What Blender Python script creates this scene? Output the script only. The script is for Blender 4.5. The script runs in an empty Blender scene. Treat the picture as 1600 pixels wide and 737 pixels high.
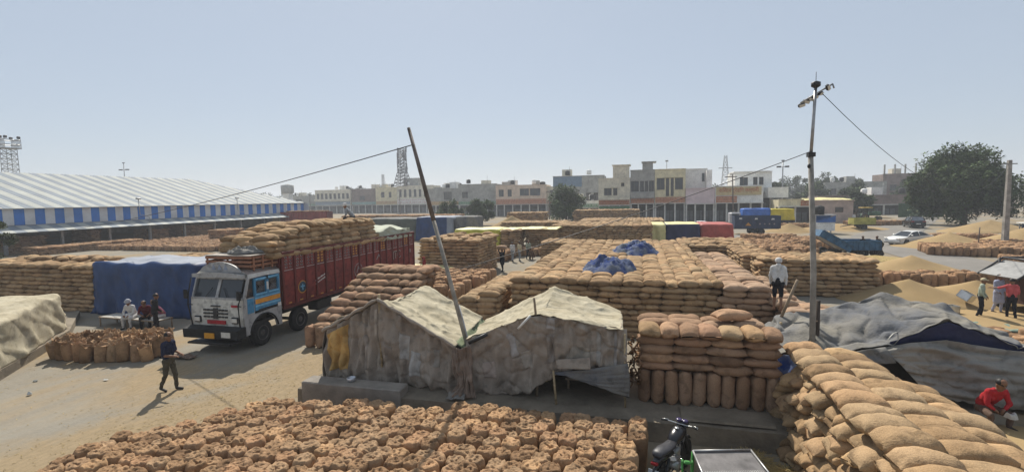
import bpy, math, random
import numpy as np
from mathutils import Vector, Matrix, noise

R = math.radians
scene = bpy.context.scene
COL = scene.collection

# ---------------------------------------------------------------- camera, sky, sun, exposure
cam_data = bpy.data.cameras.new('camera')
cam_data.sensor_width = 36.0
cam_data.lens = 17.1
cam_data.clip_start = 0.1
cam_data.clip_end = 6000
cam = bpy.data.objects.new('camera', cam_data)
COL.objects.link(cam)
cam.matrix_world = (Matrix.Translation((0, 0, 5.6)) @ Matrix.Rotation(R(14.7), 4, 'Z')
                    @ Matrix.Rotation(R(85.6), 4, 'X') @ Matrix.Rotation(R(-1.0), 4, 'Z'))
scene.camera = cam

SUN_EL, SUN_AZ = 46.5, 25.4          # degrees up; degrees left of +Y
world = bpy.data.worlds.new('World')
scene.world = world
world.use_nodes = True
wn = world.node_tree
sky = wn.nodes.new('ShaderNodeTexSky')
sky.sky_type = 'NISHITA'
sky.sun_disc = False
sky.sun_elevation = R(SUN_EL)
sky.sun_rotation = R(-SUN_AZ)
sky.air_density = 1.0
sky.dust_density = 0.8
sky.ozone_density = 1.0
sky.altitude = 200
bg = wn.nodes['Background']
bg.inputs['Strength'].default_value = 0.071
# an even veil of haze over the whole sky
veil = wn.nodes.new('ShaderNodeMix')
veil.data_type = 'RGBA'
veil.inputs[0].default_value = 0.74
veil.inputs[7].default_value = (5.45, 6.25, 7.35, 1)
wn.links.new(sky.outputs[0], veil.inputs[6])
wn.links.new(veil.outputs[2], bg.inputs[0])

sun_data = bpy.data.lights.new('sun', 'SUN')
sun_data.energy = 4.9
sun_data.angle = R(0.6)
sun_data.color = (1.0, 0.94, 0.84)
sun = bpy.data.objects.new('sun', sun_data)
COL.objects.link(sun)
ce = math.cos(R(SUN_EL))
sun_dir = Vector((-math.sin(R(SUN_AZ)) * ce, math.cos(R(SUN_AZ)) * ce, math.sin(R(SUN_EL))))
sun.rotation_euler = (-sun_dir).to_track_quat('-Z', 'Y').to_euler()

scene.view_settings.view_transform = 'Standard'
scene.view_settings.look = 'None'
scene.view_settings.exposure = 0.4
scene.view_settings.gamma = 1.0

# ---------------------------------------------------------------- materials
MATS = {}


def mat(name, col, rough=0.85, var=0.25, scale=3.0, bump=0.0, bscale=40.0, metal=0.0, col2=None,
        island=None, spec=0.3, detail=6.0, emit=None, fine=0.0, stain=0.0):
    """plain surface with noise variation; col2 is the second colour of the noise;
    island: 'attr' (per-piece attribute rnd) or 'obj' (per-object random) brightness variation"""
    if name in MATS:
        return MATS[name]
    m = bpy.data.materials.new(name)
    m.use_nodes = True
    nt = m.node_tree
    N, L = nt.nodes, nt.links
    b = N['Principled BSDF']
    b.inputs['Roughness'].default_value = rough
    b.inputs['Metallic'].default_value = metal
    b.inputs['Specular IOR Level'].default_value = spec
    geo = N.new('ShaderNodeNewGeometry')
    nz = N.new('ShaderNodeTexNoise')
    nz.inputs['Scale'].default_value = scale
    nz.inputs['Detail'].default_value = detail
    nz.inputs['Roughness'].default_value = 0.62
    L.new(geo.outputs['Position'], nz.inputs['Vector'])
    ramp = N.new('ShaderNodeMapRange')
    ramp.inputs['From Min'].default_value = 0.33
    ramp.inputs['From Max'].default_value = 0.67
    L.new(nz.outputs['Fac'], ramp.inputs['Value'])
    mix = N.new('ShaderNodeMix')
    mix.data_type = 'RGBA'
    c2 = col2 if col2 else tuple(c * (1 - var) for c in col)
    c1 = col if col2 else tuple(min(c * (1 + var), 0.95) for c in col)
    mix.inputs[6].default_value = (*c1, 1)
    mix.inputs[7].default_value = (*c2, 1)
    L.new(ramp.outputs[0], mix.inputs[0])
    out = mix.outputs[2]
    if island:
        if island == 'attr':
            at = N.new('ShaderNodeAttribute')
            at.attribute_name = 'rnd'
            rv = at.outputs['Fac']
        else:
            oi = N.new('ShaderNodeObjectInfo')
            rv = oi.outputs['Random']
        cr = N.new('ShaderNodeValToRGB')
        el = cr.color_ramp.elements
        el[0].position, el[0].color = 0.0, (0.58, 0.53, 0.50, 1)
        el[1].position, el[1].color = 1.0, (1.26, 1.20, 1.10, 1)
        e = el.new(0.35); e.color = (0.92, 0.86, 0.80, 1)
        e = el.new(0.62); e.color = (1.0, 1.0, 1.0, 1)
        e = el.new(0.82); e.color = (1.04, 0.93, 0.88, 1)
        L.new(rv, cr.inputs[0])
        mu = N.new('ShaderNodeMix')
        mu.data_type = 'RGBA'
        mu.blend_type = 'MULTIPLY'
        mu.inputs[0].default_value = 1.0
        L.new(out, mu.inputs[6])
        L.new(cr.outputs[0], mu.inputs[7])
        out = mu.outputs[2]
    def mult(sock, sc, lo, hi, a, c, det=4):
        t_ = N.new('ShaderNodeTexNoise')
        t_.inputs['Scale'].default_value = sc
        t_.inputs['Detail'].default_value = det
        L.new(geo.outputs['Position'], t_.inputs['Vector'])
        r_ = N.new('ShaderNodeMapRange')
        r_.inputs['From Min'].default_value = a
        r_.inputs['From Max'].default_value = c
        r_.inputs['To Min'].default_value = lo
        r_.inputs['To Max'].default_value = hi
        L.new(t_.outputs['Fac'], r_.inputs['Value'])
        x_ = N.new('ShaderNodeMix')
        x_.data_type = 'RGBA'
        x_.blend_type = 'MULTIPLY'
        x_.inputs[0].default_value = 1.0
        L.new(sock, x_.inputs[6])
        L.new(r_.outputs[0], x_.inputs[7])
        return x_.outputs[2]
    if fine:
        out = mult(out, 75.0, 1 - fine, 1 + fine, .3, .7)
    if stain:
        out = mult(out, 4.5, 1 - stain, 1.0, .36, .46, 3)
    L.new(out, b.inputs['Base Color'])
    if bump:
        n2 = N.new('ShaderNodeTexNoise')
        n2.inputs['Scale'].default_value = bscale
        n2.inputs['Detail'].default_value = 5
        L.new(geo.outputs['Position'], n2.inputs['Vector'])
        bp = N.new('ShaderNodeBump')
        bp.inputs['Strength'].default_value = bump
        bp.inputs['Distance'].default_value = 0.03
        L.new(n2.outputs['Fac'], bp.inputs['Height'])
        L.new(bp.outputs[0], b.inputs['Normal'])
    if emit:
        b.inputs['Emission Color'].default_value = (*emit[0], 1)
        b.inputs['Emission Strength'].default_value = emit[1]
    MATS[name] = m
    return m


JUTE = (0.355, 0.25, 0.145)
M_jute = mat('jute_single', JUTE, 0.92, 0.16, 2.2, 0.5, 32, island='obj', spec=0.12, fine=0.22, stain=0.28)
M_jute_s = mat('jute_mass', JUTE, 0.92, 0.16, 1.6, 0.4, 30, island='attr', spec=0.12, fine=0.22, stain=0.28)
M_jute_r = mat('jute_red_single', (0.315, 0.208, 0.122), 0.92, 0.25, 2.5, 0.5, 32, island='obj', spec=0.12, fine=0.22, stain=0.28)
M_jute_rs = mat('jute_red_mass', (0.32, 0.205, 0.12), 0.92, 0.2, 1.6, 0.4, 30, island='attr', spec=0.12, fine=0.22, stain=0.28)
M_jute_p = mat('jute_pink_mass', (0.36, 0.255, 0.175), 0.92, 0.16, 1.6, 0.4, 30, island='attr', spec=0.12, fine=0.22, stain=0.28)
M_jute_ps = mat('jute_pink_single', (0.315, 0.21, 0.138), 0.92, 0.16, 1.6, 0.5, 32, island='obj', spec=0.12, fine=0.22, stain=0.28)
M_concrete = mat('old_concrete', (0.23, 0.205, 0.175), 0.9, 0.3, 1.2, 0.5, 18)
M_steel = mat('worn_steel', (0.30, 0.30, 0.30), 0.45, 0.25, 5, 0, metal=0.7)
M_black = mat('black_rubber', (0.022, 0.022, 0.022), 0.8, 0.3, 6)
M_blackm = mat('black_metal', (0.03, 0.03, 0.032), 0.5, 0.3, 6)
M_glass = mat('dark_glass', (0.025, 0.03, 0.035), 0.08, 0.1, 2, spec=0.6)
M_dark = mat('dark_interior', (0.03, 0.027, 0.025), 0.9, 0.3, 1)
M_wood = mat('weathered_wood', (0.25, 0.19, 0.13), 0.85, 0.35, 9, 0.4, 60)
M_grain = mat('grain', (0.36, 0.255, 0.13), 0.95, 0.0, 0.55, 0.5, 60, col2=(0.29, 0.205, 0.105), spec=0.1)
M_straw = mat('straw', (0.36, 0.27, 0.12), 0.9, 0.35, 9, spec=0.1)


# ---------------------------------------------------------------- mesh building
class MB:
    """collects shapes for one mesh object"""
    def __init__(self):
        self.v, self.f, self.m, self.s = [], [], [], []

    def add(self, vs, fs, mi=0, smooth=False):
        o = len(self.v)
        self.v += [tuple(p) for p in vs]
        for f in fs:
            self.f.append([i + o for i in f])
            self.m.append(mi)
            self.s.append(smooth)
        return self

    def box(self, a, b, mi=0, bev=0.0):
        x0, y0, z0 = (min(a[i], b[i]) for i in range(3))
        x1, y1, z1 = (max(a[i], b[i]) for i in range(3))
        if bev <= 0:
            vs = [(x, y, z) for z in (z0, z1) for y in (y0, y1) for x in (x0, x1)]
            fs = [(0, 2, 3, 1), (4, 5, 7, 6), (0, 1, 5, 4), (2, 6, 7, 3), (0, 4, 6, 2), (1, 3, 7, 5)]
            return self.add(vs, fs, mi)
        e = min(bev, (x1 - x0) / 2.01, (y1 - y0) / 2.01, (z1 - z0) / 2.01)
        rings = []
        for z, k in ((z0, e), (z0 + e, 0), (z1 - e, 0), (z1, e)):
            a0, a1, b0, b1 = x0 + k, x1 - k, y0 + k, y1 - k
            c = e
            rings.append([(a0 + c, b0, z), (a1 - c, b0, z), (a1, b0 + c, z), (a1, b1 - c, z),
                          (a1 - c, b1, z), (a0 + c, b1, z), (a0, b1 - c, z), (a0, b0 + c, z)])
        return self.loft(rings, mi, caps=True)

    def loft(self, rings, mi=0, caps=True, smooth=False, closed=True):
        n = len(rings[0])
        vs = [p for r in rings for p in r]
        fs = []
        for i in range(len(rings) - 1):
            for j in range(n if closed else n - 1):
                k = (j + 1) % n
                fs.append((i * n + j, i * n + k, (i + 1) * n + k, (i + 1) * n + j))
        if caps:
            fs.append(tuple(range(n - 1, -1, -1)))
            fs.append(tuple((len(rings) - 1) * n + j for j in range(n)))
        return self.add(vs, fs, mi, smooth)

    def tube(self, pts, r, n=8, mi=0, smooth=True, caps=True):
        pts = [Vector(p) for p in pts]
        rs = r if isinstance(r, (list, tuple)) else [r] * len(pts)
        rings = []
        for i, p in enumerate(pts):
            d = (pts[min(i + 1, len(pts) - 1)] - pts[max(i - 1, 0)])
            d = d.normalized() if d.length > 1e-9 else Vector((0, 0, 1))
            u = d.cross(Vector((0, 0, 1)))
            if u.length < 0.05:
                u = d.cross(Vector((0, 1, 0)))
            u.normalize()
            w = d.cross(u)
            rings.append([p + rs[i] * (math.cos(2 * math.pi * k / n) * u + math.sin(2 * math.pi * k / n) * w)
                          for k in range(n)])
        return self.loft(rings, mi, caps, smooth)

    def lathe(self, prof, c=(0, 0, 0), n=20, axis='z', mi=0, smooth=True):
        rings = []
        for r, h in prof:
            ring = []
            for k in range(n):
                a = 2 * math.pi * k / n
                x, y = r * math.cos(a), r * math.sin(a)
                p = (x, y, h) if axis == 'z' else ((h, x, y) if axis == 'x' else (y, h, x))
                ring.append((p[0] + c[0], p[1] + c[1], p[2] + c[2]))
            rings.append(ring)
        return self.loft(rings, mi, True, smooth)

    def prism(self, pts, axis, a, b, mi=0):
        """extrude a 2-D outline along an axis from a to b"""
        def P(p, h):
            return (h, p[0], p[1]) if axis == 'x' else ((p[0], h, p[1]) if axis == 'y' else (p[0], p[1], h))
        return self.loft([[P(p, a) for p in pts], [P(p, b) for p in pts]], mi, True)

    def grid(self, rows, mi=0, smooth=True):
        n = len(rows[0])
        vs = [p for r in rows for p in r]
        fs = [(i * n + j, i * n + j + 1, (i + 1) * n + j + 1, (i + 1) * n + j)
              for i in range(len(rows) - 1) for j in range(n - 1)]
        return self.add(vs, fs, mi, smooth)

    def mesh(self, name, mats):
        me = bpy.data.meshes.new(name)
        me.from_pydata([tuple(p) for p in self.v], [], self.f)
        if not isinstance(mats, (list, tuple)):
            mats = [mats]
        for m in mats:
            me.materials.append(m)
        me.polygons.foreach_set('material_index', self.m)
        me.polygons.foreach_set('use_smooth', self.s)
        me.update()
        return me

    def build(self, name, mats, parent=None, loc=None, rz=0.0):
        o = bpy.data.objects.new(name, self.mesh(name, mats))
        COL.objects.link(o)
        if parent:
            o.parent = parent
        if loc is not None:
            o.location = loc
        if rz:
            o.rotation_euler = (0, 0, rz)
        return o


def tag(o, label=None, cat=None, group=None, kind=None):
    if label:
        o['label'] = label
    if cat:
        o['category'] = cat
    if group:
        o['group'] = group
    if kind:
        o['kind'] = kind
    return o


def thing(name, label, cat, loc=(0, 0, 0), rz=0.0, group=None):
    o = bpy.data.objects.new(name, None)
    o.empty_display_size = 0.2
    COL.objects.link(o)
    o.location = loc
    o.rotation_euler = (0, 0, rz)
    return tag(o, label, cat, group)


def copy_tree(o, parent=None):
    c = o.copy()
    COL.objects.link(c)
    c.parent = parent
    for ch in list(o.children):
        copy_tree(ch, c)
    return c


def nz3(x, y, z, s=1.0):
    return noise.noise(Vector((x * s, y * s, z * s)))


def solid_sheet(rows, thick=0.012):
    """closed thin shell from a grid of points (list of rows)"""
    g = np.array([[tuple(p) for p in r] for r in rows], float)
    du = np.gradient(g, axis=1)
    dv = np.gradient(g, axis=0)
    n = np.cross(du, dv)
    n /= np.maximum(np.linalg.norm(n, axis=2, keepdims=True), 1e-9)
    t, b = g + n * thick / 2, g - n * thick / 2
    nr, nc = g.shape[:2]
    vs = [tuple(p) for p in t.reshape(-1, 3)] + [tuple(p) for p in b.reshape(-1, 3)]
    K = nr * nc
    fs = []
    for i in range(nr - 1):
        for j in range(nc - 1):
            a = i * nc + j
            fs.append((a, a + 1, a + nc + 1, a + nc))
            fs.append((K + a, K + a + nc, K + a + nc + 1, K + a + 1))
    edge = ([(0, j) for j in range(nc)] + [(i, nc - 1) for i in range(1, nr)]
            + [(nr - 1, j) for j in range(nc - 2, -1, -1)] + [(i, 0) for i in range(nr - 2, 0, -1)])
    ids = [i * nc + j for i, j in edge]
    for k in range(len(ids)):
        a, c = ids[k], ids[(k + 1) % len(ids)]
        fs.append((a, K + a, K + c, c))
    return vs, fs


def cloth(name, rows, mats, parent=None, nu=40, nv=24, amp=0.05, freq=1.6, fold=0.0, foldn=9, folddir='u',
          seed=0, thick=0.012, sag=0.0, loc=None, crease=0.0, wr=0.0, wrn=16, wrdir='v', ragged=0.0):
    """draped cloth: rows = coarse control rows of equal length, refined, wrinkled and given thickness"""
    g = np.array(rows, float)
    def resample(a, n):
        k = a.shape[0]
        t = np.linspace(0, k - 1, n)
        i = np.minimum(t.astype(int), k - 2)
        f = (t - i)[:, None, None]
        # gently rounded
        return a[i] * (1 - f) + a[i + 1] * f
    g = resample(g, nv)
    g = resample(g.transpose(1, 0, 2), nu).transpose(1, 0, 2)
    du = np.gradient(g, axis=1)
    dv = np.gradient(g, axis=0)
    nn = np.cross(du, dv)
    nn /= np.maximum(np.linalg.norm(nn, axis=2, keepdims=True), 1e-9)
    rnd = random.Random(seed)
    ph = rnd.uniform(0, 99)
    for i in range(nv):
        for j in range(nu):
            p = g[i, j]
            u, v = j / (nu - 1), i / (nv - 1)
            d = amp * (nz3(p[0] + ph, p[1], p[2], freq) + 0.5 * nz3(p[0], p[1] + ph, p[2], freq * 2.3))
            if crease:
                q = nz3(p[0] + 2 * ph, p[1] - ph, p[2], freq * 1.4)
                d += crease * (1 - min(1, abs(q) * 5)) ** 2
            if fold:
                w, c = (u, v) if folddir == 'u' else (v, u)
                x = w * foldn + 0.8 * nz3(w * 3 + ph, c * 1.2, 0) + ph
                d += fold * (0.35 + 0.65 * c) * (abs(math.sin(math.pi * x)) - 0.5 + 0.4 * nz3(w * foldn * 1.7, c * 2, ph))
            if wr:
                w, c = (u, v) if wrdir == 'v' else (v, u)
                d += wr * (nz3(w * wrn + 1.5 * nz3(c * 2.5, w * 3, ph), c * 2.2, ph) + .6 * nz3(w * wrn * 2.1, c * 4.0, ph + 5))
            if ragged and i == nv - 1:
                p[2] += ragged * nz3(u * 22, ph, 0)
            if sag:
                d -= sag * math.sin(math.pi * u) * math.sin(math.pi * v)
            g[i, j] = p + nn[i, j] * d
    mb = MB()
    vs, fs = solid_sheet(g, thick)
    mb.add(vs, fs, 0, True)
    global LAST_GRID
    LAST_GRID = g
    return mb.build(name, mats, parent, loc)


def patch(g, u0, u1, v0, v1, m, parent, out=.011, name='sewn_patch', skew=0):
    """a piece of cloth sewn onto a draped sheet: follows the sheet's own points"""
    nv, nu = g.shape[:2]
    i0, i1, j0, j1 = int(v0 * (nv - 1)), int(v1 * (nv - 1)), int(u0 * (nu - 1)), int(u1 * (nu - 1))
    dv, du = np.gradient(g, axis=0), np.gradient(g, axis=1)
    n = np.cross(du, dv)
    n /= np.maximum(np.linalg.norm(n, axis=2, keepdims=True), 1e-9)
    if n[..., 1].mean() > 0:
        n = -n
    rows = []
    for i in range(i0, i1 + 1):
        o = int(skew * (i - i0))
        rows.append([g[i, min(nu - 1, j + o)] + n[i, min(nu - 1, j + o)] * out for j in range(j0, j1 + 1)])
    mb = MB()
    vs, fs = solid_sheet(rows, .006)
    mb.add(vs, fs, 0, True)
    return mb.build(name, m, parent)


def draped(name, x0, x1, y0, y1, z0, h, mats, parent=None, seed=0, fold=0.07, n=120, flare=0.12, top_amp=0.06,
           mi_fn=None, loc=None, rz=0):
    """a sheet thrown over a box-shaped stack: closed ring loft with folds"""
    ph = seed * 7.31
    cx, cy, hx, hy = (x0 + x1) / 2, (y0 + y1) / 2, (x1 - x0) / 2, (y1 - y0) / 2
    def peri(k):
        P = 4 * (hx + hy)
        s = k / n * P
        if s < 2 * hx:
            return (-hx + s, -hy)
        s -= 2 * hx
        if s < 2 * hy:
            return (hx, -hy + s)
        s -= 2 * hy
        if s < 2 * hx:
            return (hx - s, hy)
        s -= 2 * hx
        return (-hx, hy - s)
    base = [peri(k) for k in range(n)]
    prof = ([(0.04, 1.0), (0.2, 1.0), (0.35, 1.0), (0.5, 1.0), (0.65, 1.0), (0.78, 0.997), (0.88, 0.993), (0.96, 0.98), (0.992, 0.95)]
            + [(1.0, t) for t in np.linspace(0.92, 0.0, 17)])
    rings = []
    for s, t in prof:
        ring = []
        for k, (bx, by) in enumerate(base):
            # round the corners
            ax, ay = bx / hx, by / hy
            q = min(abs(ax), abs(ay))
            rr = 1 - 0.035 * max(0, (q - 0.85) / 0.15) ** 2
            out = 1 - t
            fl = fold * out * (math.sin(k * 2 * math.pi * 17 / n + ph + 2.2 * nz3(k * 0.11, ph, 0))
                               + 1.2 * nz3(k * 0.33, ph, t * 2)) + flare * out ** 2
            if s < 1:
                fl = 0
            L = math.hypot(bx, by)
            x = bx * s * rr + fl * (bx / L if abs(ax) > 0.98 else 0)
            y = by * s * rr + fl * (by / L if abs(ay) > 0.98 else 0)
            if s == 1.0:
                q1 = nz3(k * 26.0 / n * 1.2 + t * 2.4, t * 1.4, ph) + .5 * nz3(k * 60.0 / n - t * 3.5, t * 2, ph + 4)
                dd = 0.07 * q1 + 0.06 * (1 - min(1, abs(nz3(k * 22.0 / n + 3.0 * t, t * 1.1, ph + 9)) * 5)) * (.35 + out)
                if abs(ax) > 0.98:
                    x += dd * math.copysign(1, ax)
                if abs(ay) > 0.98:
                    y += dd * math.copysign(1, ay)
            z = z0 + h * t + (top_amp * nz3(x * 0.9 + ph, y * 0.9, 0) if t > 0.9 else 0)
            ring.append((cx + x, cy + y, z))
        rings.append(ring)
    mb = MB()
    mb.loft(rings, 0, True, True)
    if mi_fn:
        for i, f in enumerate(mb.f):
            c = np.mean([mb.v[j] for j in f], axis=0)
            mb.m[i] = mi_fn(c)
    return mb.build(name, mats, parent, loc, rz)


def merged(name, templates, items, mats, attr=True):
    """join many placed copies of template meshes (verts Nx3, faces list) into one mesh; items: (ti, Matrix, rnd)"""
    V, Lp, Ls, rn = [], [], [], []
    off = 0
    for ti, M, rv in items:
        tv, tl, ts = templates[ti]
        A = np.array(M)
        V.append(tv @ A[:3, :3].T + A[:3, 3])
        Lp.append(tl + off)
        Ls.append(ts)
        rn.append(np.full(len(tv), rv, np.float32))
        off += len(tv)
    V = np.concatenate(V).astype(np.float32)
    Lp = np.concatenate(Lp).astype(np.int32)
    Ls = np.concatenate(Ls).astype(np.int32)
    me = bpy.data.meshes.new(name)
    me.vertices.add(len(V))
    me.vertices.foreach_set('co', V.ravel())
    me.loops.add(len(Lp))
    me.loops.foreach_set('vertex_index', Lp)
    me.polygons.add(len(Ls))
    st = np.concatenate([[0], np.cumsum(Ls)[:-1]]).astype(np.int32)
    me.polygons.foreach_set('loop_start', st)
    me.polygons.foreach_set('use_smooth', np.ones(len(Ls), bool))
    if attr:
        a = me.attributes.new('rnd', 'FLOAT', 'POINT')
        a.data.foreach_set('value', np.concatenate(rn))
    for m in (mats if isinstance(mats, (list, tuple)) else [mats]):
        me.materials.append(m)
    me.update(calc_edges=True)
    me.validate()
    o = bpy.data.objects.new(name, me)
    COL.objects.link(o)
    return o


def as_template(mb):
    v = np.array([tuple(p) for p in mb.v], float)
    return v, np.array([i for f in mb.f for i in f], int), np.array([len(f) for f in mb.f], int)
# ---------------------------------------------------------------- the ground, road, platform
def ground_material():
    m = bpy.data.materials.new('dusty_yard')
    m.use_nodes = True
    nt = m.node_tree
    N, L = nt.nodes, nt.links
    b = N['Principled BSDF']
    b.inputs['Roughness'].default_value = 0.95
    b.inputs['Specular IOR Level'].default_value = 0.1
    geo = N.new('ShaderNodeNewGeometry')

    def nzn(scale, detail=6, sx=1.0, sy=1.0, dist=0.0):
        mp = N.new('ShaderNodeMapping')
        mp.inputs['Scale'].default_value = (sx, sy, 1)
        L.new(geo.outputs['Position'], mp.inputs['Vector'])
        n = N.new('ShaderNodeTexNoise')
        n.inputs['Scale'].default_value = scale
        n.inputs['Detail'].default_value = detail
        n.inputs['Roughness'].default_value = 0.6
        n.inputs['Distortion'].default_value = dist
        L.new(mp.outputs[0], n.inputs['Vector'])
        return n.outputs['Fac']

    def rng(s, a, c, lo=0.0, hi=1.0):
        r = N.new('ShaderNodeMapRange')
        r.inputs['From Min'].default_value = a
        r.inputs['From Max'].default_value = c
        r.inputs['To Min'].default_value = lo
        r.inputs['To Max'].default_value = hi
        L.new(s, r.inputs['Value'])
        return r.outputs[0]

    def mixc(f, a, c):
        x = N.new('ShaderNodeMix')
        x.data_type = 'RGBA'
        L.new(f, x.inputs[0])
        for k, q in ((6, a), (7, c)):
            if isinstance(q, tuple):
                x.inputs[k].default_value = (*q, 1)
            else:
                L.new(q, x.inputs[k])
        return x.outputs[2]

    conc = mixc(rng(nzn(0.35, 8), 0.35, 0.65), (0.245, 0.225, 0.185), (0.20, 0.18, 0.145))
    # long scuffs and wheel tracks along the lanes
    trk = nzn(0.9, 5, 1.0, 0.10, 0.3)
    conc = mixc(rng(trk, 0.50, 0.68, 0, 0.55), conc, (0.17, 0.15, 0.12))
    fine = nzn(14, 4)
    conc = mixc(rng(fine, 0.45, 0.75, 0, 0.45), conc, (0.285, 0.255, 0.205))
    # spilled chaff and grain
    chaff = mixc(rng(nzn(9, 6, 1.0, 0.35), 0.35, 0.65), (0.29, 0.215, 0.125), (0.22, 0.165, 0.095))
    f1 = rng(nzn(0.22, 7, 1.0, 0.55, 0.8), 0.46, 0.60, 0, 0.85)
    # a broad spill beside the field of open sacks and another by the kerb
    sx = N.new('ShaderNodeSeparateXYZ')
    L.new(geo.outputs['Position'], sx.inputs[0])

    def math_(op, a, c=None):
        k = N.new('ShaderNodeMath')
        k.operation = op
        for i, q in enumerate((a, c)):
            if q is None:
                continue
            if isinstance(q, (int, float)):
                k.inputs[i].default_value = q
            else:
                L.new(q, k.inputs[i])
        return k.outputs[0]
    dl = math_('ADD', math_('MULTIPLY', math_('ADD', sx.outputs[0], 11.6), .894), math_('MULTIPLY', math_('ADD', sx.outputs[1], -10.0), -.447))
    dl = math_('ADD', math_('ABSOLUTE', dl), math_('MULTIPLY', nzn(0.8, 6), 3.2))
    f2 = rng(dl, 2.2, 3.4, .85, 0)
    f1 = math_('MAXIMUM', f1, f2)
    col = mixc(f1, conc, chaff)
    L.new(col, b.inputs['Base Color'])
    bp = N.new('ShaderNodeBump')
    bp.inputs['Strength'].default_value = 0.35
    bp.inputs['Distance'].default_value = 0.05
    L.new(nzn(6, 8), bp.inputs['Height'])
    L.new(bp.outputs[0], b.inputs['Normal'])
    return m


M_ground = ground_material()
M_asphalt = mat('dusty_asphalt', (0.22, 0.205, 0.185), 0.95, 0.0, 0.4, 0.3, 12, col2=(0.17, 0.16, 0.145), spec=0.1)

mb = MB()
# finer near the yard so that the sheet is gently uneven there, one sheet out to the horizon
xs = [-1500, -700, -300] + list(np.linspace(-110, 70, 61)) + [300, 700, 1500]
ys = [-150, -60] + list(np.linspace(-10, 130, 48)) + [300, 700, 1600]
rows = [[(x, y, 0.0 if (abs(x) > 100 or y > 125) else 0.025 * nz3(x, y, 0, 0.15)) for x in xs] for y in ys]
mb.grid(rows)
tag(mb.build('ground', M_ground), kind='structure')

# service road on the right, bending off behind the cars
def strip(name, pts, w, z, m):
    mb = MB()
    rows = []
    P = [Vector((*p, 0)) for p in pts]
    for i, p in enumerate(P):
        d = (P[min(i + 1, len(P) - 1)] - P[max(i - 1, 0)]).normalized()
        s = Vector((d.y, -d.x, 0))
        ww = w[i] if isinstance(w, (list, tuple)) else w
        rows.append([tuple(p + s * (k * ww / 2) + Vector((0, 0, z + 0.06 * (1 - abs(k)))))
                     for k in (-1, -0.5, 0, 0.5, 1)])
    mb.grid(rows)
    return tag(mb.build(name, m), kind='structure')


strip('road', [(22.5, 8), (23.0, 25), (23.6, 38), (24.4, 50), (25.5, 60), (29, 70), (36, 82), (46, 100), (62, 130), (90, 180)],
      [5, 5, 5, 5.2, 5.6, 6, 6, 6, 6, 6], 0.03, M_asphalt)
strip('cross_road', [(25.5, 66), (18, 69.5), (6, 71), (-6, 70)], [5.5, 5.5, 4.5, 3.5], 0.034, M_asphalt)

# raised concrete platform carrying the tents and one sack stack
M_plat = mat('platform_concrete', (0.20, 0.17, 0.13), 0.95, 0.3, 1.1, 0.6, 14, spec=0.1)
mb = MB()
pl = thing('platform', None, None)
tag(pl, kind='structure')
rr = random.Random(5)
def kerb_profile(x):
    return 11.2 + 0.05 * nz3(x, 3, 1, 1.2)
rows = []
for y in [None, 'lip', 11.6, 12.2, 13.2, 14.5, 17.4]:
    row = []
    for x in np.linspace(-9.15, 3.25, 60):
        k = kerb_profile(x)
        if y is None:
            row.append((x, k - 0.03, -0.05))
        elif y == 'lip':
            row.append((x, k + 0.0, 0.46 + 0.02 * nz3(x, 8, 2, 2.5)))
        else:
            row.append((x, max(y, k + 0.08), 0.5 + 0.03 * nz3(x, y, 5, 1.0)))
    rows.append(row)
mb.grid(rows, 0, False)
mb.box((-9.15, 11.3, -0.05), (-9.13, 17.4, 0.47))
mb.box((3.23, 11.3, -0.05), (3.25, 17.4, 0.47))
mb.box((-9.15, 17.38, -0.05), (3.25, 17.42, 0.47))
mb.build('platform_slab', M_plat, pl)
# a paler slab edge seen under the front stack
mb = MB()
mb.prism([(11.3, 0.515), (12.0, 0.53), (12.0, 0.56), (11.34, 0.56)], 'x', 0.95, 2.9)
mb.build('paving_slab', M_plat, pl)

# low concrete trough / seat at the left end of the platform
mb = MB()
mb.box((-8.98, 11.1, -0.02), (-6.0, 11.62, 0.70), 0, 0.03)
o = mb.build('concrete_block', M_concrete)
tag(o, 'long low grey concrete block in front of the left tent', 'block')
mb = MB()
mb.lathe([(0.02, 0.0), (0.10, 0.01), (0.115, 0.06), (0.12, 0.11), (0.112, 0.112), (0.10, 0.03), (0.0, 0.02)], n=18)
o = mb.build('metal_bowl', mat('tin', (0.55, 0.56, 0.58), 0.4, 0.2, 8, metal=0.6), loc=(-7.6, 11.4, 0.705))
tag(o, 'small pale metal bowl lying on the concrete block', 'bowl')

# ledge at the far left under the grey covered stack
mb = MB()
mb.prism([(-18.4, 8.6), (-23.6, 15.0), (-27.5, 18.0), (-31, 14.5), (-24, 5.0)], 'z', -0.05, 0.32)
tag(mb.build('ledge', M_plat), kind='structure')

# the dusty air over the market
mb = MB()
mb.box((-1600, -170, -1.2), (1600, 1700, 36))
hz = bpy.data.materials.new('hazy_air')
hz.use_nodes = True
hz.node_tree.nodes.clear()
ho = hz.node_tree.nodes.new('ShaderNodeOutputMaterial')
hv = hz.node_tree.nodes.new('ShaderNodeVolumePrincipled')
hv.inputs['Color'].default_value = (0.90, 0.94, 1.0, 1)
hv.inputs['Density'].default_value = 0.0008
hv.inputs['Anisotropy'].default_value = 0.2
hz.node_tree.links.new(hv.outputs[0], ho.inputs['Volume'])
tag(mb.build('haze', hz), 'thin pale haze filling the air over the market', 'haze', kind='stuff')
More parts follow.
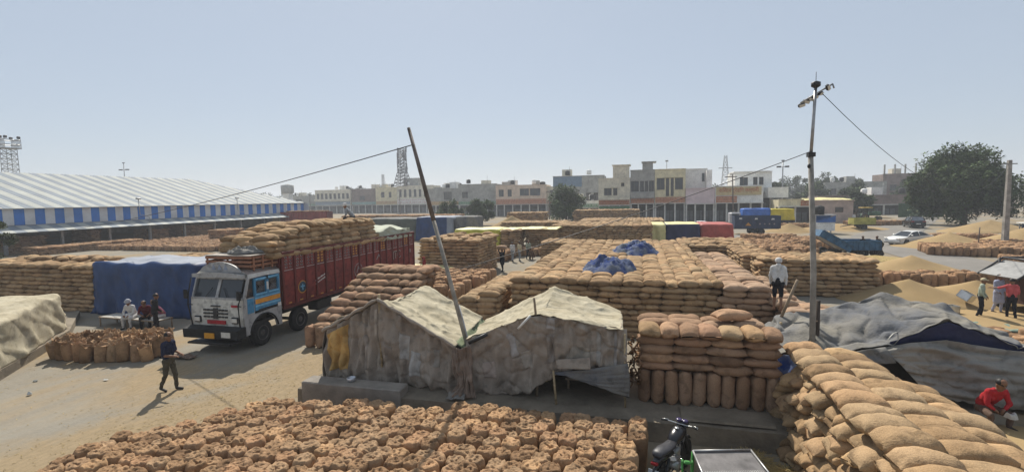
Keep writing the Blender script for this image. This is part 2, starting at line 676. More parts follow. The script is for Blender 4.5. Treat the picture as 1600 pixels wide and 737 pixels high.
# ---------------------------------------------------------------- sacks
def lying_sack(nu, nv, seed, L=0.86, W=0.52, T=0.27, pw=3.6):
    rnd = random.Random(seed)
    ph = rnd.uniform(0, 60)
    bend = rnd.uniform(-0.05, 0.05)
    rings = []
    for i in range(nu + 1):
        t = math.sin(math.pi / 2 * (2 * i / nu - 1))
        a = abs(t)
        w = W / 2 * (1 - (0.10 * a ** 2 if pw < 5 else 0) - 0.12 * a ** 8) * (1 + 0.05 * nz3(t * 1.5, ph, 0))
        h = T / 2 * max((1 - a ** pw), 0) ** 0.62 + 0.012
        ring = []
        for k in range(nv):
            an = 2 * math.pi * k / nv
            c, s = math.cos(an), math.sin(an)
            y = w * math.copysign(abs(c) ** 0.85, c)
            z = h * math.copysign(abs(s) ** 0.8, s)
            if s < 0:
                z *= 0.85
            x = L / 2 * t
            wr = 0.016 * math.sin(k * 2 * math.pi * 3 / nv + ph) * a ** 3
            z += wr + 0.026 * nz3(x * 3 + ph, y * 4, s, 1.3) + 0.011 * nz3(x * 11 + 3 * y, an * 1.3 + ph, 0)
            y += 0.020 * nz3(x * 4, s * 1.5 + ph, c, 1.2) + bend * (1 - a * a) * 0.6
            x += 0.02 * nz3(y * 5, ph, s)
            if a > 0.99:
                x += math.copysign(0.02, t) * abs(c) ** 3      # the sewn corners stick out
            ring.append((x, y, z))
        rings.append(ring)
    mb = MB()
    mb.loft(rings, 0, True, True)
    return mb


def upright_sack(n, seed, H=0.80, Rr=0.235, ruff=1.0, low=False):
    """standing sack, its mouth sewn shut: round puffed shoulders and a flat top full of small puckers and pits"""
    rnd = random.Random(seed)
    ph = rnd.uniform(0, 60)
    prof = [(0.88, 0.0), (1.0, 0.06), (1.03, 0.30), (1.06, 0.58), (1.09, 0.76), (1.10, 0.85), (1.06, 0.93), (0.98, 0.975), (0.89, 0.995),
            (0.80, 1.0), (0.71, 1.0), (0.62, 1.0), (0.53, .995), (0.44, .99), (0.35, .985), (0.26, .98), (0.17, .975), (0.08, .97)]
    if low:
        prof = [(0.9, 0.0), (1.03, 0.3), (1.06, 0.8), (0.92, 0.96), (0.6, 1.0), (0.3, .98), (0.1, .96)]
    lean = (rnd.uniform(-0.05, 0.05), rnd.uniform(-0.05, 0.05))
    n2 = rnd.choice([4, 5, 6, 7])
    p1, p2 = rnd.uniform(0, 6), rnd.uniform(0, 6)
    sa = rnd.uniform(0, 3.14)
    rings = []
    for q, (r, z) in enumerate(prof):
        ring = []
        top = max(0.0, min(1.0, (z - 0.86) / 0.1)) if (q > 4 or (low and q > 2)) else 0.0
        for k in range(n):
            a = 2 * math.pi * k / n
            x, y = math.cos(a) * r, math.sin(a) * r
            sq = 1 + 0.05 * math.cos(4 * a + p1)
            body = 0.035 * math.cos(n2 * a + p2) * min(1, .4 + z) + .02 * nz3(a * 3, z * 4, ph)
            # across the seam the slack cloth puckers
            sx = x * math.cos(sa) + y * math.sin(sa)
            sy = -x * math.sin(sa) + y * math.cos(sa)
            n_a = nz3(sx * 2.9 + ph, sy * 1.6 + .6 * sx, 3)
            n_b = nz3(sx * 4.2 - ph, sy * 3.0, 8)
            pit = max(0.0, n_a + .35 * n_b - .06)
            lump = .5 + n_b
            band = math.exp(-(sy / .62) ** 2)
            dz = ruff * H * (-.30 * pit * band + .055 * lump + .05 * math.exp(-(sy / .16) ** 2) * (.4 + n_a)) * (1 if r < .95 else .35)
            rad = Rr * r * sq * (1 + body + top * ruff * .13 * nz3(x * 2.4 + ph, y * 2.4, 5))
            ring.append((rad * math.cos(a) + lean[0] * z, rad * math.sin(a) + lean[1] * z, H * z + top * dz))
        rings.append(ring)
    mb = MB()
    mb.loft(rings, 0, True, True)
    return mb


def mouth_sack(n, seed, H=0.66, Rr=0.215):
    """standing sack left open: ragged flaps of cloth round the mouth, filled to just below the rim"""
    rnd = random.Random(seed)
    ph = rnd.uniform(0, 60)
    prof = [(0.9, 0.0, 0), (1.0, .06, 0), (1.04, .4, 0), (1.05, .75, 0), (1.02, .92, .15), (1.04, .97, .7), (1.10, 1.0, 1.0), (1.05, 1.0, 1.0), (.96, .95, .6), (.93, .88, .0), (.6, .87, 0), (.2, .89, 0), (.05, .89, 0)]
    lean = (rnd.uniform(-0.07, 0.07), rnd.uniform(-0.07, 0.07))
    p1 = rnd.uniform(0, 6)
    rings = []
    for r, z, fl in prof:
        ring = []
        for k in range(n):
            a = 2 * math.pi * k / n
            g = nz3(math.cos(a) * 1.5 + ph, math.sin(a) * 1.5, 0) + .6 * nz3(math.cos(a) * 3.4, math.sin(a) * 3.4 + ph, 2)
            up = fl * (.04 + .38 * max(-.1, g)) * H
            fold_in = fl * .55 * nz3(math.cos(a) * 1.3 + 9, math.sin(a) * 1.3 + ph, 6)
            rad = Rr * r * (1 + .05 * math.cos(4 * a + p1) + .03 * nz3(a * 2, z * 3, ph) + fold_in)
            ring.append((rad * math.cos(a) + lean[0] * z, rad * math.sin(a) + lean[1] * z, H * z + up))
        rings.append(ring)
    mb = MB()
    mb.loft(rings, 0, True, True)
    return mb


rs = random.Random(11)
NEAR_L = [lying_sack(20, 18, s).mesh('grain_sack', M_jute) for s in range(16)]
NEAR_LP = [lying_sack(20, 18, s + 40).mesh('grain_sack', M_jute_ps) for s in range(6)]
NEAR_U = [upright_sack(36, s + 100, ruff=.8, Rr=0.190, H=.76).mesh('open_sack', M_jute_r) for s in range(14)]
NEAR_UF = [mouth_sack(32, s + 150).mesh('open_sack', M_jute_r) for s in range(9)]
NEAR_UC = [lying_sack(18, 16, s + 60, L=0.84, W=0.42, T=0.38, pw=9).mesh('grain_sack', M_jute_ps) for s in range(4)]
LOW_L = [as_template(lying_sack(8, 10, s)) for s in range(6)]
MID_L = [as_template(lying_sack(14, 14, s)) for s in range(7)]
LOW_U = [as_template(upright_sack(10, s + 200, low=True, ruff=1.0)) for s in range(6)]


def place(name, meshes, M, label, cat, group):
    o = bpy.data.objects.new(name, rs.choice(meshes))
    COL.objects.link(o)
    o.matrix_world = M
    return tag(o, label, cat, group)


NTH = 'first second third fourth fifth sixth seventh eighth ninth tenth eleventh twelfth thirteenth fourteenth fifteenth sixteenth seventeenth eighteenth nineteenth twentieth'.split()


def nth(objs, key, text):
    """give each of a row of alike sacks its own label by counting along the row"""
    for i, o in enumerate(sorted(objs, key=key)):
        if i < 20:
            o['label'] = text % NTH[i]


def TM(x, y, z, rz=0, rx=0, ry=0, s=(1, 1, 1)):
    return (Matrix.Translation((x, y, z)) @ Matrix.Rotation(rz, 4, 'Z') @ Matrix.Rotation(ry, 4, 'Y')
            @ Matrix.Rotation(rx, 4, 'X') @ Matrix.Diagonal((*s, 1)))


def jit(M, a=0.06):
    return M @ TM(rs.uniform(-.02, .02), rs.uniform(-.02, .02), rs.uniform(-.012, .012), rs.uniform(-a, a),
                  rs.uniform(-a, a) * 0.8, rs.uniform(-a, a) * 0.5,
                  (rs.uniform(.93, 1.06), rs.uniform(.93, 1.08), rs.uniform(.90, 1.12)))


def stack_items(x0, x1, y0, y1, z0, nl, lh=0.222, faces='fblr', top=True, end_p=0.3, ragged=0.0, colpat=None, batter=0.0,
                toplen='mix', L=0.80, W=0.46):
    """placements of the visible sacks of a stack: front (low y), back, left, right faces and the whole top layer"""
    out = []
    def run(a, b, fn, k):
        p = a + rs.uniform(-0.25, 0.05) * (k % 2)
        while p < b - 0.2:
            endon = rs.random() < end_p
            w = (W if endon else L) * rs.uniform(0.93, 1.05)
            w = min(w, b - p + 0.08)
            out.append((fn(p + w / 2, endon, w), k))
            p += w
    for k in range(nl):
        z = z0 + lh * (k + 0.5)
        bt = batter * k
        istop = k == nl - 1 and top
        if istop:
            break
        jy = rs.uniform(-ragged, ragged)
        if 'f' in faces:
            run(x0 + bt, x1 - bt, lambda c, e, w: jit(TM(c, y0 + bt + (0.41 if e else 0.25) + rs.uniform(-ragged, ragged), z,
                math.pi / 2 if e else 0, s=((1.0, w / W, 1) if e else (w / L, 1, 1)))), k)
        if 'b' in faces:
            run(x0 + bt, x1 - bt, lambda c, e, w: jit(TM(c, y1 - bt - (0.41 if e else 0.25), z,
                math.pi / 2 if e else 0, s=((1.0, w / W, 1) if e else (w / L, 1, 1)))), k)
        if 'l' in faces:
            run(y0 + 0.4, y1 - 0.3, lambda c, e, w: jit(TM(x0 + bt + (0.41 if e else 0.25) + rs.uniform(-ragged, ragged), c, z,
                0 if e else math.pi / 2, s=((1.0, w / W, 1) if e else (w / L, 1, 1)))), k)
        if 'r' in faces:
            run(y0 + 0.4, y1 - 0.3, lambda c, e, w: jit(TM(x1 - bt - (0.41 if e else 0.25) - rs.uniform(-ragged, ragged), c, z,
                0 if e else math.pi / 2, s=((1.0, w / W, 1) if e else (w / L, 1, 1)))), k)
    if top:
        z = z0 + lh * (nl - 0.5)
        bt = batter * nl
        x = x0 + bt
        i = 0
        while x < x1 - bt - 0.2:
            along = (colpat[i % len(colpat)] if colpat else rs.random() < 0.6)
            w = min((L if along else W) * rs.uniform(0.97, 1.03), x1 - bt - x + 0.1)
            y = y0 + bt + rs.uniform(-0.05, 0.05)
            while y < y1 - 0.15:
                d = (W if along else L) * rs.uniform(0.92, 1.06)
                M = TM(x + w / 2, y + d / 2, z + rs.uniform(-0.03, 0.055), 0 if along else math.pi / 2,
                       s=((w / L, d / W, 1.08) if along else (d / L, w / W, 1.08)))
                out.append((jit(M, 0.08), nl - 1))
                y += d
            x += w
            i += 1
    return out


def core(mb, x0, x1, y0, y1, z0, z1, ins=0.33):
    mb.box((x0 + ins, y0 + ins, z0), (x1 - ins, y1 - ins, z1 - 0.23))


def sack_mass(name, label, items, m=None, templ=None, cores=()):
    """many small sacks that read as one mass"""
    templ = templ or LOW_L
    its = [(rs.randrange(len(templ)), M, rs.random()) for M, k in items]
    if cores:
        cb = MB()
        for c in cores:
            core(cb, *c)
        templ = list(templ) + [as_template(cb)]
        its.append((len(templ) - 1, Matrix.Identity(4), 0.0))
    o = merged(name, templ, its, m or M_jute_s)
    return tag(o, label, 'sacks', kind='stuff')


# --- big main stack: front face and the nearest top rows are single sacks, the rest one mass
it = stack_items(-5.2, 2.95, 19.4, 38.2, 0.0, 10, 0.228, 'flr', colpat=[1, 0, 1, 1, 0, 1, 0, 1, 1, 0])
near = [(M, k) for M, k in it if (k >= 4 and M.translation.y < 20.35)]
near.sort(key=lambda q: q[0].translation.y)
front = [q for q in near if q[0].translation.y < 20.3 and not (q[0].translation.x < -1.2 and q[1] < 7) and not (q[0].translation.x > 0.2 and q[1] < 5)]
ROWS = {}
for M, k in front:
    ROWS.setdefault(k, []).append(place('grain_sack', NEAR_L, M, 'plump jute grain sack in the front face of the big central stack', 'sack',
          'sacks at the front of the big central stack'))
for k, row in ROWS.items():
    if k == 9:
        row = [o for o in row if o.location.y < 19.85]
    nth(row, lambda o: -o.location.x, '%s sack from the right in the ' + {9: 'top', 8: 'second highest', 7: 'third highest', 6: 'fourth highest', 5: 'fifth highest', 4: 'sixth highest'}[k] + ' front course of the big stack')
ids = {id(q) for q in front}
sack_mass('stacked_sacks', 'tight rows of plump jute sacks covering the top of the big central stack',
          [q for q in it if id(q) not in ids], templ=MID_L, cores=[(-5.2, 2.95, 19.4, 38.2, 0.0, 2.28, 0.36)])

# --- second, pinkish stack beside it with a low step on the right
it = stack_items(3.05, 4.75, 19.1, 30.2, 0.0, 10, 0.225, 'flr', colpat=[1, 1])
sack_mass('pinkish_stacked_sacks', 'narrow stack of pinkish jute sacks right of the big central stack', it, M_jute_p, MID_L,
          [(3.05, 4.75, 19.1, 30.2, 0, 2.25)])
it = stack_items(4.85, 6.5, 17.6, 19.9, 0.0, 7, 0.225, 'flr') + stack_items(4.9, 6.2, 20.1, 27.5, 0.0, 6, 0.225, 'fr', ragged=.12)
it += [(jit(TM(5.0, 19.0, 1.68, 0.3)), 8), (jit(TM(5.2, 19.9, 1.7, 0.1)), 8), (jit(TM(5.1, 20.6, 1.85, -.2)), 8)]
sack_mass('step_of_sacks', 'stepped heap of jute sacks under the man in white', it, M_jute_p, MID_L,
          [(4.85, 6.5, 17.6, 19.9, 0, 1.55), (4.9, 6.2, 20.1, 27.5, 0, 1.3)])

# --- front stack on the platform: standing sacks at the bottom, lying ones above
G1 = 'sacks of the neat front stack on the platform'
LB1 = 'brown sack lying in the neat front stack on the platform edge'
x = 0.12
ROW = []
for i in range(10):
    M = TM(x, 12.35 + rs.uniform(-.03, .03), 0.5 + 0.40, rs.uniform(-.1, .1), 0, math.pi / 2 + rs.uniform(-.06, .06), (1.0, .86, .86))
    ROW.append(place('grain_sack', NEAR_UC, M, 'brown sack standing upright in the bottom row of the front stack', 'sack',
          'standing sacks under the front stack'))
    x += 0.325
nth(ROW, lambda o: o.location.x, '%s from the left of the upright brown sacks under the front stack')
COURSE = ['lowest lying course', 'second lying course', 'third lying course', 'fourth lying course', 'bulging top front row']
for k in range(5):
    ROW = []
    z = 0.5 + 0.82 + 0.212 * (k + 0.5)
    x = 0.0 + (k % 2) * -0.04
    while x < 3.05:
        w = rs.uniform(0.72, 0.90)
        if k == 4:
            w = rs.uniform(0.44, 0.52)
        w = min(w, 3.2 - x)
        if k < 4:
            ROW.append(place('grain_sack', NEAR_LP, jit(TM(x + w / 2, 12.42, z, 0, s=(w / 0.80, 1.05, 0.98))), LB1, 'sack', G1))
        else:
            ROW.append(place('grain_sack', NEAR_LP if rs.random() < .6 else NEAR_L, jit(TM(x + w / 2, 12.40, z + 0.01, math.pi / 2, s=(0.95, w / .47, 1.15)), .1), LB1, 'sack', G1))
        x += w
    nth(ROW, lambda o: o.location.x, '%s sack from the left in the ' + COURSE[k] + ' of the front stack')
    for y in (13.0, 13.6):
        for xx in (0.3, 2.85):
            place('grain_sack', NEAR_LP, jit(TM(xx, y, z, math.pi / 2)), 'brown sack in the side face of the neat front stack', 'sack', G1) if k in (1, 2, 3) else None
for y, lb in ((13.05, '%s sack from the left, second top row of the front stack'), (13.55, '%s sack from the left, rearmost top row of the front stack')):
    nth([place('grain_sack', NEAR_LP, jit(TM(x, y, 0.5 + 0.82 + 0.212 * 4.5, 0), .08), LB1, 'sack', G1) for x in (0.4, 1.15, 1.95, 2.6)], lambda o: o.location.x, lb)
place('grain_sack', NEAR_LP, jit(TM(2.25, 13.1, 2.55, 0.35)), 'single loose sack lying highest on the front stack', 'sack', G1)
mb = MB()
mb.box((0.15, 12.5, 0.5), (3.0, 13.9, 2.2))
tag(mb.build('sack_core', M_jute_rs), 'inner sacks showing through the gaps of the neat front stack', 'sacks', kind='stuff')

# --- near right stack, running towards the camera
G2 = 'sacks of the near right corner stack'
LB2 = 'jute sack end jutting from the left face of the right foreground stack'
for k in range(8):
    z = 0.225 * (k + 0.5)
    xo = 3.02 + 0.045 * k
    y = 6.6 + rs.uniform(-.3, 0)
    while y < 12.1:
        if y > 5.0:
            w = rs.choice([0.34, 0.40, 0.38, 0.44])
            tw = rs.uniform(-.28, .28)
            place('grain_sack', NEAR_L, TM(xo + 0.38 + rs.uniform(-.17, .10), y + w / 2, z + rs.uniform(-.02, .03), tw, rs.uniform(-.3, .3),
                                           rs.uniform(-.42, .02), (0.98, w / .44, 1.05)), LB2, 'sack', G2)
        y += w
y = 6.2
TA, TB, TC = [], [], []
while y < 12.5:
    d = rs.uniform(0.46, 0.54)
    r_ = rs.uniform(-.06, .06)
    TA.append(place('grain_sack', NEAR_L, jit(TM(3.72, y + d / 2, 1.93 + rs.uniform(0, .05), r_ + rs.choice([0, 0, .12]), s=(0.93, d / .47, 1.3)), .1), LB2, 'sack', G2))
    TB.append(place('grain_sack', NEAR_L, jit(TM(4.50, y + d / 2 + rs.uniform(-.1, .1), 1.86 + rs.uniform(-.02, .04), r_, ry=0.06, s=(1.05, d / .47, 1.25)), .1), LB2, 'sack', G2))
    if y < 10.8:
        TC.append(place('grain_sack', NEAR_L, jit(TM(5.22 + rs.uniform(-.08, .1), y + d / 2, 1.68 + rs.uniform(-.08, .05), r_, ry=0.16, s=(0.95, d / .47, 1.2)), .12), LB2, 'sack', G2))
    y += d
nth(TA, lambda o: -o.location.y, '%s sack from the far end, left top row of the right foreground stack')
nth(TB, lambda o: -o.location.y, '%s sack from the far end, middle top row of the right foreground stack')
nth(TC, lambda o: -o.location.y, '%s sack from the far end, right top row of the right foreground stack')
mb = MB()
mb.box((3.75, 6.1, 0), (5.5, 12.2, 1.55))
tag(mb.build('sack_core', M_jute_s), 'inner sacks showing through the gaps of the right foreground stack', 'sacks', kind='stuff')

# --- stack left of the tents, stepped, two standing sacks at its corner
G3 = 'sacks of the stepped stack by the left tent'
LB3 = 'brown jute sack in the stepped stack between truck and left tent'
for i in range(2):
    place('grain_sack', NEAR_UC, TM(-12.35 + .46 * i, 15.95, 0.42, rs.uniform(-.2, .2), 0, math.pi / 2, (1, .95, 1)),
          ['left', 'right'][i] + ' one of two brown sacks standing upright at the stepped stack corner', 'sack', 'standing sacks by the stepped stack')
for k in range(12):
    z = 0.225 * (k + 0.5)
    yf = 16.0 + max(0, k - 3) * 0.34
    xl = -12.6 + 0.08 * k + (0.9 if k < 3 else 0)
    xr = -8.9 + 0.03 * k
    x = xl
    ROW = []
    while x < xr - .3:
        e = rs.random() < 0.45
        w = 0.48 if e else 0.80
        if not (k < 3 and x > -10.5):
            ROW.append(place('grain_sack', NEAR_LP, jit(TM(x + w / 2, yf + (0.4 if e else .25), z, math.pi / 2 if e else 0, s=(1.05, 1.05, 1.1)), .12), LB3, 'sack', G3))
        x += w
    nth(ROW, lambda o: o.location.x, '%s sack from the left in the ' + NTH[11 - k] + ' course from the top, stepped stack by truck')
    if k >= 8:
        for y in (yf + .75,):
            x = xl
            while x < xr - .3:
                place('grain_sack', NEAR_LP, jit(TM(x + .4, y + .2, z, 0, s=(1.05, 1.05, 1.1)), .12), LB3, 'sack', G3)
                x += .8
mb = MB()
for k in range(1, 11):
    mb.box((-12.1, 16.5 + max(0, k - 3) * .34, 0.225 * (k - 1)), (-9.2, 20.6, 0.225 * k - 0.003))
tag(mb.build('sack_core', M_jute_rs), 'inner sacks showing through the gaps of the stepped stack by the truck', 'sacks', kind='stuff')

# --- slumped pile between the tents and the big stack
G4 = 'sacks slumped left of the big stack'
LB4 = 'round jute sack slumped in the heap left of the big central stack'
for k in range(8):
    z = 0.225 * (k + .5)
    for j in range(12):
        y = 18.6 + 0.47 * j + rs.uniform(-.05, .05) + 0.05 * k
        place('grain_sack', NEAR_L, jit(TM(-6.0 + rs.uniform(-.08, .08), y, z, 0, s=(1, 1, 1.1)), .15), LB4, 'sack', G4) if (k == 7 or j < 1) else None
        if (k == 6) or (j == 0 and k < 6):
            place('grain_sack', NEAR_L, jit(TM(-6.8 + rs.uniform(-.1, .1), y, z, rs.choice([0, 0, .4]), s=(1, 1, 1.1)), .15), LB4, 'sack', G4)
it = stack_items(-7.2, -5.6, 18.8, 24.4, 0, 7, faces='flr', top=False)
sack_mass('slumped_sacks', 'side layers of the sack heap between left tent and big stack', it, M_jute_s, MID_L, [(-7.2, -5.6, 18.6, 24.4, 0, 1.7)])

# --- foreground field of open standing sacks
G5 = 'standing sacks filling the foreground'
LB5 = 'brown jute sack with puckered sewn top standing in the crowded foreground field'
y = 5.4
row = 0
while y < 10.6:
    left = float(np.interp(y, [5.0, 6.0, 6.9, 7.6, 8.2, 8.8, 9.5, 9.9, 10.6], [-10.5, -10.6, -10.75, -10.5, -10.0, -9.4, -9.0, -8.7, -3.2])) + rs.uniform(-.15, .15)
    x = left + (row % 2) * 0.1
    while x < 0.0:
        tx, ty = x + rs.uniform(-.03, .03), y + rs.uniform(-.03, .03)
        dz = -math.sin(R(14.7)) * tx + math.cos(R(14.7)) * ty      # only where the picture shows the field
        if dz > 7.45:
            s = rs.uniform(.95, 1.05)
            place('standing_sack', NEAR_U, TM(tx, ty, 0.0, rs.uniform(0, 6.28), rs.uniform(-.06, .06), rs.uniform(-.06, .06), (s, s * rs.uniform(.92, 1.06), rs.uniform(.94, 1.06))), LB5, 'sack', G5)
        x += 0.378
    y += 0.362
    row += 1

# --- small field by the bench
G6 = 'open sacks standing by the bench'
LB6 = 'open brown sack with flapping top in the small cluster before the bench'
n_ = 0
for j in range(5):
    for i in range(10):
        x = -20.9 + 0.41 * i - 0.12 * j + rs.uniform(-.06, .06)
        y = 12.75 + 0.11 * max(0, i - 4) + 0.40 * j + rs.uniform(-.06, .06)
        if (i > 8 and j > 2) or (i < 1 and j > 3):
            continue
        s = rs.uniform(.92, 1.06)
        place('open_sack', NEAR_UF, TM(x, y, 0, rs.uniform(0, 6.3), rs.uniform(-.14, .14), rs.uniform(-.14, .14), (s, s, s * rs.uniform(.86, 1.0))), LB6, 'sack', G6)

# --- stacks further off, each one mass
def far_stack(label, x0, x1, y0, y1, nl, z0=0.0, m=None, faces='flr', ragged=0.06, top=True, name='stacked_sacks', templ=None, extra=None, lh=0.225):
    it = stack_items(x0, x1, y0, y1, z0, nl, lh, faces, top=top, ragged=ragged)
    if extra:
        it += extra
    return sack_mass(name, label, it, m, templ, [(x0, x1, y0, y1, z0, z0 + nl * lh)])


def loose(x0, x1, y0, y1, z, n):
    return [(jit(TM(rs.uniform(x0, x1), rs.uniform(y0, y1), z, rs.uniform(0, 3.1)), .15), 9) for _ in range(n)]


far_stack('long tall wall of jute sacks at the left behind the grey covered stack', -37.5, -27.6, 18.7, 21.6, 11, templ=MID_L, extra=loose(-36, -28, 20.2, 21.0, 2.6, 16))
far_stack('brown sack wall running behind the blue covered stack', -27.4, -21.5, 22.4, 24.5, 11)
far_stack('tall stack of sacks standing behind the rear of the red truck', -15.7, -11.2, 32.8, 38.4, 12, ragged=.05, extra=loose(-15.2, -11.7, 33, 38, 2.8, 12), templ=MID_L)
far_stack('dark sack stack under the end of the yellow sheet', -13.2, -11.5, 46.0, 49.5, 11)
far_stack('sack wall under the thin yellow sheet left of centre', -11.2, -8.0, 48.0, 51.0, 11)
far_stack('low sack pile against the far left corner of the big stack', -8.2, -5.6, 41.0, 44.5, 8)
far_stack('long pale sack stack just behind the big central stack', -9.0, 1.2, 50.2, 58.0, 12, ragged=.15)
far_stack('loose sack pile behind the pinkish stack', 3.2, 8.4, 39.0, 46.0, 8, ragged=.15, extra=loose(3.5, 7.5, 39.5, 45, 1.85, 20))
far_stack('long sack wall behind the pole on the right', 6.6, 12.2, 29.3, 32.6, 9, templ=MID_L)
far_stack('sack wall end running back behind the man in white', 6.3, 8.2, 32.9, 40.0, 8)
far_stack('small sack stack standing alone in the left sack field', -60.6, -57.6, 57.0, 60.5, 8, m=M_jute_rs)
far_stack('brown sack rows far behind the yellow sheet', -20.0, -10.5, 70.0, 76.0, 9)
far_stack('long brown sack rows in front of the round tree', -9.0, 3.5, 74.0, 84.0, 9, ragged=.2)
far_stack('dark sack stacks before the green roadside shop', -12.0, 0.0, 92.0, 97.0, 14, ragged=.2)
far_stack('tall sack heap left of the round tree', -24.0, -17.0, 88.0, 93.0, 13, ragged=.2)
far_stack('distant dark sack row across the left yard', -52.0, -28.0, 76.0, 80.0, 9, ragged=.2, m=M_jute_rs)
far_stack('distant brown sack row behind the tarpaulins', -62.0, -36.0, 92.0, 98.0, 11, ragged=.2, m=M_jute_rs)


def upright_mass(label, pts, m=None, name='open_sacks', h=1.0):
    its = [(rs.randrange(len(LOW_U)), TM(x + rs.uniform(-.06, .06), y + rs.uniform(-.06, .06), 0, rs.uniform(0, 6.3), rs.uniform(-.08, .08),
            rs.uniform(-.08, .08), (1.06, 1.06, h * rs.uniform(.9, 1.1))), rs.random()) for x, y in pts]
    return tag(merged(name, LOW_U, its, m or M_jute_rs), label, 'sacks', kind='stuff')


def gridpts(x0, x1, y0, y1, sx=0.47, sy=0.47, keep=1.0):
    return [(x, y) for y in np.arange(y0, y1, sy) for x in np.arange(x0, x1, sx) if rs.random() < keep]


def ringpts(cx, cy, rx, ry, rows, a0=0, a1=360, step=0.47):
    out = []
    for k in range(rows):
        L_ = 2 * math.pi * math.sqrt(((rx - k * .46) ** 2 + (ry - k * .46) ** 2) / 2) * abs(a1 - a0) / 360
        n = int(L_ / step)
        for i in range(n):
            a = R(a0 + (a1 - a0) * i / n)
            out.append((cx + (rx - k * .46) * math.cos(a), cy + (ry - k * .46) * math.sin(a)))
    return out


upright_mass('wide reddish field of open sacks in front of the striped shed', gridpts(-68, -43, 46, 64, .56, .56, .9), h=.75)
upright_mass('cluster of open sacks behind the stepped stack and tent', gridpts(-13.4, -9.4, 27.6, 31.4, keep=.8))
upright_mass('open sacks round the yellow sheet by the red porter', gridpts(-12.4, -10.9, 31.6, 35.2) + gridpts(-13.6, -9.6, 24.6, 27.2, keep=.6))
upright_mass('row of open sacks in the lane left of the walking figures', gridpts(-14.0, -11.3, 41.6, 45.2))
upright_mass('open sacks in front of the yellow sheeted wall', gridpts(-11.6, -7.6, 45.9, 47.8))
upright_mass('low row of open sacks beside the dark blue trailer', gridpts(12.3, 17.6, 63.2, 65.0))
upright_mass('brown field of open sacks behind the tipped blue trailer', gridpts(9.2, 15.0, 47.5, 58.0, keep=.85) + gridpts(15, 19.5, 54.5, 62, .6, .6, .8))
upright_mass('ring of open sacks round the grain heaps on the right roadside', [p for k in range(9) for p in [(24.6 + .47 * i + .12 * k, 49.9 + .46 * k - .05 * i) for i in range(30)]]
             + gridpts(31, 39, 53, 58, keep=.7))
upright_mass('long double row of open sacks along the lower road edge', [(12.9 + .46 * i, 33.2 + .42 * j + .02 * i) for i in range(14) for j in range(4)] + [(19 + .3 * i - .0, 33.4 + .45 * j) for i in range(3) for j in range(3)])
upright_mass('short block of open sacks by the road at the right edge', gridpts(26.0, 31, 41.8, 44.0))
upright_mass('far row of open sacks in front of the tractor', gridpts(34.5, 45, 94.5, 96.2) + gridpts(22, 27.0, 86, 88))
upright_mass('row of open sacks on the verge beyond the white car', gridpts(31.5, 38, 64.5, 65.9))
upright_mass('open sacks lying near the green ground sheet', gridpts(11.6, 15.5, 19.8, 22.6, .5, .5, .8), h=.5)
# ---------------------------------------------------------------- tents and tarpaulins
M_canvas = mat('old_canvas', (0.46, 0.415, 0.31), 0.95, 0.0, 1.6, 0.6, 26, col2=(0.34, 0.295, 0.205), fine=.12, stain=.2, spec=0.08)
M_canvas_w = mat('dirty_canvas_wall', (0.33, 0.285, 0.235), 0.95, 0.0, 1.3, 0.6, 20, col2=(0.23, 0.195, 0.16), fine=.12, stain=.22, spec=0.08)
M_patch = mat('yellowed_plastic', (0.40, 0.25, 0.085), 0.6, 0.35, 2.5, 0.3, 12)
M_greencl = mat('dull_green_cloth', (0.16, 0.19, 0.11), 0.9, 0.3, 2, 0.3, 20)
M_bluetarp = mat('blue_tarpaulin', (0.012, 0.04, 0.125), 0.55, 0.3, 1.2, 0.25, 14, spec=0.35)
M_navy = mat('navy_tarpaulin', (0.018, 0.024, 0.07), 0.6, 0.3, 1.2, 0.25, 14)
M_greytarp = mat('grey_tarpaulin', (0.225, 0.205, 0.165), 0.92, 0.0, 0.7, 0.6, 18, col2=(0.10, 0.108, 0.125), fine=.1, stain=.25)
M_paletarp = mat('pale_tarpaulin', (0.46, 0.45, 0.36), 0.85, 0.2, 0.9, 0.35, 14)
M_yellow = mat('yellow_sheet', (0.46, 0.44, 0.06), 0.6, 0.25, 1.0, 0.2, 14)
M_pyellow = mat('pale_yellow_sheet', (0.62, 0.56, 0.26), 0.6, 0.2, 1.0, 0.2, 14)
M_redtarp = mat('red_tarpaulin', (0.36, 0.075, 0.06), 0.6, 0.25, 1.0, 0.3, 14)
M_bamboo = mat('bamboo', (0.34, 0.26, 0.15), 0.7, 0.35, 14, 0.3, 40)
M_brown = mat('brown_sackcloth', (0.17, 0.115, 0.085), 0.95, 0.35, 4, 0.5, 30)


def tri_lerp(a, b, c, u):
    return tuple(np.array(a) * (1 - 2 * u) + np.array(b) * 2 * u) if u < .5 else tuple(np.array(b) * (2 - 2 * u) + np.array(c) * (2 * u - 1))


# left tent
t = thing('tent', 'grey canvas ridge tent with yellowed plastic panel at its left corner', 'tent', (0, 0, 0))
FL, FP, FR = (-8.75, 11.85, 1.92), (-6.97, 11.85, 2.90), (-4.70, 11.80, 1.72)
BL, BP, BR = (-9.0, 15.2, 1.75), (-7.0, 15.0, 2.72), (-4.95, 14.9, 1.74)
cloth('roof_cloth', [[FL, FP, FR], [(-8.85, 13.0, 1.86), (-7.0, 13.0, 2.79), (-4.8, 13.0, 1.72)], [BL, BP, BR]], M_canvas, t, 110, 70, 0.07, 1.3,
      seed=1, sag=0.14, crease=0.04, wr=.045, wrn=9, wrdir='u')
def wall_rows(top, base_z, bulge=0.12, n=7, yb=None):
    rows = []
    for k in range(n):
        f = k / (n - 1)
        row = []
        for i, p in enumerate(top):
            bz = base_z[i] if isinstance(base_z, list) else base_z
            row.append((p[0], p[1] - bulge * math.sin(math.pi * f * .8) * f, p[2] * (1 - f) + bz * f))
        rows.append(row)
    return rows
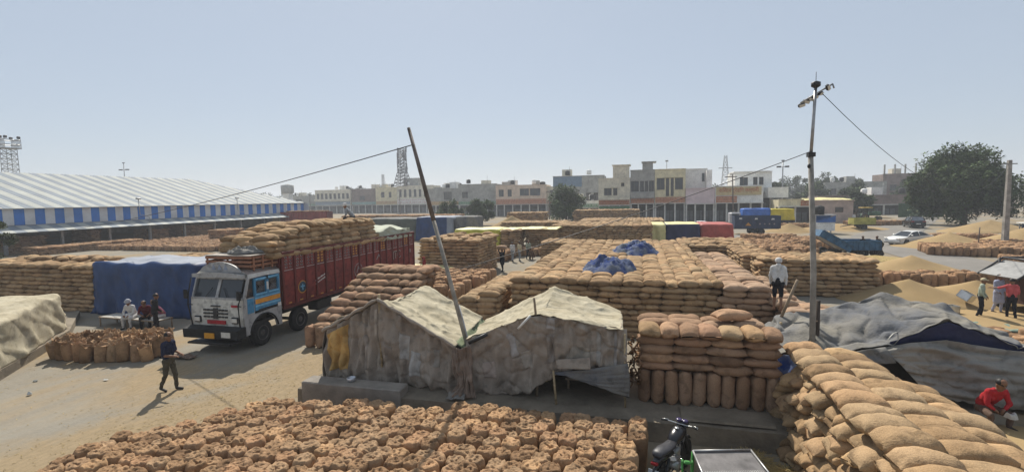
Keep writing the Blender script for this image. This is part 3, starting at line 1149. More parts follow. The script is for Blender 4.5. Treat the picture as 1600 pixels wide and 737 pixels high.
ftop = [tri_lerp((-8.7, 11.9, 1.90), (-6.97, 11.9, 2.84), (-4.72, 11.87, 1.70), u) for u in np.linspace(0, 1, 9)]
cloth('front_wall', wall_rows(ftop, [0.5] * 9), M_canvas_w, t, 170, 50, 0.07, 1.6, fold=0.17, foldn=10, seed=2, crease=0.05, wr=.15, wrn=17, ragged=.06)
FRONT = LAST_GRID
patch(FRONT, .03, .215, .10, .80, M_patch, t, .02, 'plastic_panel')
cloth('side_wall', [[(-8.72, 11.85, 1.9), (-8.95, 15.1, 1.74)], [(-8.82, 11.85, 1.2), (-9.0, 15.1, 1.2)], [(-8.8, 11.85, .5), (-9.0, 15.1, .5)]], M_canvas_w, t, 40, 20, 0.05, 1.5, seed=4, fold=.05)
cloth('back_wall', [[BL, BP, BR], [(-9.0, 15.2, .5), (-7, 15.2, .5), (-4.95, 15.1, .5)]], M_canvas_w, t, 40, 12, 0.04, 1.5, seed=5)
for i, (a, b) in enumerate(((FL, FP), (FP, FR))):      # rolled hem along the gable
    mb = MB()
    pts = [np.array(a) * (1 - u) + np.array(b) * u + np.array((0, -0.03, 0.02 * math.sin(u * 23 + i))) for u in np.linspace(0, 1, 14)]
    mb.tube(pts, [0.045 + 0.015 * math.sin(k * 2.3) for k in range(14)], 8)
    mb.build('hem_roll', M_canvas_w, t)
mb = MB()
mb.tube([(-6.97, 11.95, 0.5), (-6.97, 11.93, 3.02)], 0.035, 8)
mb.build('tent_pole', M_bamboo, t)
for i, (u0, u1, v0, v1) in enumerate(((.64, .70, .28, .62), (.47, .49, .1, .85), (.72, .78, .45, .8), (.37, .41, .35, .8), (.86, .89, .3, .6), (.55, .6, .5, .9))):
    patch(FRONT, u0, u1, v0, v1, [mat('patch_tone%s' % 'abcdef'[i], [(.30, .29, .27), (.33, .29, .24), (.32, .31, .29), (.23, .20, .17), (.27, .25, .22), (.26, .22, .18)][i], .95, .3, 3)], t)
cloth('edge_cloth', [[(-4.78, 12.0, 1.76), (-4.98, 14.8, 1.72)], [(-4.46, 12.0, 1.60), (-4.78, 14.9, 1.5)], [(-4.50, 12.1, .9), (-4.6, 14.9, .8)]], M_greencl, t, 24, 14, .06, 1.8, seed=6, fold=.05)

# a rag of brown cloth between the tents
o = cloth('brown_rag', [[(-4.80, 11.74, 1.72), (-4.52, 11.72, 1.70), (-4.24, 11.74, 1.82)], [(-4.76, 11.64, 1.25), (-4.46, 11.60, 1.22), (-4.18, 11.64, 1.25)],
                        [(-4.58, 11.5, .85), (-4.36, 11.40, .8), (-4.12, 11.5, .9)], [(-4.74, 11.45, .55), (-4.4, 11.32, .54), (-4.02, 11.45, .55)]], [mat('rag_brown', (.20, .15, .115), .95, .3, 3, .5, 20)], None, 44, 46, .14, 3.0, seed=21, fold=.08, foldn=6, wr=.08, wrn=8)
tag(o, 'crumpled reddish brown cloth hanging between the two tents', 'cloth')
o = cloth('grey_rag', [[(-4.75, 11.42, .66), (-4.3, 11.40, .72)], [(-4.78, 11.2, .55), (-4.25, 11.18, .58)]], M_greytarp, None, 16, 12, .08, 4.0, seed=22)
tag(o, 'small pale grey rag on the platform edge between the tents', 'rag')

# right tent
t = thing('tent', 'grey canvas tent with its front wall lifted open and a post through the ridge', 'tent')
FL, FP, FR = (-4.42, 11.85, 1.92), (-2.54, 11.85, 2.70), (-0.36, 11.85, 2.40)
BL, BP, BR = (-4.75, 14.7, 1.72), (-2.52, 14.7, 2.86), (-0.52, 14.5, 2.22)
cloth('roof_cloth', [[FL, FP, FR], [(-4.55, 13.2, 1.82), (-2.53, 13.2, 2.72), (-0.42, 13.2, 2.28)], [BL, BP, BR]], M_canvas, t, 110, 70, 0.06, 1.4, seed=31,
      sag=0.14, crease=0.035, wr=.045, wrn=9, wrdir='u')
ux = [-4.45, -3.9, -3.3, -2.75, -2.3, -1.9, -1.5, -1.0, -0.62, -0.28]
zz = [0.52, 0.5, 0.5, 0.66, 0.92, 1.20, 1.36, 1.34, 1.30, 1.34]
top = []
for x in ux:
    z = 1.92 + (x + 4.42) / 1.88 * .76 if x < -2.54 else 2.68 - (x + 2.54) / 2.18 * .30
    top.append((x, 11.9, z))
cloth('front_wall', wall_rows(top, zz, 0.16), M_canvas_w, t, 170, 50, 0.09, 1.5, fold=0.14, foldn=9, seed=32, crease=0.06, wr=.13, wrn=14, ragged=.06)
FRONT = LAST_GRID
cloth('hem_flap', [[(-2.15, 11.70, 1.25), (-1.2, 11.66, 1.42), (-0.25, 11.7, 1.62)], [(-1.75, 11.62, 1.2), (-1.0, 11.60, 1.12), (-0.2, 11.62, 1.2)],
                   [(-1.2, 11.6, 1.12), (-0.6, 11.58, .92), (-0.22, 11.62, 0.78)]], M_greytarp, t, 40, 20, .05, 2.0, seed=33, fold=.05, foldn=7, folddir='v')
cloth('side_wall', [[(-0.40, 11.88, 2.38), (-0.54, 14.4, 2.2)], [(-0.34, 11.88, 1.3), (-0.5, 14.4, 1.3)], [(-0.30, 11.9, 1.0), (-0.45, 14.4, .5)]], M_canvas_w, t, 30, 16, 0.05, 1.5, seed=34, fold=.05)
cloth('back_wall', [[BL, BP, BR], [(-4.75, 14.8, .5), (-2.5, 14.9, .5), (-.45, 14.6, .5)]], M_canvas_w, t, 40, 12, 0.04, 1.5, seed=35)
mb = MB()
mb.tube([(-2.54, 11.97, 0.5), (-2.55, 11.95, 2.7), (-2.58, 11.93, 3.08)], [.035, .032, .03], 8)
mb.build('tent_pole', M_wood, t)
mb = MB()
mb.tube([(-2.62, 11.68, 2.68), (-2.92, 11.55, 2.36)], 0.03, 8)
mb.build('ridge_stub', mat('pale_pipe', (.55, .54, .5), .6), t)
mb = MB()
mb.tube([(-1.98, 11.58, 0.5), (-2.05, 11.62, 1.34)], [.03, .026], 8)
mb.build('prop_stick', M_bamboo, t)
mb = MB()
mb.tube([(-4.3, 11.78, 1.86), (-3.8, 11.74, 2.12)], 0.05, 8)
mb.build('gutter_pipe', M_blackm, t)
mb = MB()
mb.tube([(-0.32, 11.75, .5), (-0.33, 11.8, 2.3)], .025, 7)
mb.build('corner_stick', M_bamboo, t)
for i, (u0, u1, v0, v1, k) in enumerate(((.22, .26, .15, .5, .4), (.46, .52, .30, .75, 0), (.78, .81, .1, .9, 0), (.30, .35, .45, .7, .3), (.9, .925, .1, .9, 0), (.46, .52, .03, .22, .1), (.1, .16, .5, .75, .2), (.62, .74, .55, .8, 0))):
    patch(FRONT, u0, u1, v0, v1, [mat('patch_tone%s' % 'ghijklmn'[i], [(.31, .29, .27), (.2, .175, .15), (.29, .27, .24), (.30, .27, .23), (.29, .27, .25), (.31, .29, .27), (.25, .21, .18), (.24, .21, .17)][i], .95, .3, 3)], t, skew=k)
cloth('valance', [[(-2.0, 11.70, 1.58), (-1.15, 11.66, 1.72)], [(-1.95, 11.58, 1.40), (-1.12, 11.55, 1.46)]], M_canvas_w, t, 24, 10, .06, 3, seed=61, fold=.03)
# clutter under the lifted wall
mb = MB()
mb.box((-1.9, 12.6, .75), (-0.6, 13.3, .80))
for x in (-1.85, -.68):
    for y in (12.64, 13.22):
        mb.box((x, y, .5), (x + .05, y + .05, .75))
o = mb.build('low_cot', M_wood)
tag(o, 'low wooden cot in the dark opening of the right tent', 'cot')

# strips of torn sack and straw beside the front stack
mb = MB()
rr = random.Random(4)
for i in range(60):
    x, y, z = rr.uniform(-.22, .06), rr.uniform(12.0, 12.6), rr.uniform(1.0, 2.0)
    p = [(x, y, z)]
    for k in range(4):
        p.append((p[-1][0] + rr.uniform(-.06, .05), p[-1][1] + rr.uniform(-.06, .04), p[-1][2] + rr.uniform(-.1, .06)))
    mb.tube(p, [.022, .03, .026, .02, .01], 5)
o = mb.build('torn_sack_strips', M_jute_rs)
tag(o, 'loose torn sackcloth bundles stuffed between tent and front stack', 'sackcloth')

# crumpled blue sheets on the big stack
def crumple(name, c, rx, ry, h, m, seed, label, cat, mats2=None):
    mb = MB()
    rows = []
    n, k = 72, 26
    for i in range(k):
        f = i / (k - 1)
        row = []
        for j in range(n):
            a = 2 * math.pi * j / n
            lob = 1 + .22 * nz3(math.cos(a) * 1.4 + seed, math.sin(a) * 1.4, 0) + 0.10 * nz3(math.cos(a) * 4 + seed, math.sin(a) * 4, 3)
            x, y = rx * f * lob * math.cos(a), ry * f * lob * math.sin(a)
            q = nz3(x * 2.2 + seed, y * 2.2, 0) + .6 * nz3(x * 5 + seed, y * 5, 1)
            rid = (1 - min(1, abs(q) * 2.2)) ** 1.5
            z = h * (1 - f ** 3.5) * (.62 + .85 * nz3(x * 1.1 + seed, y * 1.1 + seed, 4)) + .18 * rid * (1 - f ** 4) + .03
            row.append((c[0] + x + .06 * q, c[1] + y + .06 * q, c[2] + max(z, .0)))
        rows.append(row + [row[0]])
    mb.grid(rows)
    o = mb.build(name, m)
    return tag(o, label, cat)


M_blue2 = mat('blue_grey_sheet', (0.012, 0.036, 0.15), 0.85, 0.0, 2.0, 0.3, 14, col2=(0.15, 0.165, 0.18), spec=0.08, detail=3)
crumple('crumpled_tarpaulin', (-1.35, 22.6, 2.22), 1.4, 1.55, 0.66, M_blue2, 3.0, 'crumpled blue and grey sheet lying on the big stack, the nearer one', 'tarpaulin')
crumple('crumpled_tarpaulin', (-0.25, 29.8, 2.22), 1.35, 1.6, 0.72, M_blue2, 8.0, 'crumpled blue sheet lying on the big stack, the farther one', 'tarpaulin')

# tarpaulin shelter on the right
t = thing('tarpaulin_shelter', 'sprawling grey and navy tarpaulin shelter behind the right foreground stack', 'shelter')
top_back = [(3.5, 18.6, .3), (4.3, 19.0, .5), (5.6, 19.4, .6), (7.2, 19.6, .8), (8.6, 19.6, .6), (9.7, 19.2, .4), (10.9, 18.8, .25), (12.5, 18.4, .1)]
ridge = [(3.85, 17.0, 1.35), (4.3, 17.2, 1.70), (5.7, 17.4, 1.86), (7.35, 17.5, 2.48), (8.9, 17.3, 2.16), (9.9, 17.0, 1.62), (10.9, 16.8, 1.02), (12.6, 16.5, .6)]
mid = [(3.70, 16.1, 1.2), (4.2, 16.1, 1.52), (5.5, 16.2, 1.62), (6.9, 16.2, 1.95), (8.3, 16.0, 2.18), (9.2, 15.9, 1.85), (10.3, 15.8, 1.40), (12.4, 15.5, .9)]
frt = [(3.60, 15.1, 1.0), (4.05, 15.0, 1.15), (5.4, 15.0, 1.12), (6.70, 15.0, 1.62), (7.85, 15.0, 2.26), (8.6, 15.0, 1.98), (9.55, 15.0, 1.62), (12.2, 14.6, 1.1)]
cloth('roof_sheet', [top_back, ridge, mid, frt], M_greytarp, t, 170, 110, 0.13, 0.9, seed=71, crease=0.10, fold=.07, foldn=9, wr=.09, wrn=12)
cloth('end_sheet', [[(3.72, 17.6, 1.1), (3.78, 16.6, 1.36), (3.62, 15.0, 1.06), (4.6, 14.75, 1.12)], [(3.50, 17.6, .6), (3.5, 16.6, .8), (3.40, 14.9, .6), (4.6, 14.55, .7)],
                    [(3.40, 17.6, 0), (3.4, 16.6, 0), (3.3, 14.8, 0), (4.6, 14.5, .2)]], M_blue2, t, 90, 36, .08, 1.6, seed=72, fold=.14, foldn=7, wr=.06)
cloth('gable_sheet', [[(6.6, 15.05, 1.56), (7.85, 15.05, 2.18), (8.6, 15.05, 1.92), (9.6, 15.05, 1.56), (12.2, 14.7, 1.05)],
                      [(6.5, 15.15, 1.2), (7.8, 15.15, 1.5), (8.6, 15.15, 1.4), (9.6, 15.15, 1.2), (12.2, 14.8, .8)]], M_navy, t, 60, 18, .06, 1.2, seed=73, crease=.03)
cloth('front_sheet', [[(6.35, 14.93, 1.42), (7.0, 14.92, 1.60), (7.8, 14.92, 1.72), (8.7, 14.92, 1.58), (9.5, 14.92, 1.50), (12.2, 14.6, 1.1)],
                      [(6.7, 14.75, 1.05), (7.3, 14.68, 1.0), (8.0, 14.62, 1.0), (8.8, 14.62, 1.0), (9.6, 14.6, .95), (12.2, 14.3, .7)],
                      [(7.2, 14.7, .45), (7.6, 14.6, .3), (8.2, 14.5, .2), (9.0, 14.5, .15), (9.8, 14.45, .12), (12.2, 14.2, .1)]], mat('beige_grey_sheet', (.29, .265, .225), .9, 0, .8, .5, 16, col2=(.2, .19, .17), fine=.1, stain=.2), t, 140, 60, .07, 1.4, seed=74, fold=.05, foldn=4, folddir='v', wr=.14, wrn=6, wrdir='u', crease=.05, ragged=.08)
cloth('ragged_flap', [[(4.5, 14.95, 1.22), (5.3, 14.9, 1.2), (6.4, 14.88, 1.46)], [(4.6, 14.75, .95), (5.4, 14.7, .92), (6.6, 14.7, 1.1)]], M_greytarp, t, 40, 14, .10, 2.6, seed=75, fold=.06, foldn=6)
for x, y, h in ((7.4, 17.5, 2.4), (8.0, 15.2, 2.15), (5.7, 17.3, 1.75), (4.3, 16.6, 1.6)):
    mb = MB()
    mb.tube([(x, y, 0), (x, y, h)], .04, 7)
    mb.build('prop_pole', M_bamboo, t)
mb = MB()
pts = [(6.5 + .12 * k, 15.0 + .14 * k, 1.62 + .03 * k + .05 * math.sin(k * .9)) for k in range(14)]
mb.tube(pts, .012, 5)
mb.build('rope', mat('rope', (.5, .48, .42), .9), t)
# added black mass: shade of the dark opening put into its colour
o = draped('shade_mass', 5.2, 8.6, 15.4, 17.4, 0, 1.1, M_dark, seed=5)
tag(o, 'added black mass standing for the shade below the tarpaulin shelter', 'shade mass')

# stacks wrapped in sheets
G7 = 'stacks wrapped in sheets'
o = draped('covered_stack', -27.6, -20.9, 18.7, 21.9, 0.0, 2.72, [M_bluetarp, mat('pale_blue_top', (0.24, 0.26, 0.30), .8, .15, 1)], seed=3, fold=.07, n=200, top_amp=.2, flare=.2, mi_fn=lambda c: 1 if (c[2] > 2.50 and 18.9 < c[1] < 21.7 and -27.4 < c[0] < -21.1) else 0)  # top faces paler and greyer than the sides
tag(o, 'large stack covered with a dark blue sheet left of the truck cab', 'covered stack', G7)
o = draped('covered_stack', -4.0, 4.0, -2.0, 2.0, 0.0, 1.6, [M_canvas], seed=9, fold=.04, n=160, top_amp=.22, loc=(-23.0, 10.85, .3), rz=R(-49))
tag(o, 'stack under a pale grey canvas sheet at the left edge', 'covered stack', G7)
o = draped('covered_stack', -38.5, -30.0, 62.0, 67.0, 0, 3.1, [mat('dark_green_sheet', (.09, .10, .085), .7, .3, .8), M_greytarp], seed=13, fold=.1, mi_fn=lambda c: 1 if c[2] > 3.05 else 0)
tag(o, 'distant load under a dark grey green sheet behind the red truck', 'covered stack', G7)
o = draped('covered_stack', -29.8, -24.5, 61.5, 66.0, 0, 3.3, [M_bluetarp, mat('pale_blue_top', (0.42, 0.44, 0.47))], seed=14, fold=.15, mi_fn=lambda c: 1 if (c[2] > 3.25 or c[0] > -25.2) else 0)  # top and one end paler than the other sides
tag(o, 'distant load under a blue sheet with pale corner behind the red truck', 'covered stack', G7)
o = draped('covered_stack', -24.2, -21.5, 62.0, 66.0, 0, 3.3, [M_greytarp], seed=15, fold=.1)
tag(o, 'narrow pale grey covered load right of the distant blue one', 'covered stack', G7)
o = draped('covered_stack', -18.3, -13.4, 46.5, 50.0, 0.35, 2.25, [M_yellow, M_pyellow], seed=16, fold=.08, mi_fn=lambda c: 1 if c[2] > 2.5 else 0)
tag(o, 'sack stack under a bright yellow green sheet left of centre', 'covered stack', G7)
o = cloth('thin_sheet', [[(-13.3, 45.9, 2.4), (-11.2, 47.8, 2.5), (-7.9, 47.8, 2.45)], [(-13.2, 47.5, 2.62), (-10.8, 49.5, 2.62), (-7.7, 49.5, 2.62)], [(-13.2, 49.6, 2.55), (-10.8, 51.2, 2.5), (-7.6, 51.2, 2.3)]], M_pyellow, None, 40, 20, .06, 1.2, seed=77)
tag(o, 'thin pale yellow sheet spread along the top of a distant sack wall', 'sheet')
o = draped('covered_stack', 0.9, 2.7, 54.0, 59.0, 0, 2.62, [M_pyellow], seed=17, fold=.08)
tag(o, 'stack end under a pale yellow sheet beside the navy one', 'covered stack', G7)
o = draped('covered_stack', 2.72, 6.2, 54.3, 59.2, 0, 2.62, [M_navy, M_pyellow], seed=18, fold=.06, mi_fn=lambda c: 1 if c[2] > 2.56 else 0)
tag(o, 'stack under a navy sheet between the yellow and the red one', 'covered stack', G7)
o = draped('covered_stack', 6.3, 9.6, 55.0, 60.0, 0, 2.55, [M_redtarp], seed=19, fold=.12)
tag(o, 'stack under a faded red sheet near the dark blue trailer', 'covered stack', G7)
o = cloth('yellow_sheet', [[(-16.6, 30.6, .80), (-14.6, 30.9, .85), (-12.6, 31.2, .8)], [(-16.6, 31.6, .9), (-14.6, 31.8, 1.0), (-12.7, 32.0, .85)], [(-16.5, 32.5, .8), (-14.5, 32.6, .9), (-12.8, 32.6, .7)]],
          M_pyellow, None, 40, 20, .12, 1.5, seed=78, crease=.06)
tag(o, 'crumpled yellow plastic sheet over sacks behind the truck tail', 'sheet')
upright_mass('open sacks under the crumpled yellow plastic behind the truck', gridpts(-16.6, -12.7, 30.6, 32.5))
o = cloth('green_sheet', [[(11.0, 23.4, .05), (13.5, 23.0, .05), (16.5, 22.6, .05)], [(11.6, 24.4, .08), (13.8, 24.2, .06), (16.8, 23.8, .06)], [(12.6, 25.0, .05), (14.5, 25.0, .05), (17, 24.8, .05)]],
          mat('green_ground_sheet', (.17, .22, .17), .8, .3, 1.5), None, 50, 24, .06, 1.5, seed=79, crease=.05)
tag(o, 'dull green ground sheet spread out under the men on the right', 'sheet')

# grain heaps
def heap(cx, cy, rx, ry, h, label, seed, m=None, rz=0, name='grain_heap', peaks=None):
    mb = MB()
    n, k = 48, 16
    rows = []
    peaks = peaks or [(0, 0, 1)]
    for i in range(k + 1):
        f = i / k
        row = []
        for j in range(n + 1):
            a = 2 * math.pi * (j % n) / n
            lob = 1 + .15 * nz3(math.cos(a) + seed, math.sin(a), 0, 1.4)
            x, y = rx * f * lob * math.cos(a), ry * f * lob * math.sin(a)
            z = 0
            for px, py, ph in peaks:
                d = math.hypot((x - px * rx) / rx, (y - py * ry) / ry)
                z = max(z, ph * h * max(0, 1 - d) ** 1.15)
            z = z * .96 + .02 + .05 * h * nz3(x + seed, y, 0, 1.1) * (1 - f)
            if f == 1:
                z = -.03
            row.append((x, y, z))
        rows.append(row)
    mb.grid(rows)
    o = mb.build(name, m or M_grain, None, (cx, cy, 0.03), rz)
    return tag(o, label, 'grain', 'heaps of grain')


heap(13.4, 29.0, 3.2, 2.4, 1.15, 'golden grain heap just behind the shelter, left of the tin boxes', 1)
heap(16.6, 29.6, 3.8, 2.4, 1.05, 'broad golden grain heap behind the three standing men', 2)
heap(17.6, 38.0, 4.2, 3.2, 1.35, 'pointed golden grain heap beside the road behind the sack row', 3)
heap(14.0, 41.5, 5.0, 3.0, .55, 'flat spread of grain in front of the two cart men', 4)
heap(29.8, 57.5, 5.0, 4.0, 1.5, 'long grain heap inside the roadside ring of sacks', 5)
heap(38.0, 60.0, 6.0, 4.0, 2.0, 'grain heap at the right edge beyond the concrete pole', 6)
heap(46.0, 80.0, 6.0, 4.0, 1.6, 'distant grain heap under the big dark tree', 7)
heap(21.4, 79.5, 3.4, 2.6, 1.3, 'distant grain heap right of the dark blue trailer', 8)
heap(-22.0, 84.0, 5.5, 3.0, 2.6, 'distant orange grain heap left of the round tree', 9)
heap(30.0, 86.0, 7.0, 5.0, .8, 'flat distant grain spread behind the little yellow trolley', 10)
heap(8.0, 11.6, 3.6, 2.2, .10, 'thin yellow grain spread on the ground by the seated man in red', 11)
heap(14.8, 25.2, 3.4, 2.2, .14, 'thin grain spread under the three standing men', 12)
heap(19.0, 46.5, 3.4, 1.6, .35, 'straw coloured grain strip beside the two cart men', 13, m=M_straw)
# straw tufts by the kerb
def straw(cx, cy, z, r, n, label, seed):
    mb = MB()
    q = random.Random(seed)
    for i in range(n):
        a, d = q.uniform(0, 6.28), r * math.sqrt(q.random())
        x, y = cx + d * math.cos(a), cy + d * math.sin(a)
        h = z + q.uniform(0, .28) * (1 - d / r)
        b = q.uniform(0, 6.28)
        l = q.uniform(.08, .22)
        p0 = Vector((x, y, h)); p1 = p0 + Vector((math.cos(b) * l, math.sin(b) * l, q.uniform(-.03, .1)))
        s = Vector((-math.sin(b), math.cos(b), 0)) * .006
        mb.add([p0 - s, p0 + s, p1 + s * .5, p1 - s * .5, p0 + Vector((0, 0, .008)), p1 + Vector((0, 0, .008))], [(0, 1, 2, 3), (0, 4, 5, 3), (1, 4, 5, 2)])
    o = mb.build('straw_tuft', M_straw)
    return tag(o, label, 'straw', kind='stuff')


straw(2.75, 10.2, 0, .42, 900, 'heap of dry straw at the foot of the right foreground stack', 1)
straw(2.5, 9.35, 0, .35, 500, 'heap of dry straw beside the metal tray', 2)
straw(2.3, 10.7, 0, .45, 500, 'loose dry straw below the platform kerb', 3)

# bits of straw and paper blown over the yard
mb = MB()
q = random.Random(12)
for i in range(2200):
    x, y = q.uniform(-24, -9.5), q.uniform(6.5, 22)
    if q.random() < .5:
        x, y = q.gauss(-11.6, 1.3), q.gauss(10.5, 2.2)
    if x > -9.4:
        continue
    z = .025 * nz3(x, y, 0, .15) + .012
    a = q.uniform(0, 6.28); l, w = q.uniform(.012, .045), q.uniform(.003, .008)
    d, s_ = Vector((math.cos(a) * l, math.sin(a) * l, q.uniform(-.004, .01))), Vector((-math.sin(a) * w, math.cos(a) * w, 0))
    p = Vector((x, y, z))
    mb.add([p - d - s_, p + d - s_, p + d + s_, p - d + s_, p + Vector((0, 0, .006))], [(0, 1, 4), (1, 2, 4), (2, 3, 4), (3, 0, 4)])
tag(mb.build('chaff_bits', M_straw), 'bits of straw and chaff strewn over the concrete yard', 'straw', kind='stuff')
for i, (x, y, lb) in enumerate(((-17.6, 10.0, 'white paper scrap on the yard nearest the left edge'), (-16.6, 11.4, 'white paper scrap on the yard before the sack cluster'), (-18.8, 10.9, 'pale plastic scrap beside the ledge on the left'))):
    o = crumple('paper_scrap', (x, y, .0), .07, .05, -.16, mat('scrap_white', (.45, .45, .42), .8), 3.3 * i, lb, 'scrap')
o = cloth('ground_rag', [[(-17.0, 13.9, .06), (-16.3, 13.95, .08), (-15.7, 14.0, .06)], [(-17.1, 13.6, .05), (-16.3, 13.55, .10), (-15.6, 13.6, .05)]], M_brown, None, 30, 16, .08, 3.0, seed=121, crease=.05)
tag(o, 'brown rag lying on the ground before the truck bumper', 'rag')
# ---------------------------------------------------------------- lettering
WORK = bpy.data.scenes.new('workbench')


def evaluated_mesh(tmp):
    """apply modifiers / fill text in a scene of its own, so that the big scene is not re-evaluated"""
    COL.objects.unlink(tmp)
    WORK.collection.objects.link(tmp)
    vl = WORK.view_layers[0]
    vl.update()
    me = bpy.data.meshes.new_from_object(tmp.evaluated_get(vl.depsgraph))
    bpy.data.objects.remove(tmp)
    return me


def lettering(text, size, m, parent, M, name='lettering', depth=0.004, align='CENTER'):
    cu = bpy.data.curves.new(name, 'FONT')
    cu.body = text
    cu.size = size
    cu.extrude = depth
    cu.resolution_u = 2
    cu.align_x = align
    cu.align_y = 'CENTER'
    tmp = bpy.data.objects.new(name, cu)
    COL.objects.link(tmp)
    me = evaluated_mesh(tmp)
    me.materials.clear()
    me.materials.append(m)
    o = bpy.data.objects.new(name, me)
    COL.objects.link(o)
    o.parent = parent
    o.matrix_local = M
    return o


def face_plus_x(x, y, z, tilt=0):      # text on a wall that faces +x, read from +x (left to right runs along +y)
    return Matrix.Translation((x, y, z)) @ Matrix(((0, 0, 1, 0), (1, 0, 0, 0), (0, 1, 0, 0), (0, 0, 0, 1))) @ Matrix.Rotation(tilt, 4, 'Z')


def face_minus_y(x, y, z):
    return Matrix.Translation((x, y, z)) @ Matrix(((1, 0, 0, 0), (0, 0, -1, 0), (0, 1, 0, 0), (0, 0, 0, 1)))


# ---------------------------------------------------------------- wheels
def wheel(parent, x, y, r, w, side, rimm, dual=False, name='wheel'):
    """wheel > tyre, rim; axle along x; side +1 shows its face towards +x"""
    wh = bpy.data.objects.new(name, None)
    COL.objects.link(wh)
    wh.parent = parent
    wh.location = (x, y, r)
    mb = MB()
    h = w / 2
    mb.lathe([(r * .56, -h * .8), (r * .62, -h), (r * .88, -h), (r * .97, -h * .75), (r, -h * .4), (r, h * .4), (r * .97, h * .75), (r * .88, h), (r * .62, h), (r * .56, h * .8)],
             n=30, axis='x')
    for k in range(30):
        a = 2 * math.pi * k / 30
        c, s = math.cos(a), math.sin(a)
        q = [(-h * .6, -.02), (h * .6, -.02), (h * .6, .02), (-h * .6, .02)]
        mb.add([(px, (r * .995) * c - pt * s, (r * .995) * s + pt * c) for px, pt in q]
               + [(px, (r * 1.012) * c - pt * s, (r * 1.012) * s + pt * c) for px, pt in q],
               [(4, 5, 6, 7), (0, 1, 5, 4), (1, 2, 6, 5), (2, 3, 7, 6), (3, 0, 4, 7)])
    mb.build('tyre', M_black, wh)
    mb = MB()
    d = side * h
    mb.lathe([(r * .58, d * .3), (r * .58, d * .95), (r * .52, d * .95), (r * .50, d * .4), (r * .28, d * .3), (r * .24, d * .8), (r * .12, d * .9), (r * .01, d * .9)], n=24, axis='x')
    for k in range(8):
        a = 2 * math.pi * k / 8
        mb.lathe([(.018, d * .3), (.018, d * .55), (.004, d * .57)], (0, r * .38 * math.cos(a), r * .38 * math.sin(a)), 6, 'x')
    mb.build('rim', rimm, wh)
    return wh


# ---------------------------------------------------------------- the loaded truck
P_white = mat('truck_white', (0.50, 0.49, 0.45), 0.5, 0.2, 3, 0.1, 20, fine=.12, stain=.35)
P_grey = mat('truck_grey', (0.33, 0.33, 0.33), 0.5, 0.2, 3, fine=.12, stain=.35)
P_blue = mat('truck_blue', (0.06, 0.22, 0.38), 0.5, 0.2, 4, fine=.12, stain=.3)
P_lblue = mat('truck_light_blue', (0.16, 0.40, 0.58), 0.45, 0.2, 4)
P_orange = mat('truck_orange', (0.62, 0.27, 0.04), 0.5, 0.2, 4)
P_red = mat('truck_red', (0.19, 0.034, 0.028), 0.65, 0.3, 2.2, 0.2, 18, fine=.15, stain=.35)
P_dred = mat('truck_dark_red', (0.12, 0.026, 0.022), 0.6, 0.3, 2.5)
P_rust = mat('rack_wood', (0.26, 0.12, 0.07), 0.8, 0.3, 6)
P_paint = mat('white_paint', (0.62, 0.60, 0.56), 0.7, 0.25, 8)
P_chrome = mat('bright_sheet', (0.62, 0.62, 0.60), 0.28, 0.15, 4, metal=0.85)
P_rim = mat('dull_rim', (0.09, 0.085, 0.08), 0.7, 0.3, 6)
P_ochre = mat('ochre_paint', (0.50, 0.24, 0.05), 0.6, 0.25, 6)
P_plate = mat('plate_yellow', (0.6, 0.28, 0.03), 0.5, 0.1, 5)
P_redsign = mat('red_badge', (0.35, 0.02, 0.03), 0.5)
P_lamp = mat('lamp_glass', (0.55, 0.53, 0.48), 0.15, 0.1, 5, spec=0.6)

T = thing('loaded_truck', 'red high-sided truck with white cab, loaded with sacks', 'truck', (-15.5, 14.7, 0))
RX = 1.24
mb = MB()
for x in (-.48, .42):
    mb.box((x, .5, .78), (x + .07, 14.1, 1.02))
for y in (.9, 3.2, 5.5, 8, 10.2, 11.5, 13.8):
    mb.box((-.45, y, .82), (.45, y + .1, .98))
mb.box((.55, 4.5, .6), (1.1, 5.6, 1.05), 0, .04)
mb.build('chassis', M_blackm, T)
for y, xs_ in ((1.05, 1.02), (3.25, 1.02), (10.3, .98), (11.6, .98)):
    for sd in (1, -1):
        wheel(T, sd * xs_, y, .51, .29, sd, P_rim)
    mb = MB()
    mb.tube([(-.95, y, .51), (.95, y, .51)], .07, 8)
    mb.build('axle', M_blackm, T)

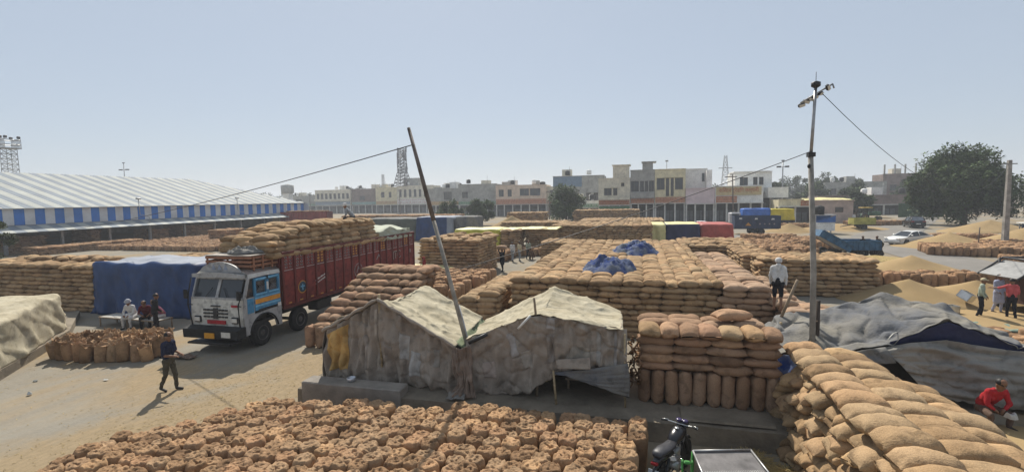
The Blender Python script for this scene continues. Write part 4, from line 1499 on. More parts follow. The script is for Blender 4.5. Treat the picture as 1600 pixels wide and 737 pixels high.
# cab shell: lower front, side skirts with wheel arch, pillars, roof
cab = MB()
cab.prism([(0.06, .95), (0.02, 1.25), (0.05, 1.98), (.12, 2.0), (.16, .95)], 'x', -1.18, 1.18)
cab.build('cab_front', P_white, T)
for sd in (1, -1):
    # skirt with an arch
    outer = [(0.05, .62), (.05, 1.30), (2.02, 1.45), (2.02, .78), (1.78, .78)]
    arch = [(1.05 + .73 * math.cos(a), .55 + .73 * math.sin(a)) for a in np.linspace(R(18), R(162), 14)]
    cab = MB()
    pts = [(0.05, .62)] + [(0.05, 1.30), (2.02, 1.45), (2.02, .78)] + arch
    tri_pts = pts
    x0, x1 = (1.15, 1.24) if sd > 0 else (-1.24, -1.15)
    # strip the skirt into columns under the top edge, above the arch
    ys_ = list(np.linspace(.05, 2.02, 25))
    top_ = [1.30 + .15 * (y - .05) / 1.97 for y in ys_]
    bot_ = []
    for y in ys_:
        d = abs(y - 1.05)
        bot_.append(.55 + math.sqrt(max(0, .73 ** 2 - d * d)) if d < .70 else .62)
    for x in (x0, x1):
        cab.add([(x, y, z) for y, z in zip(ys_, top_)] + [(x, y, z) for y, z in zip(ys_, bot_)],
                [(i, i + 1, 25 + i + 1, 25 + i) for i in range(24)])
    cab.add([(x0, y, z) for y, z in zip(ys_, bot_)] + [(x1, y, z) for y, z in zip(ys_, bot_)], [(i, i + 1, 25 + i + 1, 25 + i) for i in range(24)])
    cab.build('side_skirt', P_grey, T)
    mb = MB()
    mb.tube([(sd * 1.255, 1.05 + .74 * math.cos(a), .55 + .74 * math.sin(a)) for a in np.linspace(R(10), R(170), 16)], .03, 6)
    mb.build('arch_trim', M_black, T)
    # door with window openings
    xa, xb = sd * 1.16, sd * 1.235
    door = bpy.data.objects.new('door', None)
    COL.objects.link(door)
    door.parent = T
    dm = MB()
    def slab(y0, y1, z0, z1, a=xa, b=xb):
        dm.box((a, y0, z0), (b, y1, z1))
    slab(.62, 1.98, 1.46, 2.05)
    slab(.62, .72, 2.05, 2.72); slab(1.22, 1.38, 2.05, 2.72); slab(1.86, 1.98, 2.05, 2.72); slab(.72, 1.86, 2.60, 2.72)
    slab(.72, 1.22, 2.05, 2.12); slab(1.38, 1.86, 2.05, 2.12)
    dm.build('door_skin', P_blue, door)
    for (a, b) in ((.72, 1.22), (1.38, 1.86)):
        dm = MB()
        dm.box((sd * 1.17, a, 2.12), (sd * 1.18, b, 2.60))
        dm.build('window', M_glass, door)
        dm = MB()
        for k in range(9):
            u = k / 8
            for q in (0, 1):
                p0 = (sd * 1.195, a + (b - a) * u, 2.12) if q else (sd * 1.195, a + (b - a) * u, 2.60)
                dz = .48 * (1 if q else -1)
                du = min((b - a) * (1 - u), .25)
                dm.tube([p0, (p0[0], p0[1] + du, p0[2] + dz * du / .25 * .52)], .006, 4)
        dm.build('grille', P_grey, door)
        dm = MB()
        dm.box((sd * 1.236, a - .03, 2.64), (sd * 1.26, b + .03, 2.70)); dm.box((sd * 1.236, a - .03, 2.06), (sd * 1.26, b + .03, 2.11))
        dm.build('window_trim', P_lblue, door)
    dm = MB(); dm.box((sd * 1.237, .64, 1.72), (sd * 1.246, 1.97, 1.90)); dm.build('orange_stripe', P_orange, door)
    dm = MB(); dm.box((sd * 1.237, .64, 1.92), (sd * 1.244, 1.97, 1.97)); dm.box((sd * 1.237, .64, 1.60), (sd * 1.244, 1.97, 1.67)); dm.build('pale_stripe', P_lblue, door)
    dm = MB(); dm.box((sd * 1.237, 1.26, 2.2), (sd * 1.27, 1.33, 2.5)); dm.build('handle', P_paint, door)
    mb = MB(); mb.box((sd * 1.237, .8, 1.40), (sd * 1.25, 1.8, 1.50)); mb.build('step_bar', M_black, T)
    mb = MB(); mb.box((sd * 1.237, 1.82, 1.42), (sd * 1.25, 2.0, 1.55)); mb.build('number_panel', P_paint, T)
    # front quarter: pillar and vent window
    mb = MB()
    mb.prism([(.06, 1.30), (.10, 2.02), (.36, 2.80), (.46, 2.80), (.22, 2.02), (.22, 1.30)], 'x', sd * 1.15, sd * 1.215)
    mb.prism([(.22, 1.28), (.62, 1.32), (.62, 2.02), (.22, 2.02)], 'x', sd * 1.16, sd * 1.21)
    mb.build('front_pillar', P_grey, T)
    mb = MB(); mb.prism([(.26, 2.03), (.61, 2.03), (.61, 2.72), (.46, 2.72)], 'x', sd * 1.165, sd * 1.18); mb.build('vent_window', M_glass, T)
    mb = MB(); mb.box((sd * 1.213, .26, 1.42), (sd * 1.222, .58, 1.98)); mb.build('quarter_panel', P_blue, T)
# roof and back
mb = MB()
prof = [(-1.22, 2.74), (-1.2, 2.9), (-1.0, 3.02), (0, 3.06), (1.0, 3.02), (1.2, 2.9), (1.22, 2.74)]
mb.loft([[(x, .36, z) for x, z in prof], [(x, 1.2, z + .02) for x, z in prof], [(x, 2.04, z) for x, z in prof]], 0, True, False)
mb.build('cab_roof', P_chrome, T)
mb = MB(); mb.box((-1.2, 1.98, .95), (1.2, 2.04, 2.8)); mb.build('cab_back', P_grey, T)
mb = MB(); mb.box((-1.16, .2, .90), (1.16, 2.0, 1.0)); mb.box((-1.0, .9, 1.0), (1.0, 1.5, 1.55), 0, .05); mb.build('cab_floor', M_dark, T)
mb = MB(); mb.tube([(.35, .72, 1.75), (.62, .62, 1.86), (.86, .72, 1.75), (.62, .82, 1.62), (.35, .72, 1.75)], .02, 6); mb.build('steering_wheel', M_black, T)
# split windscreen
def wy(z):
    return .07 + (z - 2.0) * .36
for sd in (1, -1):
    mb = MB()
    a, b = (.06, 1.10) if sd > 0 else (-1.10, -.06)
    mb.add([(a, wy(2.06) + .02, 2.06), (b, wy(2.06) + .02, 2.06), (b * .97 if sd > 0 else b, wy(2.72) + .02, 2.72), (a if sd > 0 else a * .97, wy(2.72) + .02, 2.72),
            (a, wy(2.06) + .03, 2.06), (b, wy(2.06) + .03, 2.06), (b * .97 if sd > 0 else b, wy(2.72) + .03, 2.72), (a if sd > 0 else a * .97, wy(2.72) + .03, 2.72)],
           [(0, 1, 2, 3), (7, 6, 5, 4), (0, 4, 5, 1), (1, 5, 6, 2), (2, 6, 7, 3), (3, 7, 4, 0)])
    mb.build('windscreen', M_glass, T)
    mb = MB()
    mb.tube([(sd * .5, wy(2.06) - .03, 2.06), (sd * .25, wy(2.4) - .03, 2.42)], .012, 5)
    mb.build('wiper', M_black, T)
mb = MB()
mb.prism([(wy(2.0) - .02, 2.0), (wy(2.8) - .02, 2.8), (wy(2.8) + .06, 2.8), (wy(2.0) + .06, 2.0)], 'x', -.06, .06)
mb.box((-1.18, wy(2.0) - .02, 1.98), (1.18, wy(2.0) + .06, 2.06))
mb.box((-1.16, wy(2.72) - .02, 2.72), (1.16, wy(2.72) + .08, 2.82))
mb.build('windscreen_frame', P_grey, T)
# visor board above the windscreen: arched plate
mb = MB()
pts = [(-1.2, 2.80)] + [(-1.2 + 2.4 * u, 2.92 + .08 * math.sin(math.pi * u)) for u in np.linspace(0, 1, 12)] + [(1.2, 2.80)]
mb.prism(pts, 'y', .16, .24)
mb.build('sun_visor', P_grey, T)
mb = MB()
pts = [(-.95, 2.98)] + [(-.95 + 1.9 * u, 3.02 + .36 * math.sin(math.pi * u) ** .6) for u in np.linspace(0, 1, 16)] + [(.95, 2.98)]
mb.prism(pts, 'y', .30, .36)
mb.build('crest_board', P_grey, T)
mb = MB()
for s_ in (-.28, 0, .28):
    mb.prism([(s_ - .1, 3.08), (s_, 3.3), (s_ + .1, 3.08)], 'y', .29, .298)
mb.build('crest_paint', mat('faded_blue_paint', (.22, .25, .32), .6), T)
# front details
mb = MB()
for r_ in range(3):
    for c_ in range(7):
        if c_ == 3:
            continue
        x = -.52 + c_ * .165
        mb.box((x - .06, -.01, 1.30 + r_ * .13), (x + .06, .03, 1.36 + r_ * .13))
mb.box((-.12, -.01, 1.26), (.08, .03, 1.66)); mb.box((-.22, -.01, 1.72), (.2, .03, 1.77))
mb.build('grille', M_blackm, T)
mb = MB(); mb.box((-.42, -.012, 1.06), (.42, .03, 1.20)); mb.build('name_badge', P_redsign, T)
mb = MB(); mb.box((.72, -.0, 1.72), (1.0, .03, 1.80)); mb.build('side_marker', P_redsign, T)
for sd in (1, -1):
    mb = MB(); mb.box((sd * .70, -.03, 1.10), (sd * 1.02, .04, 1.34), 0, .03); mb.build('headlight_frame', M_blackm, T)
    mb = MB(); mb.box((sd * .74, -.05, 1.14), (sd * .98, -.025, 1.30), 0, .02); mb.build('headlight', P_lamp, T)
    mb = MB()
    mb.tube([(sd * 1.10, -.02, 1.0), (sd * 1.16, -.12, 1.8), (sd * 1.22, -.02, 2.2), (sd * 1.24, .16, 2.78)], .025, 6)
    mb.tube([(sd * 1.16, -.12, 1.8), (sd * 1.12, .04, 1.75)], .02, 6)
    mb.build('mirror_arm', M_black, T)
    mb = MB(); mb.box((sd * 1.12, -.16, 2.02), (sd * 1.32, -.11, 2.36), 0, .02); mb.build('mirror', M_black, T)
mb = MB()
mb.prism([(-.32, .58), (-.34, .92), (-.05, .98), (.1, .98), (.1, .58)], 'x', -1.25, 1.25)
mb.build('bumper', M_black, T)
mb = MB(); mb.box((.55, -.36, .66), (.95, -.335, .86)); mb.build('bumper_lamp', P_lamp, T)
mb = MB(); mb.box((-.22, -.365, .60), (.22, -.335, .80)); mb.build('number_plate', P_plate, T)
mb = MB(); mb.box((-1.1, -.30, .34), (.9, .2, .40)); mb.tube([(-1.0, -.32, .42), (.9, -.32, .42)], .03, 6); mb.build('step_board', M_blackm, T)
# wooden rack on the cab roof
mb = MB()
for z in (3.12, 3.28, 3.44):
    mb.box((1.02, .75, z), (1.08, 2.25, z + .10)); mb.box((-1.08, .75, z), (-1.02, 2.25, z + .10)); mb.box((-1.08, .70, z), (1.08, .75, z + .10))
for y in (.78, 1.25, 1.75, 2.18):
    for x in (1.08, -1.12):
        mb.box((x, y, 3.0), (x + .04, y + .07, 3.56))
for k in range(6):
    mb.box((-1.0, .8 + k * .24, 3.02), (1.0, .98 + k * .24, 3.06))
mb.build('roof_rack', P_rust, T)
mb = MB(); mb.box((-1.1, .68, 3.56), (1.1, 2.1, 3.59)); mb.build('rack_lid', mat('rack_lid', (.34, .3, .26), .8), T)
# cargo body
Y0, Y1, Z0, Z1 = 2.18, 14.25, 1.30, 3.52
NP = 17
dy = (Y1 - Y0) / NP
for i in range(NP + 1):
    y = Y0 + i * dy
    mb = MB()
    mb.box((RX - .01, y - .045, Z0 - .02), (RX + .05, y + .045, Z1 + .02))
    mb.build('pillar', P_dred, T)
for i in range(NP):
    y0_, y1_ = Y0 + i * dy + .045, Y0 + (i + 1) * dy - .045
    mb = MB(); mb.box((RX - .05, y0_, Z0), (RX, y1_, 2.72)); mb.box((RX - .03, y0_, 1.98), (RX + .012, y1_, 2.02)); mb.build('side_panel', P_red, T)
    # upper panel with rows of cut-outs
    och = i in (3, 7, 11, 15)
    mb = MB(); mb.box((RX - .05, y0_, 2.72), (RX - .004, y1_, Z1 - .06)); mb.build('upper_panel', P_red if not och else P_dred, T)
    cy = (y0_ + y1_) / 2
    mb = MB()
    for r_ in range(4):
        for c_ in (-1, 1):
            q = rs.choice([0, 0, 1])
            z = 2.90 + r_ * .135
            w = .075
            if q:
                mb.prism([(cy + c_ * .13 - w, z), (cy + c_ * .13, z - .05), (cy + c_ * .13 + w, z), (cy + c_ * .13, z + .05)], 'x', RX - .003, RX + .004)
            else:
                mb.box((RX - .003, cy + c_ * .13 - w, z - .04), (RX + .004, cy + c_ * .13 + w, z + .04))
    mb.build('painted_motif', P_ochre if och else mat('motif_grey', (.26, .22, .21), .7, .3, 9), T)['kind'] = 'stuff'
    if not och:
        mb = MB()
        for r_ in range(4):
            for c_ in (-1, 1):
                z = 2.90 + r_ * .135
                mb.box((RX + .0045, cy + c_ * .13 - .035, z - .02), (RX + .008, cy + c_ * .13 + .035, z + .02))
        mb.build('cut_out', M_dark, T)['kind'] = 'stuff'
    mb = MB(); mb.box((RX - .003, y0_ + .03, 2.76), (RX + .006, y1_ - .03, 2.79)); mb.build('white_line', mat('dull_white_line', (.36, .32, .3), .7, .3, 9), T)
    mb = MB(); mb.box((RX + .013, cy - .09, Z0 + .06), (RX + .02, cy + .09, Z0 + .11)); mb.build('reflector', P_ochre, T)
mb = MB()
mb.box((RX - .06, Y0 - .05, Z1 - .06), (RX + .07, Y1 + .05, Z1 + .05)); mb.box((RX - .04, Y0 - .05, Z0 - .12), (RX + .055, Y1 + .05, Z0 - .015))
mb.build('side_rail', P_dred, T)
mb = MB(); mb.box((-RX - .05, Y0, Z0), (-RX, Y1, Z1 + .04)); mb.build('far_side', P_red, T)
mb = MB(); mb.box((-RX, Y0 - .06, Z0), (RX - .06, Y0, Z1 + .06)); mb.build('headboard', P_dred, T)
mb = MB()
for k in range(4):
    mb.box((-RX + k * .61, Y1, Z0), (-RX + k * .61 + .58, Y1 + .05, Z1))
mb.build('tail_door', P_red, T)
mb = MB(); mb.box((-RX, Y0, Z0 - .1), (RX - .05, Y1, Z0 - .02)); mb.build('floor', M_wood, T)
# painted marks on the side: round badge, slanted script, big letters
def ring(cy, cz, r0, r1, m, name):
    mb = MB()
    n = 28
    vs = [(RX + .016, cy + r * math.cos(2 * math.pi * k / n), cz + r * math.sin(2 * math.pi * k / n)) for r in (r0, r1) for k in range(n)]
    vs += [(RX + .002, p[1], p[2]) for p in vs]
    mb.add(vs, [(k, (k + 1) % n, n + (k + 1) % n, n + k) for k in range(n)] + [(n + k, n + (k + 1) % n, 3 * n + (k + 1) % n, 3 * n + k) for k in range(n)])
    return mb.build(name, m, T)
ring(3.35, 1.92, .24, .28, P_ochre, 'badge_ring')
mb = MB(); mb.lathe([(.235, 0), (.235, .012), (.2, .014), (.01, .014)], (RX + .002, 3.35, 1.92), 28, 'x'); mb.build('badge_disc', mat('badge_blue', (.03, .06, .09), .5), T)
mb = MB(); mb.box((RX + .017, 3.32, 1.78), (RX + .022, 3.38, 2.04)); mb.box((RX + .017, 3.22, 1.92), (RX + .022, 3.48, 1.97)); mb.build('badge_mark', P_lblue, T)
ring(7.75, 2.0, .33, .37, mat('motif_grey', (.26, .22, .21)), 'badge_ring')
mb = MB(); mb.prism([(7.55, 1.88), (7.75, 2.25), (7.95, 1.88), (7.88, 1.88), (7.75, 2.12), (7.62, 1.88)], 'x', RX + .002, RX + .016); mb.build('badge_mark', mat('motif_grey', (.26, .22, .21)), T)
q_ = random.Random(8)
for r_ in range(2):
    mb = MB()
    for k in range(6):
        y = 4.25 + k * .12
        z = 2.02 - r_ * .15 + k * .035
        mb.prism([(y, z), (y + .09, z + .025), (y + .09, z + .06 + q_.uniform(0, .05)), (y + .02, z + .05)], 'x', RX + .002, RX + .016)
    mb.build('script_line', P_paint, T)
mb = MB(); mb.prism([(9.55, 2.32), (9.85, 2.62), (10.15, 2.32), (10.05, 2.32), (9.85, 2.52), (9.65, 2.32)], 'x', RX + .002, RX + .016); mb.build('chevron', mat('motif_grey', (.26, .22, .21)), T)
lettering('JTC', .66, mat('letter_cream', (.38, .31, .27), .7, .2, 6), T, face_plus_x(RX + .016, 11.95, 2.32), 'lettering')
lettering('JTC', .56, mat('letter_dark', (.04, .03, .03), .7), T, face_plus_x(RX + .024, 11.97, 2.32), 'lettering')
mb = MB(); mb.box((RX + .002, 13.55, 2.28), (RX + .016, 13.8, 2.5)); mb.build('white_square', mat('motif_grey', (.26, .22, .21)), T)
# pale sheet folded over the tail of the load
o = draped('folded_sheet', -16.6, -14.3, 24.6, 28.7, 3.3, .62, [mat('green_grey_sheet', (.34, .36, .28), .8, .25, 1)], seed=41, fold=.05, top_amp=.25)
tag(o, 'folded pale green grey sheet lying at the tail of the truck load', 'sheet')
o = crumple('sheet_bundle', (-15.3, 16.0, 3.60), .72, .5, .3, M_greytarp, 5.5, 'crumpled pale grey sheet on the cab roof rack', 'sheet')

# the load of sacks
LOAD = []
def load_h(y):
    return 4.1 + .45 * math.sin(min(1, max(0, (y - 16.6) / 3.2)) * math.pi / 2) if y < 22.5 else 4.55 - (y - 22.5) * .05
for lay in range(5):
    z = 3.42 + lay * .225
    for y in np.arange(16.35 + lay * .12, 24.7 - lay * .1, .80):
        if z > load_h(y) + .08:
            continue
        LOAD.append((jit(TM(-14.42 - lay * .10, y + .4, z, math.pi / 2, s=(1, 1, 1.12)), .12), 0))
ys_ = np.arange(16.4, 24.6, .49)
for y in ys_:
    for j, x in enumerate((-14.95, -15.75, -16.5)):
        LOAD.append((jit(TM(x, y + .2, load_h(y) - .05 + rs.uniform(-.04, .08), rs.choice([0, 0, .5, -.4]), s=(1.02, 1.02, 1.15)), .18), 0))
for x in (-14.7, -15.5, -16.3):
    for z in (3.45, 3.68, 3.9):
        LOAD.append((jit(TM(x, 16.35 + (z - 3.4) * .3, z, 0, s=(1, 1, 1.1)), .12), 0))
sack_mass('loaded_sacks', 'plump jute sacks heaped high on the red truck', LOAD, None, MID_L, [(-16.8, -14.4, 16.7, 24.8, 2.6, 4.16)])
# ---------------------------------------------------------------- cars
def car(name, label, loc, rz, paint, suv=False):
    t = thing(name, label, 'car', loc, rz)
    # side outline (y along the car, nose at low y), half width at each height
    if suv:
        low = [(-2.2, .45), (-2.22, .75), (-2.1, 1.0), (-1.0, 1.08), (.4, 1.10), (2.1, 1.12), (2.2, .9), (2.2, .45)]
        green = [(-1.05, 1.06), (-.45, 1.68), (.2, 1.74), (1.7, 1.72), (2.05, 1.10)]
        hw, r, wb = .90, .36, (-1.35, 1.35)
    else:
        low = [(-2.25, .35), (-2.28, .62), (-2.1, .80), (-1.05, .92), (.4, .95), (1.7, 1.02), (2.22, .98), (2.28, .6), (2.24, .35)]
        green = [(-1.15, .90), (-.35, 1.38), (.25, 1.46), (.95, 1.42), (1.78, 1.0)]
        hw, r, wb = .86, .32, (-1.32, 1.30)
    mb = MB()
    def section(pts, w0, w1, zlo, zhi):
        rings = []
        n = 9
        for y, z in pts:
            rings.append([(w * hw, y, z) for w in np.linspace(-1, 1, n)])
        return rings
    body = low
    rows = []
    for y, z in body:
        k = .97 if abs(y) > 2.15 else 1.0
        rows.append([(-hw * k * .93, y, z), (-hw * k, y * .985, z - .03 if z > .7 else z), (-hw * k * .8, y, z + .015), (0, y * 1.01, z + .02), (hw * k * .8, y, z + .015), (hw * k, y * .985, z - .03 if z > .7 else z), (hw * k * .93, y, z)])
    mb.grid([[p[2], p[3], p[4]] if False else p[1:6] for p in rows], 0, True)
    for sd in (-1, 1):
        # side skin with wheel arches
        ysd = list(np.linspace(-2.2, 2.2, 45))
        top_ = [np.interp(y, [p[0] for p in body if True][2:-2], [p[1] for p in body][2:-2]) - .03 for y in ysd]
        bot_ = []
        for y in ysd:
            b = .24
            for w in wb:
                d = abs(y - w)
                if d < r + .06:
                    b = max(b, r + math.sqrt((r + .06) ** 2 - d * d))
            bot_.append(b)
        mid_ = [(a + b) / 2 for a, b in zip(top_, bot_)]
        n = len(ysd)
        mb.add([(sd * hw, y, z) for y, z in zip(ysd, top_)] + [(sd * hw * 1.03, y, z) for y, z in zip(ysd, mid_)] + [(sd * hw * .97, y, z) for y, z in zip(ysd, bot_)],
               [(i, i + 1, n + i + 1, n + i) for i in range(n - 1)] + [(n + i, n + i + 1, 2 * n + i + 1, 2 * n + i) for i in range(n - 1)], 0, True)
    mb.box((-hw * .8, -2.0, .22), (hw * .8, 2.0, .3))
    mb.build('body', paint, t)
    # cabin
    gw0, gw1 = hw * .93, hw * .70
    mb = MB()
    top = green[1:-1]
    mb.grid([[(-gw1, y, z - .04), (-gw1 * .8, y, z), (0, y, z + .03), (gw1 * .8, y, z), (gw1, y, z - .04)] for y, z in top], 0, True)
    for sd in (-1, 1):
        for (ya, za), (yb, zb), wa, wb_ in ((green[0], green[1], gw0, gw1), (green[-1], green[-2], gw0, gw1)):
            mb.tube([(sd * wa, ya, za), (sd * wb_, yb, zb - .04)], .05, 6)
        ym = (green[0][0] + green[-1][0]) / 2 + .1
        mb.tube([(sd * gw0, ym, 1.0), (sd * gw1, ym, top[1][1] - .04)], .04, 6)
    mb.build('roof', paint, t)
    mb = MB()
    yA, zA = green[0]; yB, zB = green[1]; yC, zC = green[-2]; yD, zD = green[-1]
    k = .985
    for sd in (-1, 1):
        mb.add([(sd * gw0 * k, yA, zA), (sd * gw0 * k, yD, zD), (sd * gw1 * k, yC, zC - .05), (sd * gw1 * k, green[2][0], green[2][1] - .06), (sd * gw1 * k, yB, zB - .05)], [(0, 1, 2, 3, 4)])
    mb.build('side_glass', M_glass, t)
    mb = MB(); mb.add([(-gw0 * k, yA, zA), (gw0 * k, yA, zA), (gw1 * k, yB, zB - .03), (-gw1 * k, yB, zB - .03)], [(0, 1, 2, 3)]); mb.build('windscreen', M_glass, t)
    mb = MB(); mb.add([(-gw0 * k, yD, zD), (gw0 * k, yD, zD), (gw1 * k, yC, zC - .03), (-gw1 * k, yC, zC - .03)], [(3, 2, 1, 0)])
    mb.build('rear_window', mat('hazy_glass', (.20, .22, .25), .2), t)
    tl = mat('tail_red', (.22, .01, .012), .3)
    zt = .82 if not suv else .95
    for sd in (-1, 1):
        mb = MB(); mb.box((sd * hw * .55, 2.2, zt), (sd * hw * 1.0, 2.30, zt + .14), 0, .03); mb.build('tail_light', tl, t)
        mb = MB(); mb.box((sd * hw * .55, -2.3, zt - .16), (sd * hw * .98, -2.12, zt - .02), 0, .03); mb.build('headlight', P_lamp, t)
        mb = MB(); mb.box((sd * hw * 1.02, -.85, 1.0), (sd * hw * 1.2, -.72, 1.12), 0, .03); mb.build('mirror', paint, t)
        for w in wb:
            wheel(t, sd * (hw - .1), w, r, .2, sd, M_steel)
    mb = MB(); mb.box((-.26, 2.27, .62), (.26, 2.31, .74)); mb.build('number_plate', P_paint, t)
    mb = MB(); mb.box((-hw * .95, 2.18, .30), (hw * .95, 2.32, .52), 0, .05); mb.build('bumper', paint if not suv else M_blackm, t)
    return t


car('white_sedan', 'white saloon car parked on the road edge beside the ring of sacks', (27.3, 59.6, .06), R(-62), mat('car_white', (.62, .62, .60), .3, .05, 2, spec=.5))
car('black_suv', 'black sport utility car seen from behind near the big tree', (41.0, 88.3, .06), R(170), mat('car_black', (.012, .012, .014), .25, .1, 2, spec=.5), True)
car('small_white_car', 'white car half hidden behind sacks in front of the shops', (10.0, 84.0, 0), R(80), mat('car_white', (.62, .62, .60)))


# ---------------------------------------------------------------- farm trailers
def trolley(name, label, loc, rz, paint, L=4.6, W=2.2, H=.75, floor_z=.95, tip=0.0, grp='farm trailers', rail=0.0):
    t = thing(name, label, 'trailer', loc, rz, grp)
    piv = Matrix.Rotation(tip, 4, 'Y')
    tub = bpy.data.objects.new('tub', None)
    COL.objects.link(tub)
    tub.parent = t
    tub.location = (L / 2 * (1 if tip else 0), 0, floor_z)
    tub.rotation_euler = (0, tip, 0)
    ox = -L / 2 * (1 if tip else 0)
    mb = MB(); mb.box((ox - L / 2, -W / 2, -.06), (ox + L / 2, W / 2, 0)); mb.build('floor', M_steel, tub)
    for sd in (-1, 1):
        mb = MB(); mb.box((ox - L / 2, sd * W / 2, -.1), (ox + L / 2, sd * (W / 2 + .04), H))
        for k in range(7):
            x = ox - L / 2 + .03 + k * (L - .1) / 6
            mb.box((x, sd * (W / 2 + .04), -.1), (x + .06, sd * (W / 2 + .09), H + .02))
        mb.box((ox - L / 2, sd * (W / 2 + .041), H - .05), (ox + L / 2, sd * (W / 2 + .10), H + .04))
        if rail:
            mb.box((ox - L / 2, sd * (W / 2), H + .04), (ox + L / 2, sd * (W / 2 + .03), H + rail))
            for k in range(7):
                x = ox - L / 2 + .03 + k * (L - .1) / 6
                mb.box((x, sd * (W / 2 + .03), H), (x + .05, sd * (W / 2 + .07), H + rail))
        mb.build('side_board', paint, tub)
    for ex in (-1, 1):
        mb = MB(); mb.box((ox + ex * L / 2, -W / 2, -.1), (ox + ex * (L / 2 + .04), W / 2, H + rail))
        mb.build('end_board', paint, tub)
    mb = MB()
    for y in (-.4, .33):
        mb.box((-L / 2, y, floor_z - .22), (L / 2, y + .07, floor_z - .08))
    mb.box((-.3, -W / 2 + .2, .45), (-.15, W / 2 - .2, .55))
    mb.tube([(-L / 2, -.35, floor_z - .15), (-L / 2 - 1.5, 0, .5)], .05, 6); mb.tube([(-L / 2, .35, floor_z - .15), (-L / 2 - 1.5, 0, .5)], .05, 6)
    mb.box((.2, -.3, .5), (.4, .3, floor_z - .1)); mb.box((-.9, -.3, .5), (-.7, .3, floor_z - .1))
    mb.build('frame', M_blackm, t)
    for sd in (-1, 1):
        for x in ((-.55, .55) if L > 4 else (0.,)):
            w = wheel(t, 0, 0, .42, .22, 1, P_rim)
            w.location = (x, sd * (W / 2 - .12), .42)
            w.rotation_euler = (0, 0, math.pi / 2 * sd)
    return t


P_navyt = mat('trailer_navy', (.02, .035, .075), .5, .35, 2)
P_blt = mat('trailer_blue', (.035, .10, .18), .55, .35, 2.5)
tr = trolley('dark_blue_trailer', 'high dark blue farm trailer with pale painted marks standing by the shops', (15.9, 75.0, 0), 0, P_navyt, L=5.8, H=1.0, rail=.65, floor_z=.95)
for k, (x, z) in enumerate(((-2.2, 2.25), (-.2, 2.2), (1.9, 2.15))):
    mb = MB(); mb.prism([(x - .2, z - .1), (x - .12, z + .12), (x + .18, z + .1), (x + .22, z - .08)], 'y', -1.19, -1.172); mb.build('painted_mark', P_paint, tr)
mb = MB(); mb.prism([(-1.6, 1.25), (-1.2, 1.7), (-.8, 1.25)], 'y', -1.20, -1.195); mb.build('painted_mark', P_ochre, tr)
for k in range(4):
    mb = MB(); mb.box((.2 + k * .6, -1.20, 1.4), (.38 + k * .6, -1.195, 1.58)); mb.build('painted_mark', mat('motif_grey', (.26, .22, .21)), tr)
trolley('tipped_blue_trailer', 'blue farm trailer tipped up behind the sack wall right of the pole', (15.9, 47.9, 0), R(8), P_blt, L=2.8, W=1.8, H=.5, tip=R(30), floor_z=.6)
trolley('low_blue_trailer', 'flat empty blue trailer lying low beside the tipped one', (18.6, 48.6, 0), R(4), P_blt, L=2.6, W=1.7, H=.7, floor_z=.75)
trolley('small_yellow_trolley', 'small grey and yellow trolley standing across the road', (32.0, 83.0, .05), R(6), mat('trolley_yellow', (.34, .32, .08), .6, .4, 1.2), L=2.9, W=1.6, H=.8)

# lorry carrying a load under blue and yellow sheets
t = thing('sheeted_lorry', 'lorry in front of the white shop loaded under blue and yellow sheets', 'lorry', (21.0, 91.5, 0), R(0))
draped('blue_sheet', -3.9, 0.4, -1.3, 1.3, 1.2, 2.0, [mat('bright_blue_sheet', (.03, .12, .42), .5, .2, 1)], t, seed=51, fold=.05)
draped('yellow_sheet', .42, 4.0, -1.3, 1.3, 1.2, 1.9, [mat('bright_yellow_sheet', (.5, .40, .03), .5, .2, 1)], t, seed=52, fold=.05)
mb = MB(); mb.box((-4.0, -1.25, .85), (4.1, 1.25, 1.2)); mb.build('bed', M_blackm, t)
mb = MB(); mb.box((-5.9, -1.15, .7), (-4.15, 1.15, 2.5), 0, .15); mb.build('cab', mat('lorry_cab', (.3, .3, .32), .5), t)
mb = MB(); mb.box((-5.6, -1.17, 1.7), (-4.5, -1.155, 2.3)); mb.build('window', M_glass, t)
for x in (-5.1, 1.6, 2.8):
    for sd in (-1, 1):
        w = wheel(t, 0, 0, .48, .28, 1, P_rim); w.location = (x, sd * 1.0, .48); w.rotation_euler = (0, 0, -math.pi / 2 if sd < 0 else math.pi / 2)

# far red lorry body near the shed end
t = thing('red_lorry', 'distant red slatted lorry body beside the end of the striped shed', 'lorry', (-66.5, 86.5, 0), R(8))
for k in range(16):
    mb = MB(); mb.box((-5.0 + k * .63, -1.25, 1.2), (-5.0 + k * .63 + .57, -1.2, 3.6)); mb.build('side_panel', mat('lorry_red', (.22, .04, .03), .6, .3, 1.5), t)
mb = MB(); mb.box((-5, -1.2, 1.1), (5.1, 1.2, 1.3)); mb.box((-5, 1.2, 1.2), (5.1, 1.25, 3.6)); mb.box((5.05, -1.2, 1.2), (5.1, 1.2, 3.6)); mb.box((-5, -1.2, 1.2), (-4.95, 1.2, 3.6)); mb.build('body', P_dred, t)
mb = MB(); mb.box((-6.9, -1.15, .7), (-5.1, 1.15, 2.7), 0, .15); mb.build('cab', mat('lorry_cab2', (.35, .25, .1), .5), t)
for x in (-6.0, 2.6, 3.8):
    w = wheel(t, 0, 0, .5, .28, 1, P_rim); w.location = (x, -1.0, .5); w.rotation_euler = (0, 0, -math.pi / 2)
far_stack('brown sacks loaded on the distant red lorry', -71.0, -62.0, 86.0, 87.6, 3, z0=3.1, faces='f', m=M_jute_rs)

